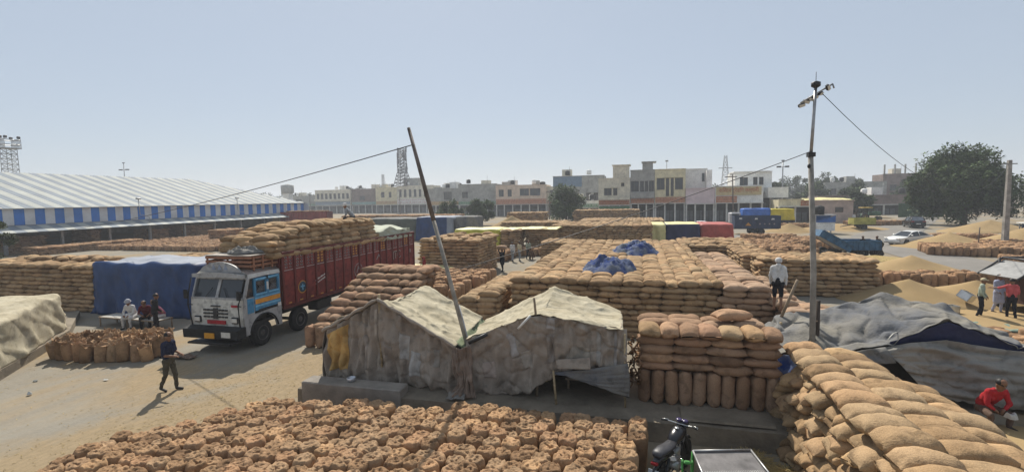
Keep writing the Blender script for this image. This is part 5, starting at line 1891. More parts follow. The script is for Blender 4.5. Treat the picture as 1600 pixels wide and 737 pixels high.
# tractor far right with a yellow canopy load
t = thing('tractor', 'green tractor with yellow hood standing before the far wall', 'tractor', (44.5, 112, 0), R(90))
mb = MB(); mb.box((-.4, -1.9, .95), (.4, .2, 1.75), 0, .1); mb.build('hood', mat('tractor_green', (.03, .10, .05), .5), t)
mb = MB(); mb.box((-.5, .2, .7), (.5, 1.5, 1.3), 0, .08); mb.build('rear_body', mat('tractor_green', (.03, .10, .05)), t)
mb = MB(); mb.box((-.9, -.2, 2.5), (.9, 1.7, 2.62), 0, .05)
mb.build('canopy', mat('tractor_yellow', (.5, .34, .05), .5), t)
mb = MB()
for x in (-.7, .7):
    for y in (0, 1.5):
        MB().tube([(x, y, 1.2), (x, y, 2.5)], .03, 6).build('canopy_post', M_blackm, t)
mb = MB(); mb.box((-.25, .7, 1.3), (.25, 1.1, 1.45)); mb.box((-.25, 1.1, 1.3), (.25, 1.2, 1.8)); mb.build('seat', M_black, t)
for sd in (-1, 1):
    wheel(t, sd * .75, 1.1, .72, .4, sd, mat('rim_yellow', (.4, .28, .05), .6)); wheel(t, sd * .62, -1.5, .42, .25, sd, mat('rim_yellow', (.4, .28, .05)))

# grain cleaning machine at the right edge
t = thing('grain_cleaner', 'dark slatted grain cleaning machine with white hopper plate at the right edge', 'machine', (17.6, 27.0, 0), R(12))
mb = MB()
for k in range(14):
    mb.box((-1.2, -1.0, .55 + k * .10), (1.8, -.95, .62 + k * .10))
mb.build('slatted_side', M_wood, t)
mb = MB(); mb.box((-1.15, -.94, .5), (1.8, 1.0, 1.9)); mb.build('body', mat('machine_brown', (.09, .05, .04), .7, .3, 3), t)
mb = MB(); mb.prism([(-2.0, 1.75), (-.9, 2.35), (-.86, 2.32), (-1.95, 1.70)], 'y', -.9, .9); mb.build('hopper_plate', mat('hopper_white', (.22, .22, .215), .5), t)
mb = MB()
mb.tube([(-2.0, -.95, 1.7), (-.9, -.95, 2.45), (1.8, -.95, 2.45)], .05, 6); mb.tube([(-2.0, .95, 1.7), (-.9, .95, 2.45), (1.8, .95, 2.45)], .05, 6); mb.tube([(-.9, -.95, 2.45), (-.9, .95, 2.45)], .05, 6)
for x in (-1.1, 1.7):
    for y in (-.9, .9):
        mb.tube([(x, y, .2), (x, y, 2.45)], .05, 6)
mb.build('frame', M_blackm, t)
for y in (-.8, .8):
    for x in (-.9, 1.4):
        w = wheel(t, 0, 0, .3, .15, 1, P_rim); w.location = (x, y, .3); w.rotation_euler = (0, 0, -math.pi / 2)

# tin boxes in the grain
for i, (x, y, r_, lb) in enumerate(((13.55, 25.9, .2, 'small tin measuring box standing in the grain'), (15.0, 27.6, .8, 'shiny tin measuring box tilted on the grain heap'))):
    mb = MB()
    s_ = .3 + .05 * i
    mb.box((-s_, -s_ * .7, 0), (s_, s_ * .7, .03)); mb.box((-s_, -s_ * .7, 0), (-s_ + .03, s_ * .7, .36)); mb.box((s_ - .03, -s_ * .7, 0), (s_, s_ * .7, .36))
    mb.box((-s_, -s_ * .7, .003), (s_, -s_ * .7 + .03, .357)); mb.box((-s_, s_ * .7 - .03, .003), (s_, s_ * .7, .357))
    o = mb.build('tin_box', P_chrome, None, (x, y, .1 + .35 * i), r_)
    if i:
        o.rotation_euler = (.5, .2, r_)
    tag(o, lb, 'box')

# ---------------------------------------------------------------- motorcycle
def motorcycle(name, label, loc, rz):
    t = thing(name, label, 'motorcycle', loc, rz, 'motorcycles')
    # front towards +y
    for y in (-.64, .64):
        w = bpy.data.objects.new('wheel', None); COL.objects.link(w); w.parent = t; w.location = (0, y, .30)
        mb = MB()
        mb.lathe([(.235, -.035), (.285, -.045), (.30, -.02), (.30, .02), (.285, .045), (.235, .035)], n=30, axis='x'); mb.build('tyre', M_black, w)
        mb = MB()
        mb.lathe([(.237, -.03), (.22, -.03), (.22, .03), (.237, .03)], n=30, axis='x'); mb.lathe([(.05, -.05), (.05, .05)], n=12, axis='x')
        for k in range(6):
            a = k * math.pi / 3
            mb.tube([(0, .04 * math.cos(a), .04 * math.sin(a)), (0, .225 * math.cos(a), .225 * math.sin(a))], .012, 5)
        mb.build('rim', M_blackm, w)
    P_b = mat('bike_black', (.014, .014, .017), .28, .2, 3, spec=.5)
    mb = MB()
    def ell(y, z, w, h, n=12):
        return [(w * math.cos(2 * math.pi * k / n), y, z + h * math.sin(2 * math.pi * k / n)) for k in range(n)]
    mb.loft([ell(-.06, .80, .06, .06), ell(.02, .83, .12, .10), ell(.18, .86, .15, .13), ell(.34, .87, .14, .12), ell(.44, .84, .08, .08)], 0, True, True); mb.build('fuel_tank', P_b, t)
    mb = MB(); mb.lathe([(.045, 0), (.045, .02), (.01, .025)], (0, .2, .985), 14); mb.build('fuel_cap', P_chrome, t)
    mb = MB()
    mb.loft([ell(-.78, .84, .08, .035), ell(-.70, .86, .12, .055), ell(-.45, .83, .145, .06), ell(-.2, .79, .125, .055), ell(-.02, .80, .10, .045)], 0, True, True); mb.build('seat', mat('seat_vinyl', (.035, .035, .04), .45, .2, 5, .1, 50), t)
    mb = MB(); mb.loft([ell(-.86, .74, .05, .04), ell(-.6, .74, .11, .07), ell(-.2, .68, .11, .08)], 0, True, True); mb.build('tail_cowl', P_b, t)
    mb = MB(); mb.box((-.07, -.90, .70), (.07, -.84, .77), 0, .02); mb.build('tail_light', mat('tail_red', (.22, .01, .012)), t)
    mb = MB(); mb.add([(-.10, -.90, .63), (.10, -.90, .63), (.10, -.95, .50), (-.10, -.95, .50), (-.10, -.893, .63), (.10, -.893, .63), (.10, -.943, .50), (-.10, -.943, .50)], [(3, 2, 1, 0), (4, 5, 6, 7), (0, 1, 5, 4), (2, 3, 7, 6), (1, 2, 6, 5), (3, 0, 4, 7)]); mb.build('number_plate', mat('plate_pale', (.42, .46, .48), .5), t)
    mb = MB()
    mb.prism([(-.72, .62), (-.60, .64), (-.3, .6), (-.3, .56), (-.62, .58)], 'x', -.06, .06); mb.tube([(0, -.93, .44), (0, -.88, .62), (0, -.6, .64)], .04, 6); mb.build('rear_mudguard', P_b, t)
    mb = MB()
    for x in (-.07, .07):
        mb.tube([(x, .64, .30), (x, .50, .74), (x * 1.1, .43, .98)], .022, 8)
        mb.tube([(x * 1.4, -.64, .30), (x * 1.4, -.42, .68)], .028, 8)
        mb.tube([(x, -.64, .30), (x * .9, -.1, .32)], .018, 6)
    mb.tube([(0, .45, .88), (0, .2, .5), (0, .1, .3), (0, -.2, .3), (0, -.3, .6), (0, -.7, .72)], .02, 6); mb.tube([(0, .42, .9), (0, -.1, .72), (0, -.35, .7)], .02, 6)
    mb.build('frame', M_blackm, t)
    mb = MB(); mb.box((-.10, -.12, .25), (.10, .22, .52), 0, .05); mb.lathe([(.09, -.15), (.09, .15)], (0, -.05, .36), 14, 'x'); mb.tube([(0, .12, .45), (0, .2, .62)], .09, 10); mb.build('engine', M_steel, t)
    mb = MB(); mb.tube([(.1, .2, .4), (.12, .1, .24), (.13, -.25, .26), (.15, -.75, .36)], [.02, .02, .035, .04], 8); mb.build('exhaust', P_chrome, t)
    mb = MB(); mb.tube([(-.37, .30, 1.03), (-.24, .37, 1.02), (-.1, .44, .98), (.1, .44, .98), (.24, .37, 1.02), (.37, .30, 1.03)], .013, 6); mb.build('handlebar', P_chrome, t)
    for sd in (-1, 1):
        mb = MB(); mb.tube([(sd * .25, .365, 1.02), (sd * .37, .30, 1.03)], .02, 8); mb.build('grip', M_black, t)
        mb = MB(); mb.tube([(sd * .25, .40, 1.03), (sd * .36, .36, 1.03)], .008, 5); mb.build('lever', P_chrome, t)
    mb = MB(); mb.loft([ell(.46, .95, .04, .05), ell(.52, .95, .10, .10), ell(.58, .94, .11, .11), ell(.62, .93, .08, .08)], 0, True, True); mb.build('headlamp', P_b, t)
    for x in (-.06, .07):
        mb = MB(); mb.lathe([(.055, 0), (.06, .03), (.052, .04), (.01, .042)], (x, .47, 1.03), 16); mb.build('gauge', mat('gauge_violet', (.05, .04, .10), .25), t)
    mb = MB(); mb.prism([(.40, .60), (.52, .68), (.74, .66), (.88, .52), (.86, .52), (.73, .63), (.53, .65), (.41, .58)], 'x', -.055, .055); mb.build('front_mudguard', P_b, t)
    mb = MB(); mb.tube([(.12, .0, .3), (.28, -.02, .29)], .014, 6); mb.tube([(-.12, .0, .3), (-.28, -.02, .29)], .014, 6); mb.tube([(-.1, -.12, .28), (-.26, -.2, .01)], .012, 6); mb.build('foot_pegs', M_blackm, t)
    return t


motorcycle('motorcycle', 'black motorcycle parked below the platform kerb seen from behind', (.645, 9.63, 0.03), R(-25))

# green hand cart with a slanted metal tray
t = thing('sieve_cart', 'green framed grain sieve with slanted sheet metal tray', 'sieve', (0, 0, 0))
A_, B_, C_, D_ = (.98, 9.28, .84), (2.02, 9.55, .84), (2.36, 8.6, .62), (1.18, 8.3, .62)
def quadp(u, v):
    return np.array(A_) * (1 - u) * (1 - v) + np.array(B_) * u * (1 - v) + np.array(C_) * u * v + np.array(D_) * (1 - u) * v
mb = MB()
vs, fs = solid_sheet([[quadp(u, v) for u in np.linspace(0, 1, 20)] for v in np.linspace(0, 1, 12)], .01)
mb.add(vs, fs, 0, False); mb.build('tray', mat('tray_metal', (.17, .16, .155), .5, .3, 4, .1, 30, metal=.35), t)
for a, b in ((A_, B_), (B_, C_), (C_, D_), (D_, A_)):
    mb = MB(); mb.tube([np.array(a) + (0, 0, .02), np.array(b) + (0, 0, .02)], .022, 6); mb.build('tray_rim', M_steel, t)
mb = MB()
for k in range(34):
    p = quadp(.06 + .88 * k / 33, .48); q = quadp(.06 + .88 * k / 33, .96)
    mb.tube([p + (0, 0, .012), q + (0, 0, .012)], .006, 4)
mb.build('sieve_bars', M_steel, t)
P_green = mat('cart_green', (.045, .20, .04), .5, .25, 4)
mb = MB()
for a, b in ((A_, (.95, 9.2, .05)), (B_, (2.05, 9.5, .05)), (C_, (2.4, 8.6, .05)), (D_, (1.15, 8.3, .05))):
    MB().tube([a, b], .03, 6).build('leg', P_green, t)
for x in (.76, .93):
    MB().prism([(8.95, .25), (9.02, .25), (9.16, .74), (9.10, .78), (9.05, .76)], 'x', x, x + .03).build('cheek_plate', P_green, t)
MB().box((.79, 9.04, .70), (.93, 9.12, .76), 0, .02).build('cross_bar', P_green, t)
MB().tube([(.78, 9.0, .3), (.95, 9.0, .3), (1.0, 8.9, .55)], .03, 7).build('brace', P_green, t)
MB().lathe([(.12, -.02), (.14, 0), (.12, .02)], (.86, 8.98, .45), 18, 'x').build('pulley', M_steel, t)
# ---------------------------------------------------------------- striped market shed
M_roofw = mat('shed_roof_white', (0.36, 0.37, 0.34), 0.75, 0.12, 0.5, spec=0.3)
M_roofb = mat('shed_roof_grey', (0.185, 0.215, 0.245), 0.75, 0.12, 0.5, spec=0.3)
M_bandb = mat('shed_band_blue', (0.03, 0.15, 0.46), 0.6, 0.15, 0.6)
M_bandw = mat('shed_band_white', (0.50, 0.52, 0.54), 0.6, 0.15, 0.6)
S = thing('market_shed', 'long open market shed with striped roof and blue and white panels', 'shed')
XE, Y_A, Y_B = -71.4, 26.0, 92.2
per = 2.1
ny = int((Y_B - Y_A) / per * 2)
XR, ZR = -88.0, 10.6
for i in range(ny + 1):
    y0_ = Y_A + i * per / 2
    y1_ = min(y0_ + per / 2 - .015, Y_B)
    mat_i = M_bandb if i % 2 == 0 else M_bandw
    mb = MB(); mb.box((XE - .06, y0_, 3.46), (XE, y1_, 5.38)); mb.build('band_panel', mat_i, S)
    # roof sheets, ribbed; the far end is hipped
    wide = i % 2
    def zr(x):
        return 5.45 + (XE + .25 - x) / (XE + .25 - XR) * (ZR - 5.45)
    hip = max(0.0, min(1.0, (Y_B + .2 - (y0_ + y1_) / 2) / 13.0))
    xt = XE + .25 + (XR - XE - .25) * hip
    mb = MB()
    prof = []
    for k in range(5):
        yy = y0_ + (y1_ - y0_) * k / 4
        prof.append((yy, .05 if k in (1, 3) else 0.0))
    mb.grid([[(XE + .35, yy, zr(XE + .35) + dz) for yy, dz in prof], [(xt, yy, zr(xt) + dz) for yy, dz in prof]], 0, False)
    mb.grid([[(xt, yy, zr(xt) + dz - .06) for yy, dz in prof], [(XE + .35, yy, zr(XE + .35) + dz - .06) for yy, dz in prof]], 0, False)
    mb.build('roof_sheet', M_roofb if wide else M_roofw, S)
    mb = MB()
    mb.add([(XE - .02, y0_, 3.42), (XE - .02, y1_, 3.42), (XE + 2.1, y1_, 2.66), (XE + 2.1, y0_, 2.66), (XE - .02, y0_, 3.36), (XE - .02, y1_, 3.36), (XE + 2.1, y1_, 2.60), (XE + 2.1, y0_, 2.60)],
           [(3, 2, 1, 0), (4, 5, 6, 7), (3, 7, 6, 2), (0, 4, 7, 3), (1, 2, 6, 5)])
    mb.build('canopy_sheet', M_roofb if wide else M_roofw, S)
mb = MB()
mb.add([(XE + .35, Y_B + .4, 5.4), (XR, Y_B - 13, ZR), (-104.5, Y_B + .4, 5.4)], [(0, 2, 1)]); mb.add([(XR, Y_A, ZR), (XR, Y_B - 13, ZR), (-104.5, Y_B + .4, 5.4), (-104.5, Y_A, 5.4)], [(0, 1, 2, 3)])
mb.build('far_roof', M_roofw, S)
mb = MB()
mb.box((-104.6, Y_A, 0), (-104.4, Y_B, 5.4)); mb.build('back_wall', M_concrete, S)
MB().box((-104.4, Y_B - .3, 0), (XE - .3, Y_B - .1, 3.5)).build('added_end_wall', M_concrete, S)  # wall added to stop light through the far end and darken the inside
MB().box((XE - 12, Y_A, 3.40), (XE - .4, Y_B - .4, 3.45)).build('inner_ceiling', M_concrete, S)
for k in range(12):
    y = Y_A + 2 + k * 5.8
    if y < Y_B:
        mb = MB(); mb.box((XE - .3, y, 0), (XE - .02, y + .3, 3.5)); mb.build('post', M_steel, S)
for i in range(11):
    mb = MB(); yy = i * per; mb.box((XE - .35 - 1.5 * yy, Y_B + .02, 3.46), (XE - .35 - 1.5 * yy + 1.5, Y_B + .08, 5.38)); mb.build('band_panel', M_bandb if i % 2 else M_bandw, S)
mb = MB(); mb.box((XE - .05, Y_A, 5.38), (XE + .37, Y_B + .4, 5.44)); mb.build('gutter', M_roofw, S)
for (y0_, y1_, nl, nm) in ((40.5, 44.5, 9, 'sack stack in the shade at the near end of the striped shed'), (49.5, 51.0, 10, 'narrow sack stack between the shed posts'), (58, 61, 8, 'sack stack in the middle of the striped shed'), (63, 70, 9, 'long sack stack towards the far end of the striped shed')):
    far_stack(nm, -76, -72.2, y0_, y1_, nl, m=M_jute_rs, faces='fr')
far_stack('low sack rows on the ground before the near end of the shed', -69.5, -66.5, 40.0, 52.0, 4, m=M_jute_rs, ragged=.2)
# bent lamp arms on the canopy
for i, (y, x) in enumerate(((56.0, -71.2), (74.0, -71.2))):
    t = thing('canopy_lamp', ['bent lamp arm on the near part of the shed canopy', 'thin lamp arm on the far part of the shed canopy'][i], 'lamp', (x, y, 0))
    mb = MB(); mb.tube([(1.2, 0, 3.0), (.9, .2, 3.9), (.6, -.9, 4.2), (.6, -1.0, 6.4)], .05, 6); mb.build('arm', M_steel, t)
    mb = MB(); mb.box((.4, -1.3, 6.4), (.8, -.7, 6.65), 0, .05); mb.build('lamp_head', M_steel, t)

# ---------------------------------------------------------------- buildings
def wall_open(mb, x0, x1, z0, z1, y, openings, th=.25, mi=0):
    """wall facing -y from y to y+th with rectangular openings (xa, xb, za, zb)"""
    xs_ = sorted({x0, x1, *[v for o in openings for v in o[:2]]})
    zs_ = sorted({z0, z1, *[v for o in openings for v in o[2:4]]})
    for i in range(len(xs_) - 1):
        for j in range(len(zs_) - 1):
            cx, cz = (xs_[i] + xs_[i + 1]) / 2, (zs_[j] + zs_[j + 1]) / 2
            if any(o[0] < cx < o[1] and o[2] < cz < o[3] for o in openings):
                continue
            mb.box((xs_[i], y, zs_[j]), (xs_[i + 1], y + th, zs_[j + 1]), mi)


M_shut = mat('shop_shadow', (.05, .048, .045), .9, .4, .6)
M_frame = mat('window_frame', (.12, .09, .07), .7)
SIGN = random.Random(77)


def sign_strokes(parent, x0, x1, z0, z1, y, m, rows=1):
    """a line of painted letter shapes with a head bar, too small to read"""
    h = (z1 - z0) / rows
    for r_ in range(rows):
        mb = MB()
        zc = z0 + h * (r_ + .5)
        hh = h * .30
        x = x0 + .15
        while x < x1 - .25:
            n = SIGN.randint(2, 5)
            w0 = x
            for k in range(n):
                w = hh * SIGN.uniform(.6, 1.0)
                mb.box((x + w * .6, y - .02, zc - hh * SIGN.uniform(.6, 1)), (x + w * .6 + hh * .18, y, zc + hh * .7))
                if SIGN.random() < .7:
                    mb.box((x + w * .1, y - .02, zc - hh * .2), (x + w * .6, y, zc + hh * .05))
                if SIGN.random() < .4:
                    mb.box((x, y - .02, zc + hh * .85), (x + w * .7, y, zc + hh * 1.1))
                x += w
            mb.box((w0, y - .021, zc + hh * .55), (x, y - .001, zc + hh * .78))
            x += hh * .7
        mb.build('sign_lettering', m, parent)


def shop_building(name, label, x0, x1, y, h1, h2, wall, *, depth=9, bays=3, wins=(), sign=None, signcol=None, balcony=None, parapet=.5, sill=True, sign2=None, colm=None, canopy=None, cat='building', upper=None):
    """two-storey shop house facing -y: open bays between columns below, windows above"""
    t = thing(name, label, cat, ((x0 + x1) / 2, y, 0))
    cx = (x0 + x1) / 2
    a, b = x0 - cx, x1 - cx
    # ground storey: recessed shop fronts behind a row of columns
    bw = (b - a) / bays
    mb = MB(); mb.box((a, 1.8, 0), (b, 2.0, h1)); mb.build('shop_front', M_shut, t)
    for k in range(bays):
        mb = MB(); x = a + bw * k
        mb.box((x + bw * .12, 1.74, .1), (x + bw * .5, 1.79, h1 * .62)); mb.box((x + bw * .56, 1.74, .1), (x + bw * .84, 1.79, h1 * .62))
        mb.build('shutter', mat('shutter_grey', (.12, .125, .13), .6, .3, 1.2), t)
    for k in range(bays + 1):
        mb = MB(); x = a + bw * k
        x = min(max(x, a + .16), b - .16)
        mb.box((x - .15, .02, 0), (x + .15, .34, h1 - .02)); mb.build('column', colm or M_colw, t)
    # upper wall and openings
    ops = [(a + (b - a) * u0, a + (b - a) * u1, z0, z1) for u0, u1, z0, z1 in wins]
    mb = MB()
    wall_open(mb, a, b, h1 - .02, h2, .0, ops)
    mb.box((a, .25, h1), (a + .2, depth, h2 - .01)); mb.box((b - .2, .25, h1), (b, depth, h2 - .01)); mb.box((a, depth - .2, 0), (b, depth, h2 - .01)); mb.box((a + .2, .25, h2 - .7), (b - .2, depth - .2, h2 - .5))
    mb.box((a, 2.0, 0), (a + .2, depth - .2, h1)); mb.box((b - .2, 2.0, 0), (b, depth - .2, h1))
    mb.box((a + .2, .25, h1), (b - .2, depth - .2, h1 + .15))
    mb.build('wall', wall, t)
    for (xa, xb, za, zb) in ops:
        wnd = bpy.data.objects.new('window', None); COL.objects.link(wnd); wnd.parent = t
        mb = MB(); mb.box((xa, .20, za), (xb, .23, zb)); mb.build('pane', M_glass, wnd)
        mb = MB()
        for q in (xa, (xa + xb) / 2 - .03, xb - .06):
            mb.box((q, .14, za), (q + .06, .198, zb))
        mb.box((xa + .06, .141, zb - .06), (xb - .06, .197, zb)); mb.box((xa + .06, .141, za), (xb - .06, .197, za + .06))
        mb.build('frame', M_frame, wnd)
        if sill:
            mb = MB(); mb.box((xa - .1, -.10, za - .10), (xb + .1, .0, za - .01)); mb.build('sill', wall, wnd)
            mb = MB(); mb.box((xa - .2, -.35, zb + .05), (xb + .2, .0, zb + .13)); mb.build('sun_shade', wall, wnd)
    # parapet cap and slab line
    mb = MB(); mb.box((a - .08, -.12, h2), (b + .08, .3, h2 + .12)); mb.build('cornice', wall, t)
    mb = MB(); mb.box((a, -.6, h1 + .02), (b, -.001, h1 + .16)); mb.build('slab_edge', colm or M_colw, t)
    if sign:
        z0, z1 = sign
        mb = MB(); mb.box((a + .15, -.14, z0), (b - .15, -.03, z1)); sb = mb.build('sign_board', signcol[0], t)
        sign_strokes(t, a + .2, b - .2, z0, z1, -.142, signcol[1], 2 if (z1 - z0) > .9 else 1)
    if balcony:
        z0, z1 = balcony
        mb = MB(); mb.box((a + .1, -1.1, z0), (b - .1, -.01, z0 + .12)); mb.box((a + .1, -1.1, z0 + .12), (b - .1, -1.0, z1)); mb.build('balcony', wall, t)
    return t


M_colw = mat('column_white', (.62, .60, .55), .8, .2, 1)
W_cream = mat('wall_cream', (.64, .59, .47), .85, .2, .8, stain=.25)
W_white = mat('wall_white', (.74, .73, .69), .85, .15, .8, stain=.2)
W_conc = mat('wall_bare_concrete', (.33, .325, .30), .9, .25, .8, stain=.3)
W_pink = mat('wall_pale_pink', (.62, .50, .50), .85, .15, .8)
W_yel = mat('wall_pale_yellow', (.64, .57, .38), .85, .2, .8, stain=.25)
W_peach = mat('wall_peach', (.62, .49, .38), .85, .2, .8, stain=.25)
W_brick = mat('wall_dull_brick', (.20, .15, .13), .9, .3, .6)
W_green = mat('sign_green', (.10, .22, .12), .7)
S_or = (mat('sign_orange', (.42, .17, .09), .7, .25, 2), mat('sign_letters_pale', (.52, .36, .26), .7))
S_cr = (mat('sign_cream', (.50, .40, .22), .7, .2, 2), mat('sign_letters_red', (.40, .10, .05), .7))
S_gr = (W_green, mat('sign_letters_white', (.5, .5, .45), .7))
S_bl = (mat('sign_blue', (.20, .28, .36), .7, .2, 2), mat('sign_letters_white', (.5, .5, .45)))

G9 = 'shop houses along the market'
b = shop_building('shop_house', 'pale two-storey shop house with a stair tower, left end of the near shop row', -8.8, -1.95, 110, 3.6, 9.6, W_cream,
                  bays=3, wins=((.18, .42, 5.9, 7.5), (.47, .6, 5.9, 7.5), (.72, .82, 7.8, 8.6)), sign=(3.85, 4.95), signcol=S_or, balcony=(4.9, 5.4))
mb = MB(); mb.box((-.3, .6, 9.6), (3.2, 5, 12.4)); mb.box((-.5, .3, 12.4), (3.5, 5.2, 12.6)); mb.build('stair_tower', W_cream, b)
mb = MB(); mb.box((-3.3, -.2, 3.0), (3.3, -.1, 3.5)); mb.build('green_band', W_green, b)
b = shop_building('shop_house', 'bare grey concrete shop house with wide dark upper openings', -1.9, 3.2, 110, 3.9, 11.2, W_conc,
                  bays=3, wins=((.02, .35, 6.6, 8.9), (.40, .56, 6.6, 8.9), (.60, .73, 6.6, 8.9), (.77, .98, 6.6, 8.9)), sign=(4.0, 5.1), signcol=S_or, balcony=(5.2, 6.3), sill=False)
mb = MB(); mb.box((.0, .8, 11.2), (2.2, 4, 12.9)); mb.box((-.2, .5, 12.9), (2.9, 4.4, 13.1)); mb.build('roof_room', W_conc, b)
b = shop_building('shop_house', 'pale yellow shop house with patterned window frames over an orange sign', 3.25, 9.5, 110, 3.9, 11.2, W_yel,
                  bays=3, wins=((.06, .32, 6.9, 9.4), (.36, .47, 5.5, 9.4), (.52, .62, 5.5, 9.4), (.66, .92, 6.9, 9.4)), sign=(3.95, 5.3), signcol=S_or, balcony=None)
mb = MB(); mb.tube([(-.6, 2, 11.2), (-.6, 2, 13.2)], .05, 6); mb.box((-.9, 1.8, 13.0), (-.3, 2.2, 13.3)); mb.build('roof_mast', M_steel, b)
b = shop_building('shop_house', 'pale pink shop house with a low parapet and white block behind', 9.55, 15.3, 109.6, 3.7, 7.0, W_pink, bays=3, wins=(), depth=5, sign=(3.8, 5.0), signcol=(W_pink, W_pink))
mb = MB(); mb.box((-2.8, 5.2, 5), (2.0, 12, 11.3)); mb.box((-2.8, 5.0, 11.3), (2.1, 12, 11.45)); mb.build('rear_block', W_white, b)
mb = MB(); mb.box((.9, 5.1, 8.6), (1.4, 5.19, 10.4)); mb.build('rear_window', M_glass, b)
mb = MB(); mb.box((1.6, 3.0, 7.0), (2.7, 5.0, 11.0)); mb.build('rear_wing', W_white, b)
b = shop_building('shop_house', 'shop house with a long cream sign in red letters and orange board below', 15.35, 24.5, 109.5, 3.8, 7.3, W_white, bays=4, wins=(), depth=6)
mb = MB(); mb.box((-4.4, -.16, 5.5), (4.2, -.03, 7.2)); mb.build('sign_board', S_cr[0], b)
try:
    tx = lettering('किसान ट्रेडिंग कम्पनी', 1.15, S_cr[1], b, face_minus_y(-.1, -.18, 6.45), 'sign_lettering', .02)
    wd = tx.dimensions.x
    if wd > .1:
        tx.scale = (7.6 / wd, 1, 1)
except Exception:
    sign_strokes(b, -4.2, 4.0, 5.6, 7.1, -.162, S_cr[1])
mb = MB(); mb.box((-4.4, -.16, 3.95), (-.4, -.03, 5.3)); mb.build('sign_board', S_or[0], b); sign_strokes(b, -4.3, -.5, 4.0, 5.25, -.162, S_or[1], 2)
b = shop_building('white_house', 'white house with upper room and flat roof at the right end of the shops', 20.2, 27.6, 116, 6.0, 10.4, W_white, bays=2, wins=((.14, .36, 7.2, 9.3), (.50, .62, 7.6, 9.3), (.66, .78, 7.6, 9.3)), sill=False)
mb = MB(); mb.box((-3.9, -.4, 10.4), (3.2, 6, 10.6)); mb.box((2.2, -3.6, 4.8), (6.0, 2.2, 7.0)); mb.build('roof_slab', W_white, b)
b = shop_building('low_shop', 'low cream shop with an orange sign right of the white house', 26.5, 32.5, 106, 3.0, 4.4, W_yel, bays=2, wins=(), depth=6)
mb = MB(); mb.box((.9, -.14, 3.1), (2.9, -.03, 4.2)); mb.build('sign_board', S_or[0], b); sign_strokes(b, .95, 2.85, 3.2, 4.1, -.142, S_or[1])
b = thing('pink_hut', 'low pinkish plastered hut with small window and yellow sheet on its roof', 'hut', (35.8, 105, 0))
mb = MB(); wall_open(mb, -3.2, 3.2, 0, 4.0, 0, [(-2.6, -1.6, 1.9, 2.9), (.2, 1.6, 1.9, 2.9)]); mb.box((-3.2, .25, 0), (-3, 6, 4)); mb.box((3, .25, 0), (3.2, 6, 4)); mb.box((-3.2, 5.8, 0), (3.2, 6, 4)); mb.box((-3.4, -.2, 4.0), (3.4, 6.2, 4.2)); mb.build('wall', mat('hut_pink', (.44, .34, .29), .9, .2, 1), b)
for xa, xb in ((-2.6, -1.6), (.2, 1.6)):
    mb = MB(); mb.box((xa, .2, 1.9), (xb, .23, 2.9)); mb.build('window', M_glass, b)
cloth('roof_sheet', [[(-5.0, -.3, 4.24), (-1, -.3, 4.3), (3.0, -.3, 4.24)], [(-5.0, 2.5, 4.6), (-1, 2.5, 4.75), (3.0, 2.5, 4.5)]], M_pyellow, b, 24, 10, .08, 1.0, seed=90)
# kiosk: blue cabin
t = thing('blue_kiosk', 'small blue and white roadside cabin just right of the tall pole', 'kiosk', (24.8, 76.5, 0))
mb = MB(); mb.box((-1.2, -.8, .4), (1.2, .8, 1.5)); mb.build('counter', W_white, t)
MB().prism([(-1.2, 1.6), (1.25, 2.5), (1.25, 1.6)], 'y', -.85, -.8).build('blue_panel', mat('kiosk_blue', (.03, .12, .36), .5, .2, 2), t); MB().box((-1.2, .75, 1.5), (1.2, .8, 2.5)).build('blue_panel', mat('kiosk_blue', (.03, .12, .36)), t)
mb = MB(); mb.box((-1.4, -1, 2.5), (1.4, 1, 2.62)); mb.box((-1.3, -.9, 0), (-1.15, -.7, 2.5)); mb.box((1.15, .7, 0), (1.3, .9, 2.5)); mb.build('frame', M_steel, t)
mb = MB(); mb.lathe([(.6, 0), (.62, 1.0), (.5, 1.15), (.2, 1.25), (.15, 1.3)], (-.5, 0, 2.62), 18); mb.build('water_tank', M_black, t)

# middle and left rows, farther away
def simple(x0, x1, y, h, wall, label, wins=(), sign=None, sc=None, bays=3, h1=3.6, balcony=None, name='shop_house', depth=8):
    b_ = shop_building(name, label, x0, x1, y, h1, h, wall, bays=bays, wins=wins, sign=sign, signcol=sc, depth=depth, balcony=balcony)
    hw_ = (x1 - x0) / 2
    q_ = random.Random(int(x0 * 7) % 97)
    for k in range(2):
        px_ = q_.uniform(-hw_ * .8, hw_ * .8)
        MB().lathe([(.65, 0), (.7, .2), (.7, 1.1), (.45, 1.3), (.2, 1.4)], (px_, q_.uniform(1.2, 3.5), h - .5 + .9), 12).build('water_tank', M_black if k else W_white, b_)
    px_ = q_.uniform(-hw_ * .6, hw_ * .6)
    MB().box((px_ - 1.3, 3.5, h - .5), (px_ + 1.3, 6.5, h + q_.uniform(1.2, 2.4))).build('roof_room', q_.choice([W_conc, W_cream, W_white]), b_)
    MB().tube([(px_ + 1, 3, h - .5), (px_ + 1, 3, h + 3)], .05, 5).build('roof_aerial', M_steel, b_)
    return b_


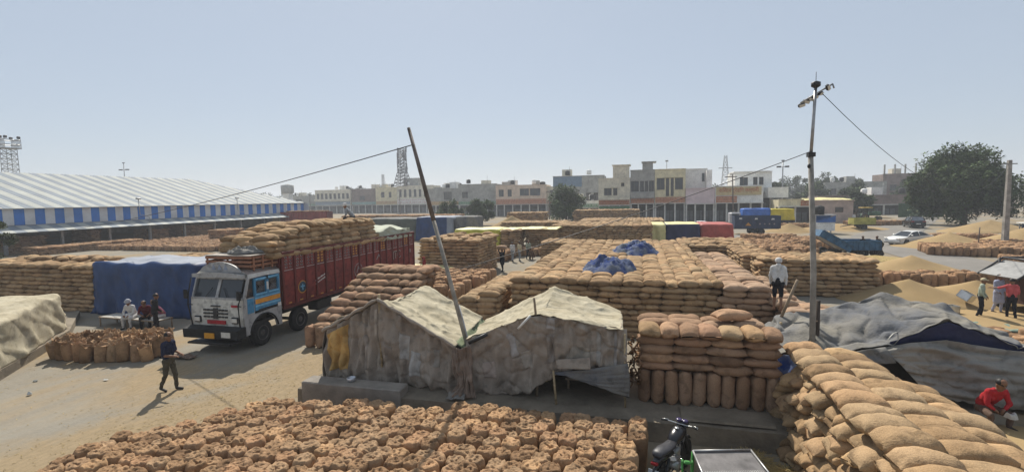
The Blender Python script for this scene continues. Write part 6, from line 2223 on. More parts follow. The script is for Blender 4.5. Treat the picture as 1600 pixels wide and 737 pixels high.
b = simple(-44.5, -28.0, 150, 9.7, W_peach, 'peach shop house with two dark upper windows behind the bushes', ((.06, .16, 6.2, 8.4), (.24, .32, 6.2, 8.4), (.48, .66, 6.4, 8.6), (.68, .88, 6.4, 8.6)), (3.8, 5.4), S_or, 6)
MB().box((-7, 3, 9.7), (-4, 6, 11)).build('roof_room', W_conc, b); MB().box((3, 3, 9.7), (5, 6, 11.2)).build('roof_room', W_conc, b); MB().lathe([(.9, 0), (.9, 1.4), (.3, 1.6)], (6.5, 3, 9.2), 14).build('water_tank', M_black, b)
simple(-28.0, -18.5, 151, 9.0, W_cream, 'pale blank-walled house left of the round tree', ((.1, .3, 6, 8),), (3.8, 4.8), S_or, 4)
b = simple(-24.0, -9.5, 139, 11.6, W_conc, 'tall grey unplastered block with a blue grey front behind the round tree', ((.65, .75, 4.5, 6.8), (.8, .88, 4.5, 6.8)), (3.4, 4.3), S_gr, 4)
mb = MB(); mb.box((-7.2, -.1, 8.6), (1.0, -.02, 11.5)); mb.build('blue_sheet_front', mat('front_blue_grey', (.13, .19, .26), .6), b)
simple(-58.0, -44.7, 152, 10.4, W_conc, 'long grey bare block behind the dark bushes', ((.1, .25, 6, 8),), (3.8, 4.9), S_gr, 4)
b = simple(-70.0, -58.2, 154, 9.2, W_conc, 'grey flat-roofed block behind the leaning pole', ((.5, .75, 5.6, 8.2),), (3.8, 5), S_cr, 4)
b = simple(-116.5, -105.5, 200, 11.5, W_yel, 'yellow house with two small windows left of the mobile mast', ((.25, .4, 7, 9.5), (.6, .72, 7, 9.5)), (4, 5.4), S_cr, 3)
b = simple(-105.3, -87.5, 199, 12.0, W_cream, 'cream house with a row of tall windows under the mobile mast', tuple((.06 + .135 * k, .13 + .135 * k, 7, 10.4) for k in range(7)), (4, 6.2), (W_white, mat('sign_letters_red', (.4, .1, .05))), 5)
mb = MB(); mb.box((-6.5, 2, 12), (1.0, 7, 15.5)); mb.build('roof_room', W_conc, b)
simple(-87.3, -72.0, 200, 11.0, W_conc, 'grey house right of the mobile mast', ((.2, .34, 6.8, 9), (.5, .6, 6.8, 9)), (4, 5.5), S_bl, 4)
simple(-150.0, -131.0, 202, 11.0, W_cream, 'pale house with many small balcony windows at the far left', tuple((.05 + .12 * k, .12 + .12 * k, 6.8, 9.4) for k in range(8)), (4, 5.6), S_bl, 5, balcony=(5.9, 6.8))
simple(-130.8, -117.0, 203, 11.2, W_brick, 'dull brick house between two pale ones at the far left', ((.3, .5, 6, 8),), (4, 5.2), (mat('sign_teal', (.16, .32, .30), .7), mat('sign_letters_white', (.5, .5, .45))), 4)
simple(-168.0, -150.2, 204, 8.5, W_conc, 'low grey house beside the end of the striped shed', ((.3, .5, 5.2, 7),), (3.8, 4.8), S_gr, 4)
simple(-18.0, -9.2, 124, 4.6, W_white, 'low white shop beside the round tree', (), (3.0, 3.9), S_gr, 3, h1=2.9, depth=5)
# far right houses behind the trees
simple(60, 78, 185, 9.0, W_conc, 'grey terrace of half-built houses at the far right', ((.1, .2, 5, 7), (.5, .6, 5, 7)), None, None, 4)
b = simple(79, 99, 190, 11.5, W_brick, 'tall half-built brick block with roof columns at the far right', ((.1, .2, 6, 8), (.4, .55, 6, 8), (.7, .8, 6, 8)), None, None, 4)
mb = MB()
for k in range(5):
    MB().box((-9 + k * 3, 2, 11.0), (-8.6 + k * 3, 2.4, 14.8)).build('roof_column', W_conc, b)
mb.box((4.5, 1, 14), (10, 5, 14.3)); mb.box((5, 2, 11.5), (9.4, 5, 14)); mb.build('roof_room', W_conc, b)
simple(44.0, 66.0, 140, 4.8, W_brick, 'long low dull wall and sheds behind the tractor', (), None, None, 6, h1=2.4, name='low_sheds')
o = cloth('green_net', [[(52, 118, 3.2), (60, 118, 3.2)], [(52, 118, .3), (60, 118, .3)]], mat('net_green', (.04, .08, .04), .9), None, 20, 8, .1, .6, seed=95)
tag(o, 'dark green net screen beside the big tree', 'screen')
t = thing('roadside_stall', 'low dark blue stall with a pale flat roof by the right-hand tree', 'stall', (47.0, 71.5, 0))
mb = MB(); mb.box((-2.6, -1, 1.55), (2.6, 1.2, 1.68)); mb.build('roof', W_white, t)
mb = MB(); mb.box((-2.2, -.6, .3), (2.2, 1.0, 1.5)); mb.build('counter', P_navyt, t)
mb = MB()
for x in (-2.4, 2.3):
    MB().box((x, -.9, 0), (x + .1, -.8, 1.55)).build('post', M_steel, t); MB().box((x, 1.0, 0), (x + .1, 1.1, 1.55)).build('post', M_steel, t)
# water tower by the shed
t = thing('water_tower', 'grey water tank on a pale tower beside the shed roof', 'water tower', (-162, 198, 0))
mb = MB(); mb.lathe([(.3, 9.5), (2.8, 10), (2.9, 13.6), (.2, 14.2)], n=20); mb.build('tank', W_conc, t)
mb = MB(); mb.box((-1.6, -1.6, 0), (1.6, 1.6, 9.8)); mb.build('shaft', W_white, t)

# ---------------------------------------------------------------- trees
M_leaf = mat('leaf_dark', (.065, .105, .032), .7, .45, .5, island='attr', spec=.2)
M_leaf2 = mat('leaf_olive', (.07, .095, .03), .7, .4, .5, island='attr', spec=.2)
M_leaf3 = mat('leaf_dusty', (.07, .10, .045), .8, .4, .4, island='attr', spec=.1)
M_bark = mat('bark', (.10, .075, .05), .9, .3, 4, .5, 12)


def leaf_template(q):
    mb = MB()
    for k in range(3):
        a = q.uniform(0, 6.28); e = q.uniform(-.4, .9)
        d = Vector((math.cos(a) * math.cos(e), math.sin(a) * math.cos(e), math.sin(e)))
        s = d.cross(Vector((0, 0, 1))).normalized() * q.uniform(.16, .3)
        up = Vector((0, 0, q.uniform(-.1, .15)))
        mb.add([(0, 0, 0), d * .55 + s + up, d * q.uniform(.9, 1.2), d * .55 - s + up], [(0, 1, 2), (0, 2, 3)])
    return as_template(mb)


LEAVES = [leaf_template(random.Random(i)) for i in range(8)]


def tree(name, label, loc, h, rx, ry, n_cl, n_leaf, leaf, m, seed, trunk=.25, base=.12, group=None, squash=1.0, cat='tree'):
    q = random.Random(seed)
    t = thing(name, label, cat, loc, 0, group)
    cz0 = h * base
    cls = []
    for i in range(n_cl):
        while True:
            u = Vector((q.uniform(-1, 1), q.uniform(-1, 1), q.uniform(-1, 1)))
            if .35 < u.length < 1:
                break
        w = (1 - .25 * max(0, u.z)) if squash >= 1 else 1
        c = Vector((u.x * rx * .82 * w, u.y * ry * .82 * w, cz0 + (h - cz0) * (.5 + .45 * u.z)))
        cls.append((c, q.choice([.16, .22, .28, .34, .40]) * min(rx, (h - cz0) / 2), q.gauss(.5, .22)))
    items = []
    for i in range(n_leaf):
        c, r_, tone = cls[i % n_cl]
        d = Vector((q.gauss(0, 1), q.gauss(0, 1), q.gauss(0, 1))).normalized()
        p = c + d * r_ * (q.random() ** .4)
        if p.z < .2:
            continue
        s = leaf * q.uniform(.6, 1.4)
        items.append((q.randrange(8), TM(p.x, p.y, p.z, q.uniform(0, 6.3), q.uniform(-.6, .6), q.uniform(-.6, .6), (s, s, s)), min(1, max(0, tone + .12 * q.gauss(0, 1) + .25 * d.z))))  # light from above put into the colour: clump tops lighter
    cr = merged('crown', LEAVES, items, m)
    cr.parent = t
    mb = MB()
    top = h * .55
    mb.tube([(0, 0, 0), (.03 * h * .2, 0, top * .3), (0, .05 * h * .2, top * .65), (0, 0, top)], [trunk, trunk * .8, trunk * .6, trunk * .3], 9)
    for c, r_, tone in cls[:14]:
        z0 = top * q.uniform(.3, .9)
        mid = Vector((c.x * .45, c.y * .45, z0 + (c.z - z0) * .6))
        mb.tube([(0, 0, z0), mid, c], [trunk * .4, trunk * .25, trunk * .08], 6)
    mb.build('trunk', M_bark, t)
    return t


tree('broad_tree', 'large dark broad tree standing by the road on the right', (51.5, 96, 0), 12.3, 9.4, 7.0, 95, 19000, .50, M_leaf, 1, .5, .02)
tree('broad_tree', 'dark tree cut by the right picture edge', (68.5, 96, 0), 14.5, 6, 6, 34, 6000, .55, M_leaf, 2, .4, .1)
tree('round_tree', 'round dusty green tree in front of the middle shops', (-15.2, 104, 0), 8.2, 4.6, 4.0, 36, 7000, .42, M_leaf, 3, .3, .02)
tree('dark_bush', 'dark spreading bush left of the peach shop house', (-40.0, 100, 0), 5.4, 4.0, 3.0, 24, 4000, .40, M_leaf, 4, .2, 0)
tree('dark_bush', 'dark bush touching the foot of the peach shop house', (-33.0, 100, 0), 5.6, 4.0, 3.0, 24, 4000, .40, M_leaf, 5, .2, 0)
GT = 'hazy trees on the skyline'
for i, (x, y, h, r_, lb) in enumerate(((60, 190, 10.5, 7, 'hazy tree just right of the thin floodlight mast'), (71, 215, 12.5, 9, 'hazy domed tree on the skyline right of the tall pole'), (55, 150, 6.5, 4.5, 'olive tree behind the pink hut roof'),
                                       (49, 160, 9, 5, 'tree behind the white house roof'), (86, 230, 11, 8, 'hazy tree beyond the half-built houses'), (40, 165, 9.0, 4, 'tree left of the thin floodlight mast'), (47, 125, 5.5, 4, 'small tree between pink hut and low sheds'), (64, 168, 8.5, 5, 'leafy tree in front of the grey terrace'), (78, 170, 9.5, 6, 'leafy tree in front of the half-built brick block'), (66, 240, 14, 10, 'tallest hazy tree far behind the grey terrace'), (44, 200, 10.5, 6, 'hazy tree behind the thin mast foot'))):
    tree('skyline_tree', lb, (x, y, 0), h, r_, r_ * .8, 24, 3000, .75, M_leaf3, 20 + i, .3, .08, GT)
for i, (x, h, r_, lb) in enumerate(((-163, 11.5, 7, 'hazy tree behind the water tower'), (-150, 14.5, 9, 'domed hazy tree behind the far left houses'), (-136, 15.0, 9, 'taller hazy tree behind the far left houses'), (-122, 11.5, 7, 'low hazy tree above the brick house'), (-46, 12.5, 4, 'tree tops above the long grey block'), (-92, 11, 6, 'low hazy tree behind the mast house'))):
    tree('skyline_tree', lb, (x, 240, 0), h, r_, r_ * .7, 20, 2200, .9, M_leaf3, 40 + i, .3, .1, GT)
# a distant belt of trees closing the horizon
items = []
q = random.Random(99)
for i in range(15000):
    a = q.uniform(-70, 62)
    d = q.uniform(330, 420)
    hgt = 10.5 + 4.5 * nz3(a * .35, 1, 0) + 3 * nz3(a * 1.3, 2, 0)
    s = q.uniform(1.2, 2.2)
    items.append((q.randrange(8), TM(d * math.sin(R(a)), d * math.cos(R(a)), q.random() ** .7 * hgt, q.uniform(0, 6.3), q.uniform(-.5, .5), 0, (s, s, s)), min(1, max(0, .4 + .2 * q.gauss(0, 1)))))
tag(merged('tree_belt', LEAVES, items, M_leaf3), 'far belt of trees along the horizon', 'trees', kind='stuff')
tree('roadside_shrub', 'leafy shrub at the left picture edge before the shed', (-62.5, 33.6, 0), 4.6, 1.8, 1.8, 14, 1500, .26, M_leaf2, 60, .1, .05, cat='shrub')

# ---------------------------------------------------------------- masts, poles, wires
def lattice(mb, x, y, z0, z1, w0, w1, n, r=.06):
    for k in range(n):
        a, b2 = z0 + (z1 - z0) * k / n, z0 + (z1 - z0) * (k + 1) / n
        wa, wb_ = w0 + (w1 - w0) * k / n, w0 + (w1 - w0) * (k + 1) / n
        P = [(x + sx * wa / 2, y + sy * wa / 2, a) for sx, sy in ((-1, -1), (1, -1), (1, 1), (-1, 1))]
        Q = [(x + sx * wb_ / 2, y + sy * wb_ / 2, b2) for sx, sy in ((-1, -1), (1, -1), (1, 1), (-1, 1))]
        for i in range(4):
            j = (i + 1) % 4
            mb.tube([P[i], Q[i]], r, 4, caps=False); mb.tube([P[i], Q[j]], r * .6, 4, caps=False); mb.tube([P[j], Q[i]], r * .6, 4, caps=False); mb.tube([P[i], P[j]], r * .6, 4, caps=False)


t = thing('mobile_mast', 'lattice mobile phone mast hung with antennas on a roof', 'mast', (-103.2, 201, 0))
mb = MB(); lattice(mb, 0, 0, 12.0, 18.0, 6.0, 3.4, 4, .17); lattice(mb, 0, 0, 18.0, 29.0, 3.2, 2.6, 8, .16); mb.build('lattice', mat('mast_dark', (.09, .09, .095), .7), t)
mb = MB()
q = random.Random(3)
for k in range(26):
    a = q.uniform(0, 6.3); z = q.choice([19, 21, 22.5, 24.5, 26, 27.5, 28.5]) + q.uniform(-.5, .5)
    x, y = 2.0 * math.cos(a), 2.0 * math.sin(a)
    MB().box((x - .22, y - .18, z - 1.1), (x + .22, y + .18, z + 1.1)).build('antenna', mat('antenna_grey', (.13, .135, .15), .6), t)
mb = MB()
for a, z in ((1, 20), (3, 23), (4.8, 25)):
    MB().lathe([(.05, -.3), (.7, -.1), (.75, .05)], (2.1 * math.cos(a), 2.1 * math.sin(a), z), 14, 'y').build('dish', mat('dish_white', (.5, .5, .5), .5), t)
t = thing('aerial', 'thin lattice aerial left of the mobile mast', 'aerial', (-112.5, 200, 0))
mb = MB(); lattice(mb, 0, 0, 11.5, 17.5, 1.0, .8, 6, .06); mb.build('lattice', M_steel, t)
t = thing('floodlight_tower', 'lattice floodlight tower with lamp platform behind the shed at left', 'tower', (-105, 60, 0))
mb = MB(); lattice(mb, 0, 0, 0, 15.6, 1.8, 1.5, 18, .06); mb.build('lattice', M_steel, t)
mb = MB(); mb.box((-1.2, -1.2, 15.6), (1.2, 1.2, 15.75))
for z in (16.3, 17.1):
    for s_ in (-1.15, 1.15):
        mb.tube([(-1.15, s_, z), (1.15, s_, z)], .06, 4); mb.tube([(s_, -1.15, z), (s_, 1.15, z)], .06, 4)
for x in np.linspace(-1.15, 1.15, 9):
    mb.tube([(x, -1.15, 15.7), (x, -1.15, 17.3)], .05, 4); mb.tube([(x, 1.15, 15.7), (x, 1.15, 17.3)], .05, 4)
mb.build('platform', M_steel, t)
for x, y in ((-1.05, -1.25), (-.35, -1.3), (.45, -1.3), (1.2, -1.0), (1.1, .9), (-.95, 1.0)):
    mb = MB(); mb.box((x - .24, y - .18, 17.3), (x + .24, y + .18, 17.75), 0, .06); mb.build('floodlight', M_blackm, t)


def cross_mast(label, x, y, h, arm):
    t = thing('floodlight_mast', label, 'mast', (x, y, 0), 0, 'thin floodlight masts')
    mb = MB(); mb.tube([(0, 0, 0), (0, 0, h)], [.22, .12], 8); mb.build('pole', M_steel, t)
    mb = MB(); mb.tube([(-arm, 0, h - 2.0 * arm / 1.6), (arm, 0, h - 2.0 * arm / 1.6)], .08, 6); mb.build('cross_arm', M_steel, t)
    for s_ in (-1, -.6, .6, 1):
        mb = MB(); mb.box((s_ * arm - .22, -.3, h - 2.0 * arm / 1.6 - .15), (s_ * arm + .22, .3, h - 2.0 * arm / 1.6 + .25)); mb.build('floodlight', M_blackm, t)
    mb = MB(); mb.box((-.3, -.3, h), (.3, .3, h + .25)); mb.build('cap', M_blackm, t)


cross_mast('thin mast with crossed lamps above the shed roof', -185.5, 140, 21.2, 2.0)
cross_mast('thin mast with crossed lamps right of the white house', 35.8, 140, 14.0, 1.2)

M_pole = mat('pole_concrete', (.26, .245, .22), .9, .3, 2.5, .3, 20)
M_polem = mat('pole_rusty', (.12, .095, .08), .75, .45, 3.5)
# tall floodlight pole
t = thing('tall_light_pole', 'tall slim pole with a slanted floodlight bar right of centre', 'light pole', (4.86, 15.5, 0))
mb = MB(); mb.tube([(0, 0, 0), (-.04, 0, 3.4), (-.20, 0, 6.7)], [.085, .08, .07], 10); mb.build('lower_pole', M_pole, t)
mb = MB(); mb.tube([(-.20, 0, 6.45), (-.12, 0, 8.55)], [.045, .04], 8); mb.build('upper_pole', M_steel, t)
mb = MB(); mb.lathe([(.03, 8.5), (.12, 8.56), (.12, 8.66), (.03, 8.7)], (-.12, 0, 0), 12); mb.tube([(-.12, 0, 8.7), (-.12, 0, 8.95)], .008, 5); mb.build('pole_cap', M_blackm, t)
ax_ = (np.array((-.50, -.05, 8.12)), np.array((.34, .15, 8.62)))
mb = MB(); mb.tube(ax_, .025, 6); mb.tube([(.34, .15, 8.62), (.38, .15, 8.50)], .02, 6); mb.build('lamp_bar', M_steel, t)
for i, u in enumerate((.02, .22, .36, .50, .66, .92)):
    p = ax_[0] * (1 - u) + ax_[1] * u
    fl = bpy.data.objects.new('floodlight', None); COL.objects.link(fl); fl.parent = t; fl.location = p; fl.rotation_euler = (.6, [-.3, .2, .1, 0, -.2, .7][i], .2 * i)
    mb = MB(); mb.box((-.09, -.05, -.13), (.09, .04, -.03), 0, .02); mb.build('housing', M_blackm, fl)
    mb = MB(); mb.box((-.075, -.056, -.12), (.075, -.051, -.04)); mb.build('lens', P_lamp, fl)
mb = MB(); mb.box((-.28, -.1, 6.62), (-.10, .1, 6.74)); mb.lathe([(.03, 6.3), (.05, 6.35), (.03, 6.42)], (-.26, -.1, 0), 8); mb.build('insulator', M_blackm, t)
mb = MB()
for k in range(12):
    a = k * 2.4; mb.tube([(.10 * math.cos(a), .10 * math.sin(a), 1.0 + .03 * k), (.14 * math.cos(a + 1), .14 * math.sin(a + 1), 1.05 + .03 * k), (.10 * math.cos(a + 2), .10 * math.sin(a + 2), 1.04 + .03 * k)], .03, 5)
mb.build('cloth_wrap', M_greytarp, t)
t = thing('short_post', 'short dark wooden post standing beside the tall light pole', 'post', (5.02, 15.7, 0))
mb = MB(); mb.tube([(0, 0, 0), (.01, 0, 2.5)], [.07, .06], 8); mb.build('post', mat('dark_post', (.06, .045, .035), .9), t)
mb = MB(); mb.tube([(-.12, -.1, 1.9), (.08, .0, 1.92)], .02, 5); mb.build('tie', M_wood, t)
o = MB().tube([(4.35, 17.0, 1.5), (4.82, 16.9, 2.9)], [.05, .045], 7).build('leaning_plank', M_wood)
tag(o, 'wooden pole leaning on the sacks before the man in white', 'pole')

# leaning pole between the tents
t = thing('leaning_pole', 'long pole leaning left between the two tents', 'pole', (-4.62, 12.05, .5))
def lp(u):
    return (-2.06 * u + .46 * (1 - u), .05 + 1.4 * u, 7.25 * u)
pts = [lp(0), lp(.3), lp(.62), lp(1.0)]
mb = MB(); mb.tube([lp(0), lp(.33), lp(.66)], [.07, .062, .055], 9); mb.build('lower_pole', mat('pole_grey', (.22, .20, .17), .8, .4, 4, .3, 30), t)
mb = MB(); mb.tube([lp(.62), lp(.8), lp(1.0)], [.065, .06, .05], 9); mb.build('upper_pole', M_polem, t)
mb = MB(); mb.tube([(lp(.02)[0] + .1, lp(.02)[1] - .1, .1), (lp(.3)[0] + .1, lp(.3)[1] - .05, lp(.3)[2])], .02, 6); mb.build('stay', M_steel, t)


def wire(label, a, b2, sag, r=.012, name='overhead_wire'):
    a, b2 = Vector(a), Vector(b2)
    pts = [a.lerp(b2, u) + Vector((0, 0, -sag * 4 * u * (1 - u))) for u in np.linspace(0, 1, 28)]
    o = MB().tube(pts, r, 5).build(name, M_blackm)
    return tag(o, label, 'wire', 'overhead wires')


ltop = np.array(lp(.93)) + (-4.62, 12.05, .5)
wire('black wire running left from the leaning pole to the striped shed', ltop, (-69.3, 38.0, 2.75), .9, .016)
wire('black wire slung between the tall light pole and the leaning pole', (4.60, 15.4, 6.75), np.array(lp(.42)) + (-4.62, 12.05, .5), .12, .011)
wire('thin wire sagging from the lamp bar to the far right', (4.95, 15.6, 8.35), (34.0, 57, 8.1), 2.7, .010)
t = thing('concrete_pole', 'plain pale concrete pole among the sacks at the right edge', 'pole', (34.0, 57, 0))
mb = MB(); mb.loft([[(-.22, -.2, 0), (.22, -.2, 0), (.22, .2, 0), (-.22, .2, 0)], [(-.14, -.13, 8.4), (.14, -.13, 8.4), (.14, .13, 8.4), (-.14, .13, 8.4)]]); mb.build('shaft', M_pole, t)
mb = MB(); mb.box((-.6, -.05, 8.0), (.6, .05, 8.1)); mb.build('cross_arm', M_steel, t)
for i, (x, y) in enumerate(((30.5, 54.5), (37.2, 56.0))):
    o = MB().tube([(x, y, 0), (x + .05, y, 2.2)], .05, 6).build('thin_post', M_polem)
    tag(o, ['thin rusty post left of the concrete pole', 'thin rusty post right of the concrete pole'][i], 'post')
cross = thing('utility_pole', 'leaning dark utility pole in front of the cream shop sign', 'pole', (18.0, 104, 0))
MB().tube([(0, 0, 0), (-.3, 0, 9.6)], [.16, .1], 7).build('shaft', M_polem, cross); MB().box((-1.6, -.06, 9.0), (.5, .06, 9.2)).build('cross_arm', M_polem, cross)
for i, (x, y, h, lb) in enumerate(((-22.8, 126, 7.5, 'thin dark pole in front of the peach shop house'), (-94, 180, 10, 'thin dark pole in front of the mast house'), (-140, 185, 9, 'thin dark pole before the far left houses'))):
    t = thing('utility_pole', lb, 'pole', (x, y, 0))
    MB().tube([(0, 0, 0), (0, 0, h)], [.2, .14], 6).build('shaft', M_polem, t); MB().box((-.8, -.06, h - .5), (.8, .06, h - .35)).build('cross_arm', M_polem, t)
t = thing('pylon', 'faint lattice pylon behind the shops', 'pylon', (52, 330, 0)); mb = MB(); lattice(mb, 0, 0, 0, 30, 6, 1.4, 10, .14)
mb.build('lattice', M_steel, t); MB().box((-4, -.2, 22), (4, .2, 22.5)).build('cross_arm', M_steel, t)
# ---------------------------------------------------------------- people
SKIN = mat('skin_brown', (.20, .105, .062), .55, .1, 8, spec=.25)
HAIR = mat('hair_black', (.012, .011, .010), .6, .2, 30)


def capsule(mb, a, b, ra, rb, n=10, fl=(1, 1)):
    a, b = Vector(a), Vector(b)
    d = b - a
    L = d.length
    if L < 1e-6:
        d = Vector((0, 0, 1))
    d.normalize()
    u = d.cross(Vector((0, 1, 0)))
    if u.length < .1:
        u = d.cross(Vector((1, 0, 0)))
    u.normalize()
    w = d.cross(u)
    rings = []
    for s, f in ((-1, .05), (-.8, .6), (-.45, .89), (0, 1)):
        rings.append((a + d * ra * s, ra * f))
    for s, f in ((0, 1), (.45, .89), (.8, .6), (1, .05)):
        rings.append((b + d * rb * s, rb * f))
    mb.loft([[p + r * (fl[0] * math.cos(2 * math.pi * k / n) * u + fl[1] * math.sin(2 * math.pi * k / n) * w) for k in range(n)] for p, r in rings], 0, True)


def person(label, loc, rz, J, shirt, pants, shoes=None, *, scale=1.0, kurta=None, head='hair', headm=None, sleeves='long', bare_legs=False, voxel=.017, group=None, hold=None, shawl=None):
    """J: joints in the figure's own frame (faces -y). One continuous body by voxel union of tapered limbs."""
    t = thing('person', label, 'person', loc, rz, group)
    t.scale = (scale,) * 3
    shoes = shoes or mat('shoe_dark', (.03, .026, .024), .7)
    mats = [SKIN, shirt, pants, shoes]
    prim = []       # (a, b, ra, rb, material)
    V = {k: Vector(v) for k, v in J.items()}
    hd, nk, ch, pv = V['head'], V['neck'], V['chest'], V['pelvis']
    face = V.get('face', Vector((0, -1, 0))).normalized()
    side = face.cross(Vector((0, 0, 1))).normalized()
    upv = side.cross(face)
    P = prim.append
    # head
    P((hd - upv * .035, hd + upv * .055, .083, .092, 0)); P((hd + face * .03 - upv * .07, hd + face * .035 - upv * .085, .058, .05, 0))
    P((hd + face * .092 + upv * .01, hd + face * .108 - upv * .025, .012, .018, 0))
    for s in (-1, 1):
        P((hd + side * s * .088 + upv * .015, hd + side * s * .09 - upv * .03, .018, .014, 0))
    P((nk - Vector((0, 0, .03)), hd - upv * .06, .058, .052, 0))
    # torso
    sl, sr = V['sl'], V['sr']
    P((sl.lerp(nk, .25), sr.lerp(nk, .25), .085, .085, 1))
    for s in (-1, 1):
        o = (sl - sr).normalized() * s * .085
        P((ch + o, pv + o * .8 + Vector((0, 0, .1)), .115, .105, 1))
    P((nk - Vector((0, 0, .04)), ch, .075, .11, 1))
    hl, hr = V['hl'], V['hr']
    P((hl, hr, .112, .112, 2)); P((pv + Vector((0, 0, .08)), pv, .125, .12, 2))
    for s in 'lr':
        sh, el, wr = V['s' + s], V['e' + s], V['w' + s]
        P((sh, el, .062, .050, 1 if sleeves != 'none' else 0))
        P((el, wr, .047 if sleeves == 'long' else .042, .036 if sleeves == 'long' else .030, 1 if sleeves == 'long' else 0))
        # hand: palm, four fingers, thumb
        d = (wr - el).normalized()
        hd_ = V.get('h' + 'and' + s)
        dd = (hd_ - wr).normalized() if hd_ else d
        sd = dd.cross(Vector((0, 0, 1)))
        sd = sd.normalized() if sd.length > .1 else Vector((0, 1, 0))
        nrm = sd.cross(dd)
        P((wr, wr + dd * .075, .030, .034, 0))
        for k in range(4):
            o = sd * (k - 1.5) * .019
            l_ = (.055, .068, .064, .05)[k]
            b0 = wr + dd * .085 + o
            b1 = b0 + dd * l_ * .55 - nrm * .008
            P((b0, b1, .0105, .0095, 0)); P((b1, b1 + dd * l_ * .4 - nrm * .022, .0095, .008, 0))
        P((wr + dd * .025 + sd * .034, wr + dd * .075 + sd * .058 - nrm * .01, .012, .010, 0))
        hp, kn, an, to = V['h' + s], V['k' + s], V['a' + s], V['t' + s]
        P((hp, kn, .098, .066, 2)); P((kn, an.lerp(kn, .08), .062 if not bare_legs else .055, .052 if not bare_legs else .038, 0 if bare_legs else 2))
        P((an, an - Vector((0, 0, .02)), .040, .044, 3)); P((an - Vector((0, 0, .035)), to, .042, .036, 3))
    if kurta:
        # long shirt: skirt of tapered lobes down to the given drop
        for hp, kn in ((hl, V['kl']), (hr, V['kr'])):
            P((hp + Vector((0, 0, .05)), hp.lerp(kn, kurta), .125, .115, 1))
        P(((hl + hr) / 2 + Vector((0, 0, .05)), (hl.lerp(V['kl'], kurta * .95) + hr.lerp(V['kr'], kurta * .95)) / 2, .13, .11, 1))
    mb = MB()
    for a, b, ra, rb, m in prim:
        capsule(mb, a, b, ra, rb)
    tmp = mb.build('body', SKIN)
    md = tmp.modifiers.new('u', 'REMESH')
    md.mode = 'VOXEL'
    md.voxel_size = voxel
    md2 = tmp.modifiers.new('s', 'SMOOTH')
    md2.iterations = 3
    md2.factor = .5
    me = evaluated_mesh(tmp)
    # colour every face by the nearest limb
    co = np.zeros(len(me.vertices) * 3); me.vertices.foreach_get('co', co); co = co.reshape(-1, 3)
    best = np.full(len(co), 9e9); bm_ = np.zeros(len(co), int)
    for a, b, ra, rb, m in prim:
        a, b = np.array(a), np.array(b)
        d = b - a
        L2 = max(d @ d, 1e-9)
        u = np.clip(((co - a) @ d) / L2, 0, 1)
        dist = np.linalg.norm(co - (a + u[:, None] * d), axis=1) - (ra + (rb - ra) * u)
        k = dist < best
        best[k] = dist[k]; bm_[k] = m
    me.materials.clear()
    for m in mats:
        me.materials.append(m)
    idx = np.zeros(len(me.polygons), int)
    ls = np.zeros(len(me.polygons), int); me.polygons.foreach_get('loop_start', ls)
    lv = np.zeros(len(me.loops), int); me.loops.foreach_get('vertex_index', lv)
    idx = bm_[lv[ls]]
    me.polygons.foreach_set('material_index', idx)
    me.polygons.foreach_set('use_smooth', np.ones(len(me.polygons), bool))
    # cloth wrinkles
    nr = np.zeros(len(me.vertices) * 3); me.vertices.foreach_get('normal', nr); nr = nr.reshape(-1, 3)
    wv = (np.sin(co[:, 2] * 41 + 9 * np.sin(co[:, 0] * 14) + loc[0]) + np.sin(co[:, 2] * 23 - co[:, 1] * 30 + 5 * np.sin(co[:, 0] * 9))) * .0045
    wv[(bm_ != 1) & (bm_ != 2)] = 0
    me.vertices.foreach_set('co', (co + nr * wv[:, None]).ravel())
    me.update()
    o = bpy.data.objects.new('body', me); COL.objects.link(o); o.parent = t
    # eyes and mouth
    mb = MB()
    for s in (-1, 1):
        c = hd + face * .083 + side * s * .032 + upv * .022
        capsule(mb, c, c + side * .001, .011, .011, 8)
    mb.build('eyes', mat('eye_dark', (.02, .016, .014), .3), t)
    c = hd + face * .088 - upv * .055
    mb = MB(); capsule(mb, c - side * .02, c + side * .02, .007, .007, 6); mb.build('mouth', mat('lips', (.14, .05, .04), .5), t)
    # hair, turban, cap or scarf
    def dome(rf, rs_, ru, off, cut, m, name, rough=.0):
        mb = MB(); rows = []
        for i in range(10):
            th = i / 9 * cut
            rows.append([hd + off + upv * ru * math.cos(th) + (face * rf * math.cos(f) + side * rs_ * math.sin(f)) * math.sin(th) * (1 + rough * nz3(math.cos(f) * 3, math.sin(f) * 3, th * 3)) for f in np.linspace(0, 2 * math.pi, 21)])
        mb.grid(rows)
        b_ = list(mb.v)
        return mb.build(name, m, t)
    if head == 'hair':
        dome(.105, .10, .098, -face * .018 + upv * .045, 1.75, headm or HAIR, 'hair', .06)
    elif head == 'turban':
        dome(.125, .115, .12, upv * .06 - face * .01, 1.75, headm, 'turban', .12)
        mb = MB(); mb.tube([hd + upv * (.055 + .02 * math.sin(f)) + face * .115 * math.cos(f) + side * .108 * math.sin(f) for f in np.linspace(0, 2 * math.pi, 22)], .026, 7); mb.build('turban_fold', headm, t)
    elif head == 'scarf':
        dome(.112, .108, .108, upv * .04 - face * .02, 2.15, headm, 'head_scarf', .08)
        mb = MB(); capsule(mb, nk - face * .05 + upv * .03, nk - face * .08 - upv * .12, .09, .07, 10); mb.build('scarf_tail', headm, t)
    elif head == 'cap':
        dome(.108, .10, .10, upv * .05, 1.6, headm, 'cap', .02)
        mb = MB(); mb.prism([(0, 0), (1, 0), (1, .01), (0, .01)], 'x', 0, 1) if False else None
        pts = [hd + upv * .05 + face * (.10 + .07 * math.sin(u * math.pi)) + side * .08 * math.cos(u * math.pi) for u in np.linspace(0, 1, 9)]
        rows = [[hd + upv * .055 + face * .09 * math.sin(u * math.pi) + side * .085 * math.cos(u * math.pi) for u in np.linspace(0, 1, 9)], pts]
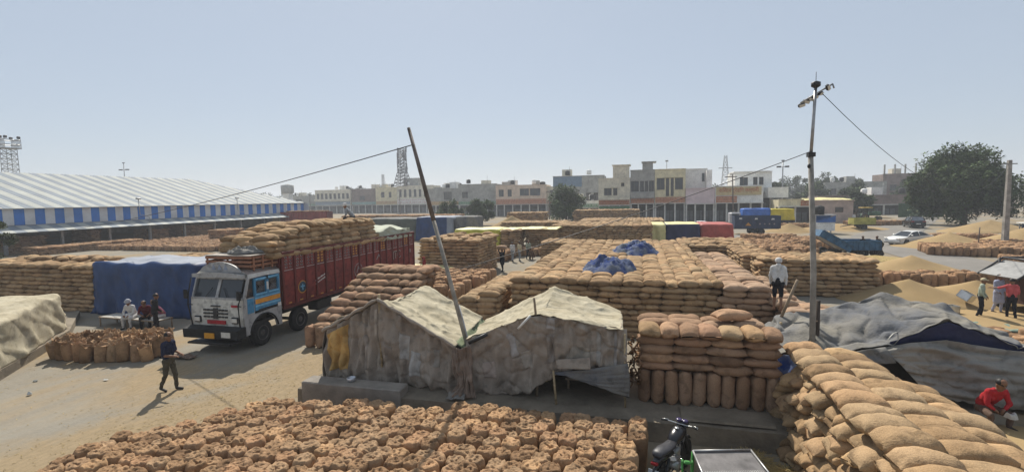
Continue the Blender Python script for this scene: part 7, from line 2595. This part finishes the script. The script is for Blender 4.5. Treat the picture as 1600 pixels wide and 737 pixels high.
        vs, fs = solid_sheet(rows, .008); mb.add(vs, fs, 0, True); mb.build('cap_peak', headm, t)
    return t


def stand(stride=.0, arm=0.0, lean=0.0, bend_arm=.0, h=1.0, armr=None, look=(0, -1, 0)):
    """upright or walking figure facing -y; stride in metres, arms swing"""
    ly = lean
    J = dict(pelvis=(0, ly * .2, .95), chest=(0, -ly * .5, 1.30), neck=(0, -ly * .8, 1.48), head=(0, -ly - .02, 1.63), face=look,
             sl=(.185, -ly * .7, 1.42), sr=(-.185, -ly * .7, 1.42), hl=(.085, 0, .92), hr=(-.085, 0, .92))
    for s, sg, st in (('l', 1, stride), ('r', -1, -stride)):
        J['k' + s] = (sg * .095, -st * .45 - .03, .50)
        J['a' + s] = (sg * .10, -st * .8 + .02 + (.06 if st < 0 else 0), .085 + (.05 if st < -.1 else 0))
        J['t' + s] = (sg * .115, J['a' + s][1] - .17, .04 + (.0 if st >= -.1 else -.005))
        av = arm * (-1 if s == 'l' else 1)
        b = bend_arm
        J['e' + s] = (sg * .235, -ly * .6 + av * .5 - .02, 1.13)
        J['w' + s] = (sg * (.23 - .1 * b), -ly * .6 + av - .05 - .22 * b, .88 + .22 * b)
    if armr:
        J.update(armr)
    return J


def sit(seat=.45, lean=.15, knees=.45, hands=None, spread=.12):
    J = dict(pelvis=(0, 0, seat + .10), chest=(0, -lean, seat + .44), neck=(0, -lean * 1.5, seat + .61), head=(0, -lean * 1.9, seat + .75), face=(0, -1, -.35),
             sl=(.18, -lean * 1.4, seat + .55), sr=(-.18, -lean * 1.4, seat + .55), hl=(.09, -.02, seat + .09), hr=(-.09, -.02, seat + .09))
    for s, sg in (('l', 1), ('r', -1)):
        J['k' + s] = (sg * (.10 + spread * .6), -knees, seat + .08)
        J['a' + s] = (sg * (.10 + spread * .5), -knees + .03, .085)
        J['t' + s] = (sg * (.12 + spread * .5), -knees - .14, .04)
        J['e' + s] = (sg * .24, -lean - .14, seat + .30)
        J['w' + s] = (sg * .12, -knees + .05, seat + .20)
    if hands:
        J.update(hands)
    return J


def cloth_m(n, c):
    return mat('cloth_' + n, c, .9, .18, 7, .25, 60, spec=.1)


C_navy, C_olive, C_white, C_maroon = cloth_m('navy', (.022, .026, .05)), cloth_m('olive', (.07, .062, .045)), cloth_m('white', (.55, .54, .52)), cloth_m('maroon', (.10, .02, .03))
C_pink, C_black, C_red, C_grey = cloth_m('pink', (.30, .11, .16)), cloth_m('black', (.02, .02, .024)), cloth_m('red', (.36, .025, .03)), cloth_m('grey', (.24, .26, .28))
C_dkred, C_coral, C_lblue, C_green = cloth_m('dark_red', (.22, .03, .03)), cloth_m('coral', (.50, .10, .10)), cloth_m('lilac', (.33, .35, .45)), cloth_m('green', (.04, .11, .04))
C_cream, C_sage, C_brown, C_blue = cloth_m('cream', (.50, .43, .28)), cloth_m('sage', (.30, .34, .27)), cloth_m('brown', (.12, .08, .06)), cloth_m('blue', (.06, .11, .25))

person('man in navy shirt and olive trousers walking across the yard alone', (-13.68, 11.2, 0), R(100), stand(.17, .0, .03, .95), C_navy, C_olive, sleeves='short', voxel=.013, scale=1.02)

# charpoy bench by the blue cover
t = thing('charpoy_bench', 'long low string bench in front of the blue covered stack', 'bench', (-22.3, 16.95, 0), R(-3))
mb = MB(); mb.box((-1.95, -.35, .42), (1.6, .35, .46)); mb.build('seat_webbing', mat('webbing', (.34, .33, .30), .9, .2, 20), t)
mb = MB()
for y in (-.38, .38):
    mb.tube([(-2.0, y, .44), (1.65, y, .44)], .03, 7)
for x in (-1.98, 1.62):
    mb.tube([(x, -.38, .44), (x, .38, .44)], .03, 7)
mb.build('frame', M_wood, t)
for x in (-1.95, -.2, 1.6):
    for y in (-.36, .36):
        MB().tube([(x, y, 0), (x, y, .48)], .03, 7).build('leg', M_wood, t)
person('man in white kurta and pale turban seated on the bench', (-22.5, 16.9, 0), R(15), sit(.45, .14), C_white, C_white, head='turban', headm=cloth_m('pale', (.36, .37, .40)), kurta=.8)
person('man in maroon seated on the bench bending forward', (-21.75, 17.0, 0), R(35), sit(.45, .26), C_maroon, C_black, sleeves='short')
person('man in dusty pink seated at the right end of the bench', (-21.15, 17.2, 0), R(-20), sit(.45, .18), C_pink, C_white)
person('man in black with a white neck cloth standing beside the bench', (-20.35, 16.2, 0), R(150), stand(.12, .0, .06, .5), C_black, C_black, headm=HAIR)
person('man in grey and white headcloth sitting on top of the truck load', (-15.2, 23.6, 4.3), R(-60), sit(.30, .2), C_grey, C_black, head='turban', headm=C_white)
person('figure in red standing behind the tail of the red truck', (-14.1, 30.2, 0), R(-70), stand(.05, .1, .05, .4), C_dkred, C_brown, head='scarf', headm=C_dkred, kurta=.9)
per_ = person('porter in red bending under a sack behind the sack cluster', (-12.55, 34.6, 0), R(-70), stand(.25, 0, .22, 0, armr=dict(el=(.25, -.25, 1.45), wl=(.15, -.15, 1.68), er=(-.25, -.25, 1.45), wr=(-.15, -.15, 1.68))), C_red, C_blue)
place('grain_sack', NEAR_L, TM(-12.55, 34.55, 1.95, .4, .2, .7, (.9, 1, 1.3)), 'jute sack carried on the back of the porter in red', 'sack', None)
person('dark figure walking down the lane carrying a sack on the head', (-10.2, 35.8, 0), R(-10), stand(.22, 0, .02, 0, armr=dict(el=(.27, -.1, 1.62), wl=(.15, -.05, 1.83), er=(-.27, -.1, 1.62), wr=(-.15, -.05, 1.83))), C_black, C_black, kurta=.7)
place('grain_sack', NEAR_LP, TM(-10.2, 35.8, 1.86, .1, 0, .05, (.95, .95, 1.2)), 'brown sack carried on the head of the dark figure in the lane', 'sack', None)
person('man in white shirt walking away up the lane', (-10.9, 41.6, 0), R(170), stand(.15, .1), C_white, C_grey)
person('man in cream shirt just behind the one in white in the lane', (-10.35, 42.0, 0), R(150), stand(.1, .1), C_cream, C_grey)
person('man in pale blue top and dark trousers by the open sacks', (-9.85, 43.3, 0), R(40), stand(.1, 0, .05, .5), C_sage, C_black)
person('crouching figure in brown beside the pale blue top', (-9.3, 43.2, 0), R(-40), sit(.22, .25, .3), C_brown, C_brown)
person('figure in a green wrap at the end of the lane', (-8.4, 45.2, 0), R(10), stand(0, 0, .05, .3), C_green, C_green, kurta=1.0, head='scarf', headm=C_green, scale=.95)
person('man in white shirt and head cloth standing on the sack steps', (4.62, 18.3, 1.58), R(165), stand(.14, .05, .08, .05), C_white, C_black, head='scarf', headm=C_white, bare_legs=True, voxel=.014, scale=1.04, shoes=SKIN)
person('man in dark jacket standing beside the hand cart', (18.9, 48.7, .05), R(20), stand(.05, 0, 0, .6), C_black, C_black)
person('man in grey stooping over the hand cart', (20.4, 48.9, .05), R(-70), stand(.35, 0, .42, .3), C_olive, C_olive)
t = thing('hand_cart', 'black two-wheeled hand cart tilted between two men', 'cart', (19.6, 48.8, 0), 0)
mb = MB(); mb.prism([(-.7, 1.25), (.5, .35), (.65, .55), (-.3, 1.35)], 'y', -.5, .5); mb.build('tub', M_blackm, t)
for y in (-.4, .4):
    MB().tube([(.5, y, .4), (-.9, y, 1.3)], .03, 6).build('handle', M_blackm, t)
for y in (-.6, .6):
    w = wheel(t, 0, 0, .3, .08, 1, P_rim); w.location = (.4, y, .3); w.rotation_euler = (0, 0, -math.pi / 2)
person('man in pale green shirt and cap standing on the green sheet', (14.4, 25.35, .05), R(60), stand(.04, .02, .03, .35), C_sage, C_black, head='cap', headm=C_cream)
person('man in long lilac kurta standing in the grain', (15.75, 26.6, .05), R(20), stand(.08, 0, 0, .5), C_lblue, C_lblue, kurta=.95)
person('man in coral red shirt and dark trousers seen from behind', (15.45, 25.3, .05), R(170), stand(.1, 0, .03, 0, armr=dict(el=(.38, -.15, 1.32), wl=(.55, -.32, 1.30))), C_coral, C_black, sleeves='short')
person('man in red pullover squatting under the shelter edge', (8.1, 13.95, 0), R(12), sit(.26, .2, .42, spread=.2), C_red, C_brown, voxel=.013, scale=1.06, shoes=mat('sandal', (.03, .025, .02), .7))
person('man in grey seated beside the one in red, cut by the right edge', (9.2, 14.0, 0), R(-10), sit(.26, .2, .42), C_grey, C_black, scale=1.06)
o = crumple('white_bundle', (8.33, 13.42, .32), .12, .11, .02, cloth_m('bundle', (.42, .41, .38)), 12.3, 'small white cloth bundle at the knees of the man in red', 'bundle')
person('distant man in white standing by the parked motorcycles', (38.8, 104, 0), 0, stand(.05, .1), C_white, C_white, kurta=.9)

bpy.data.scenes.remove(WORK)
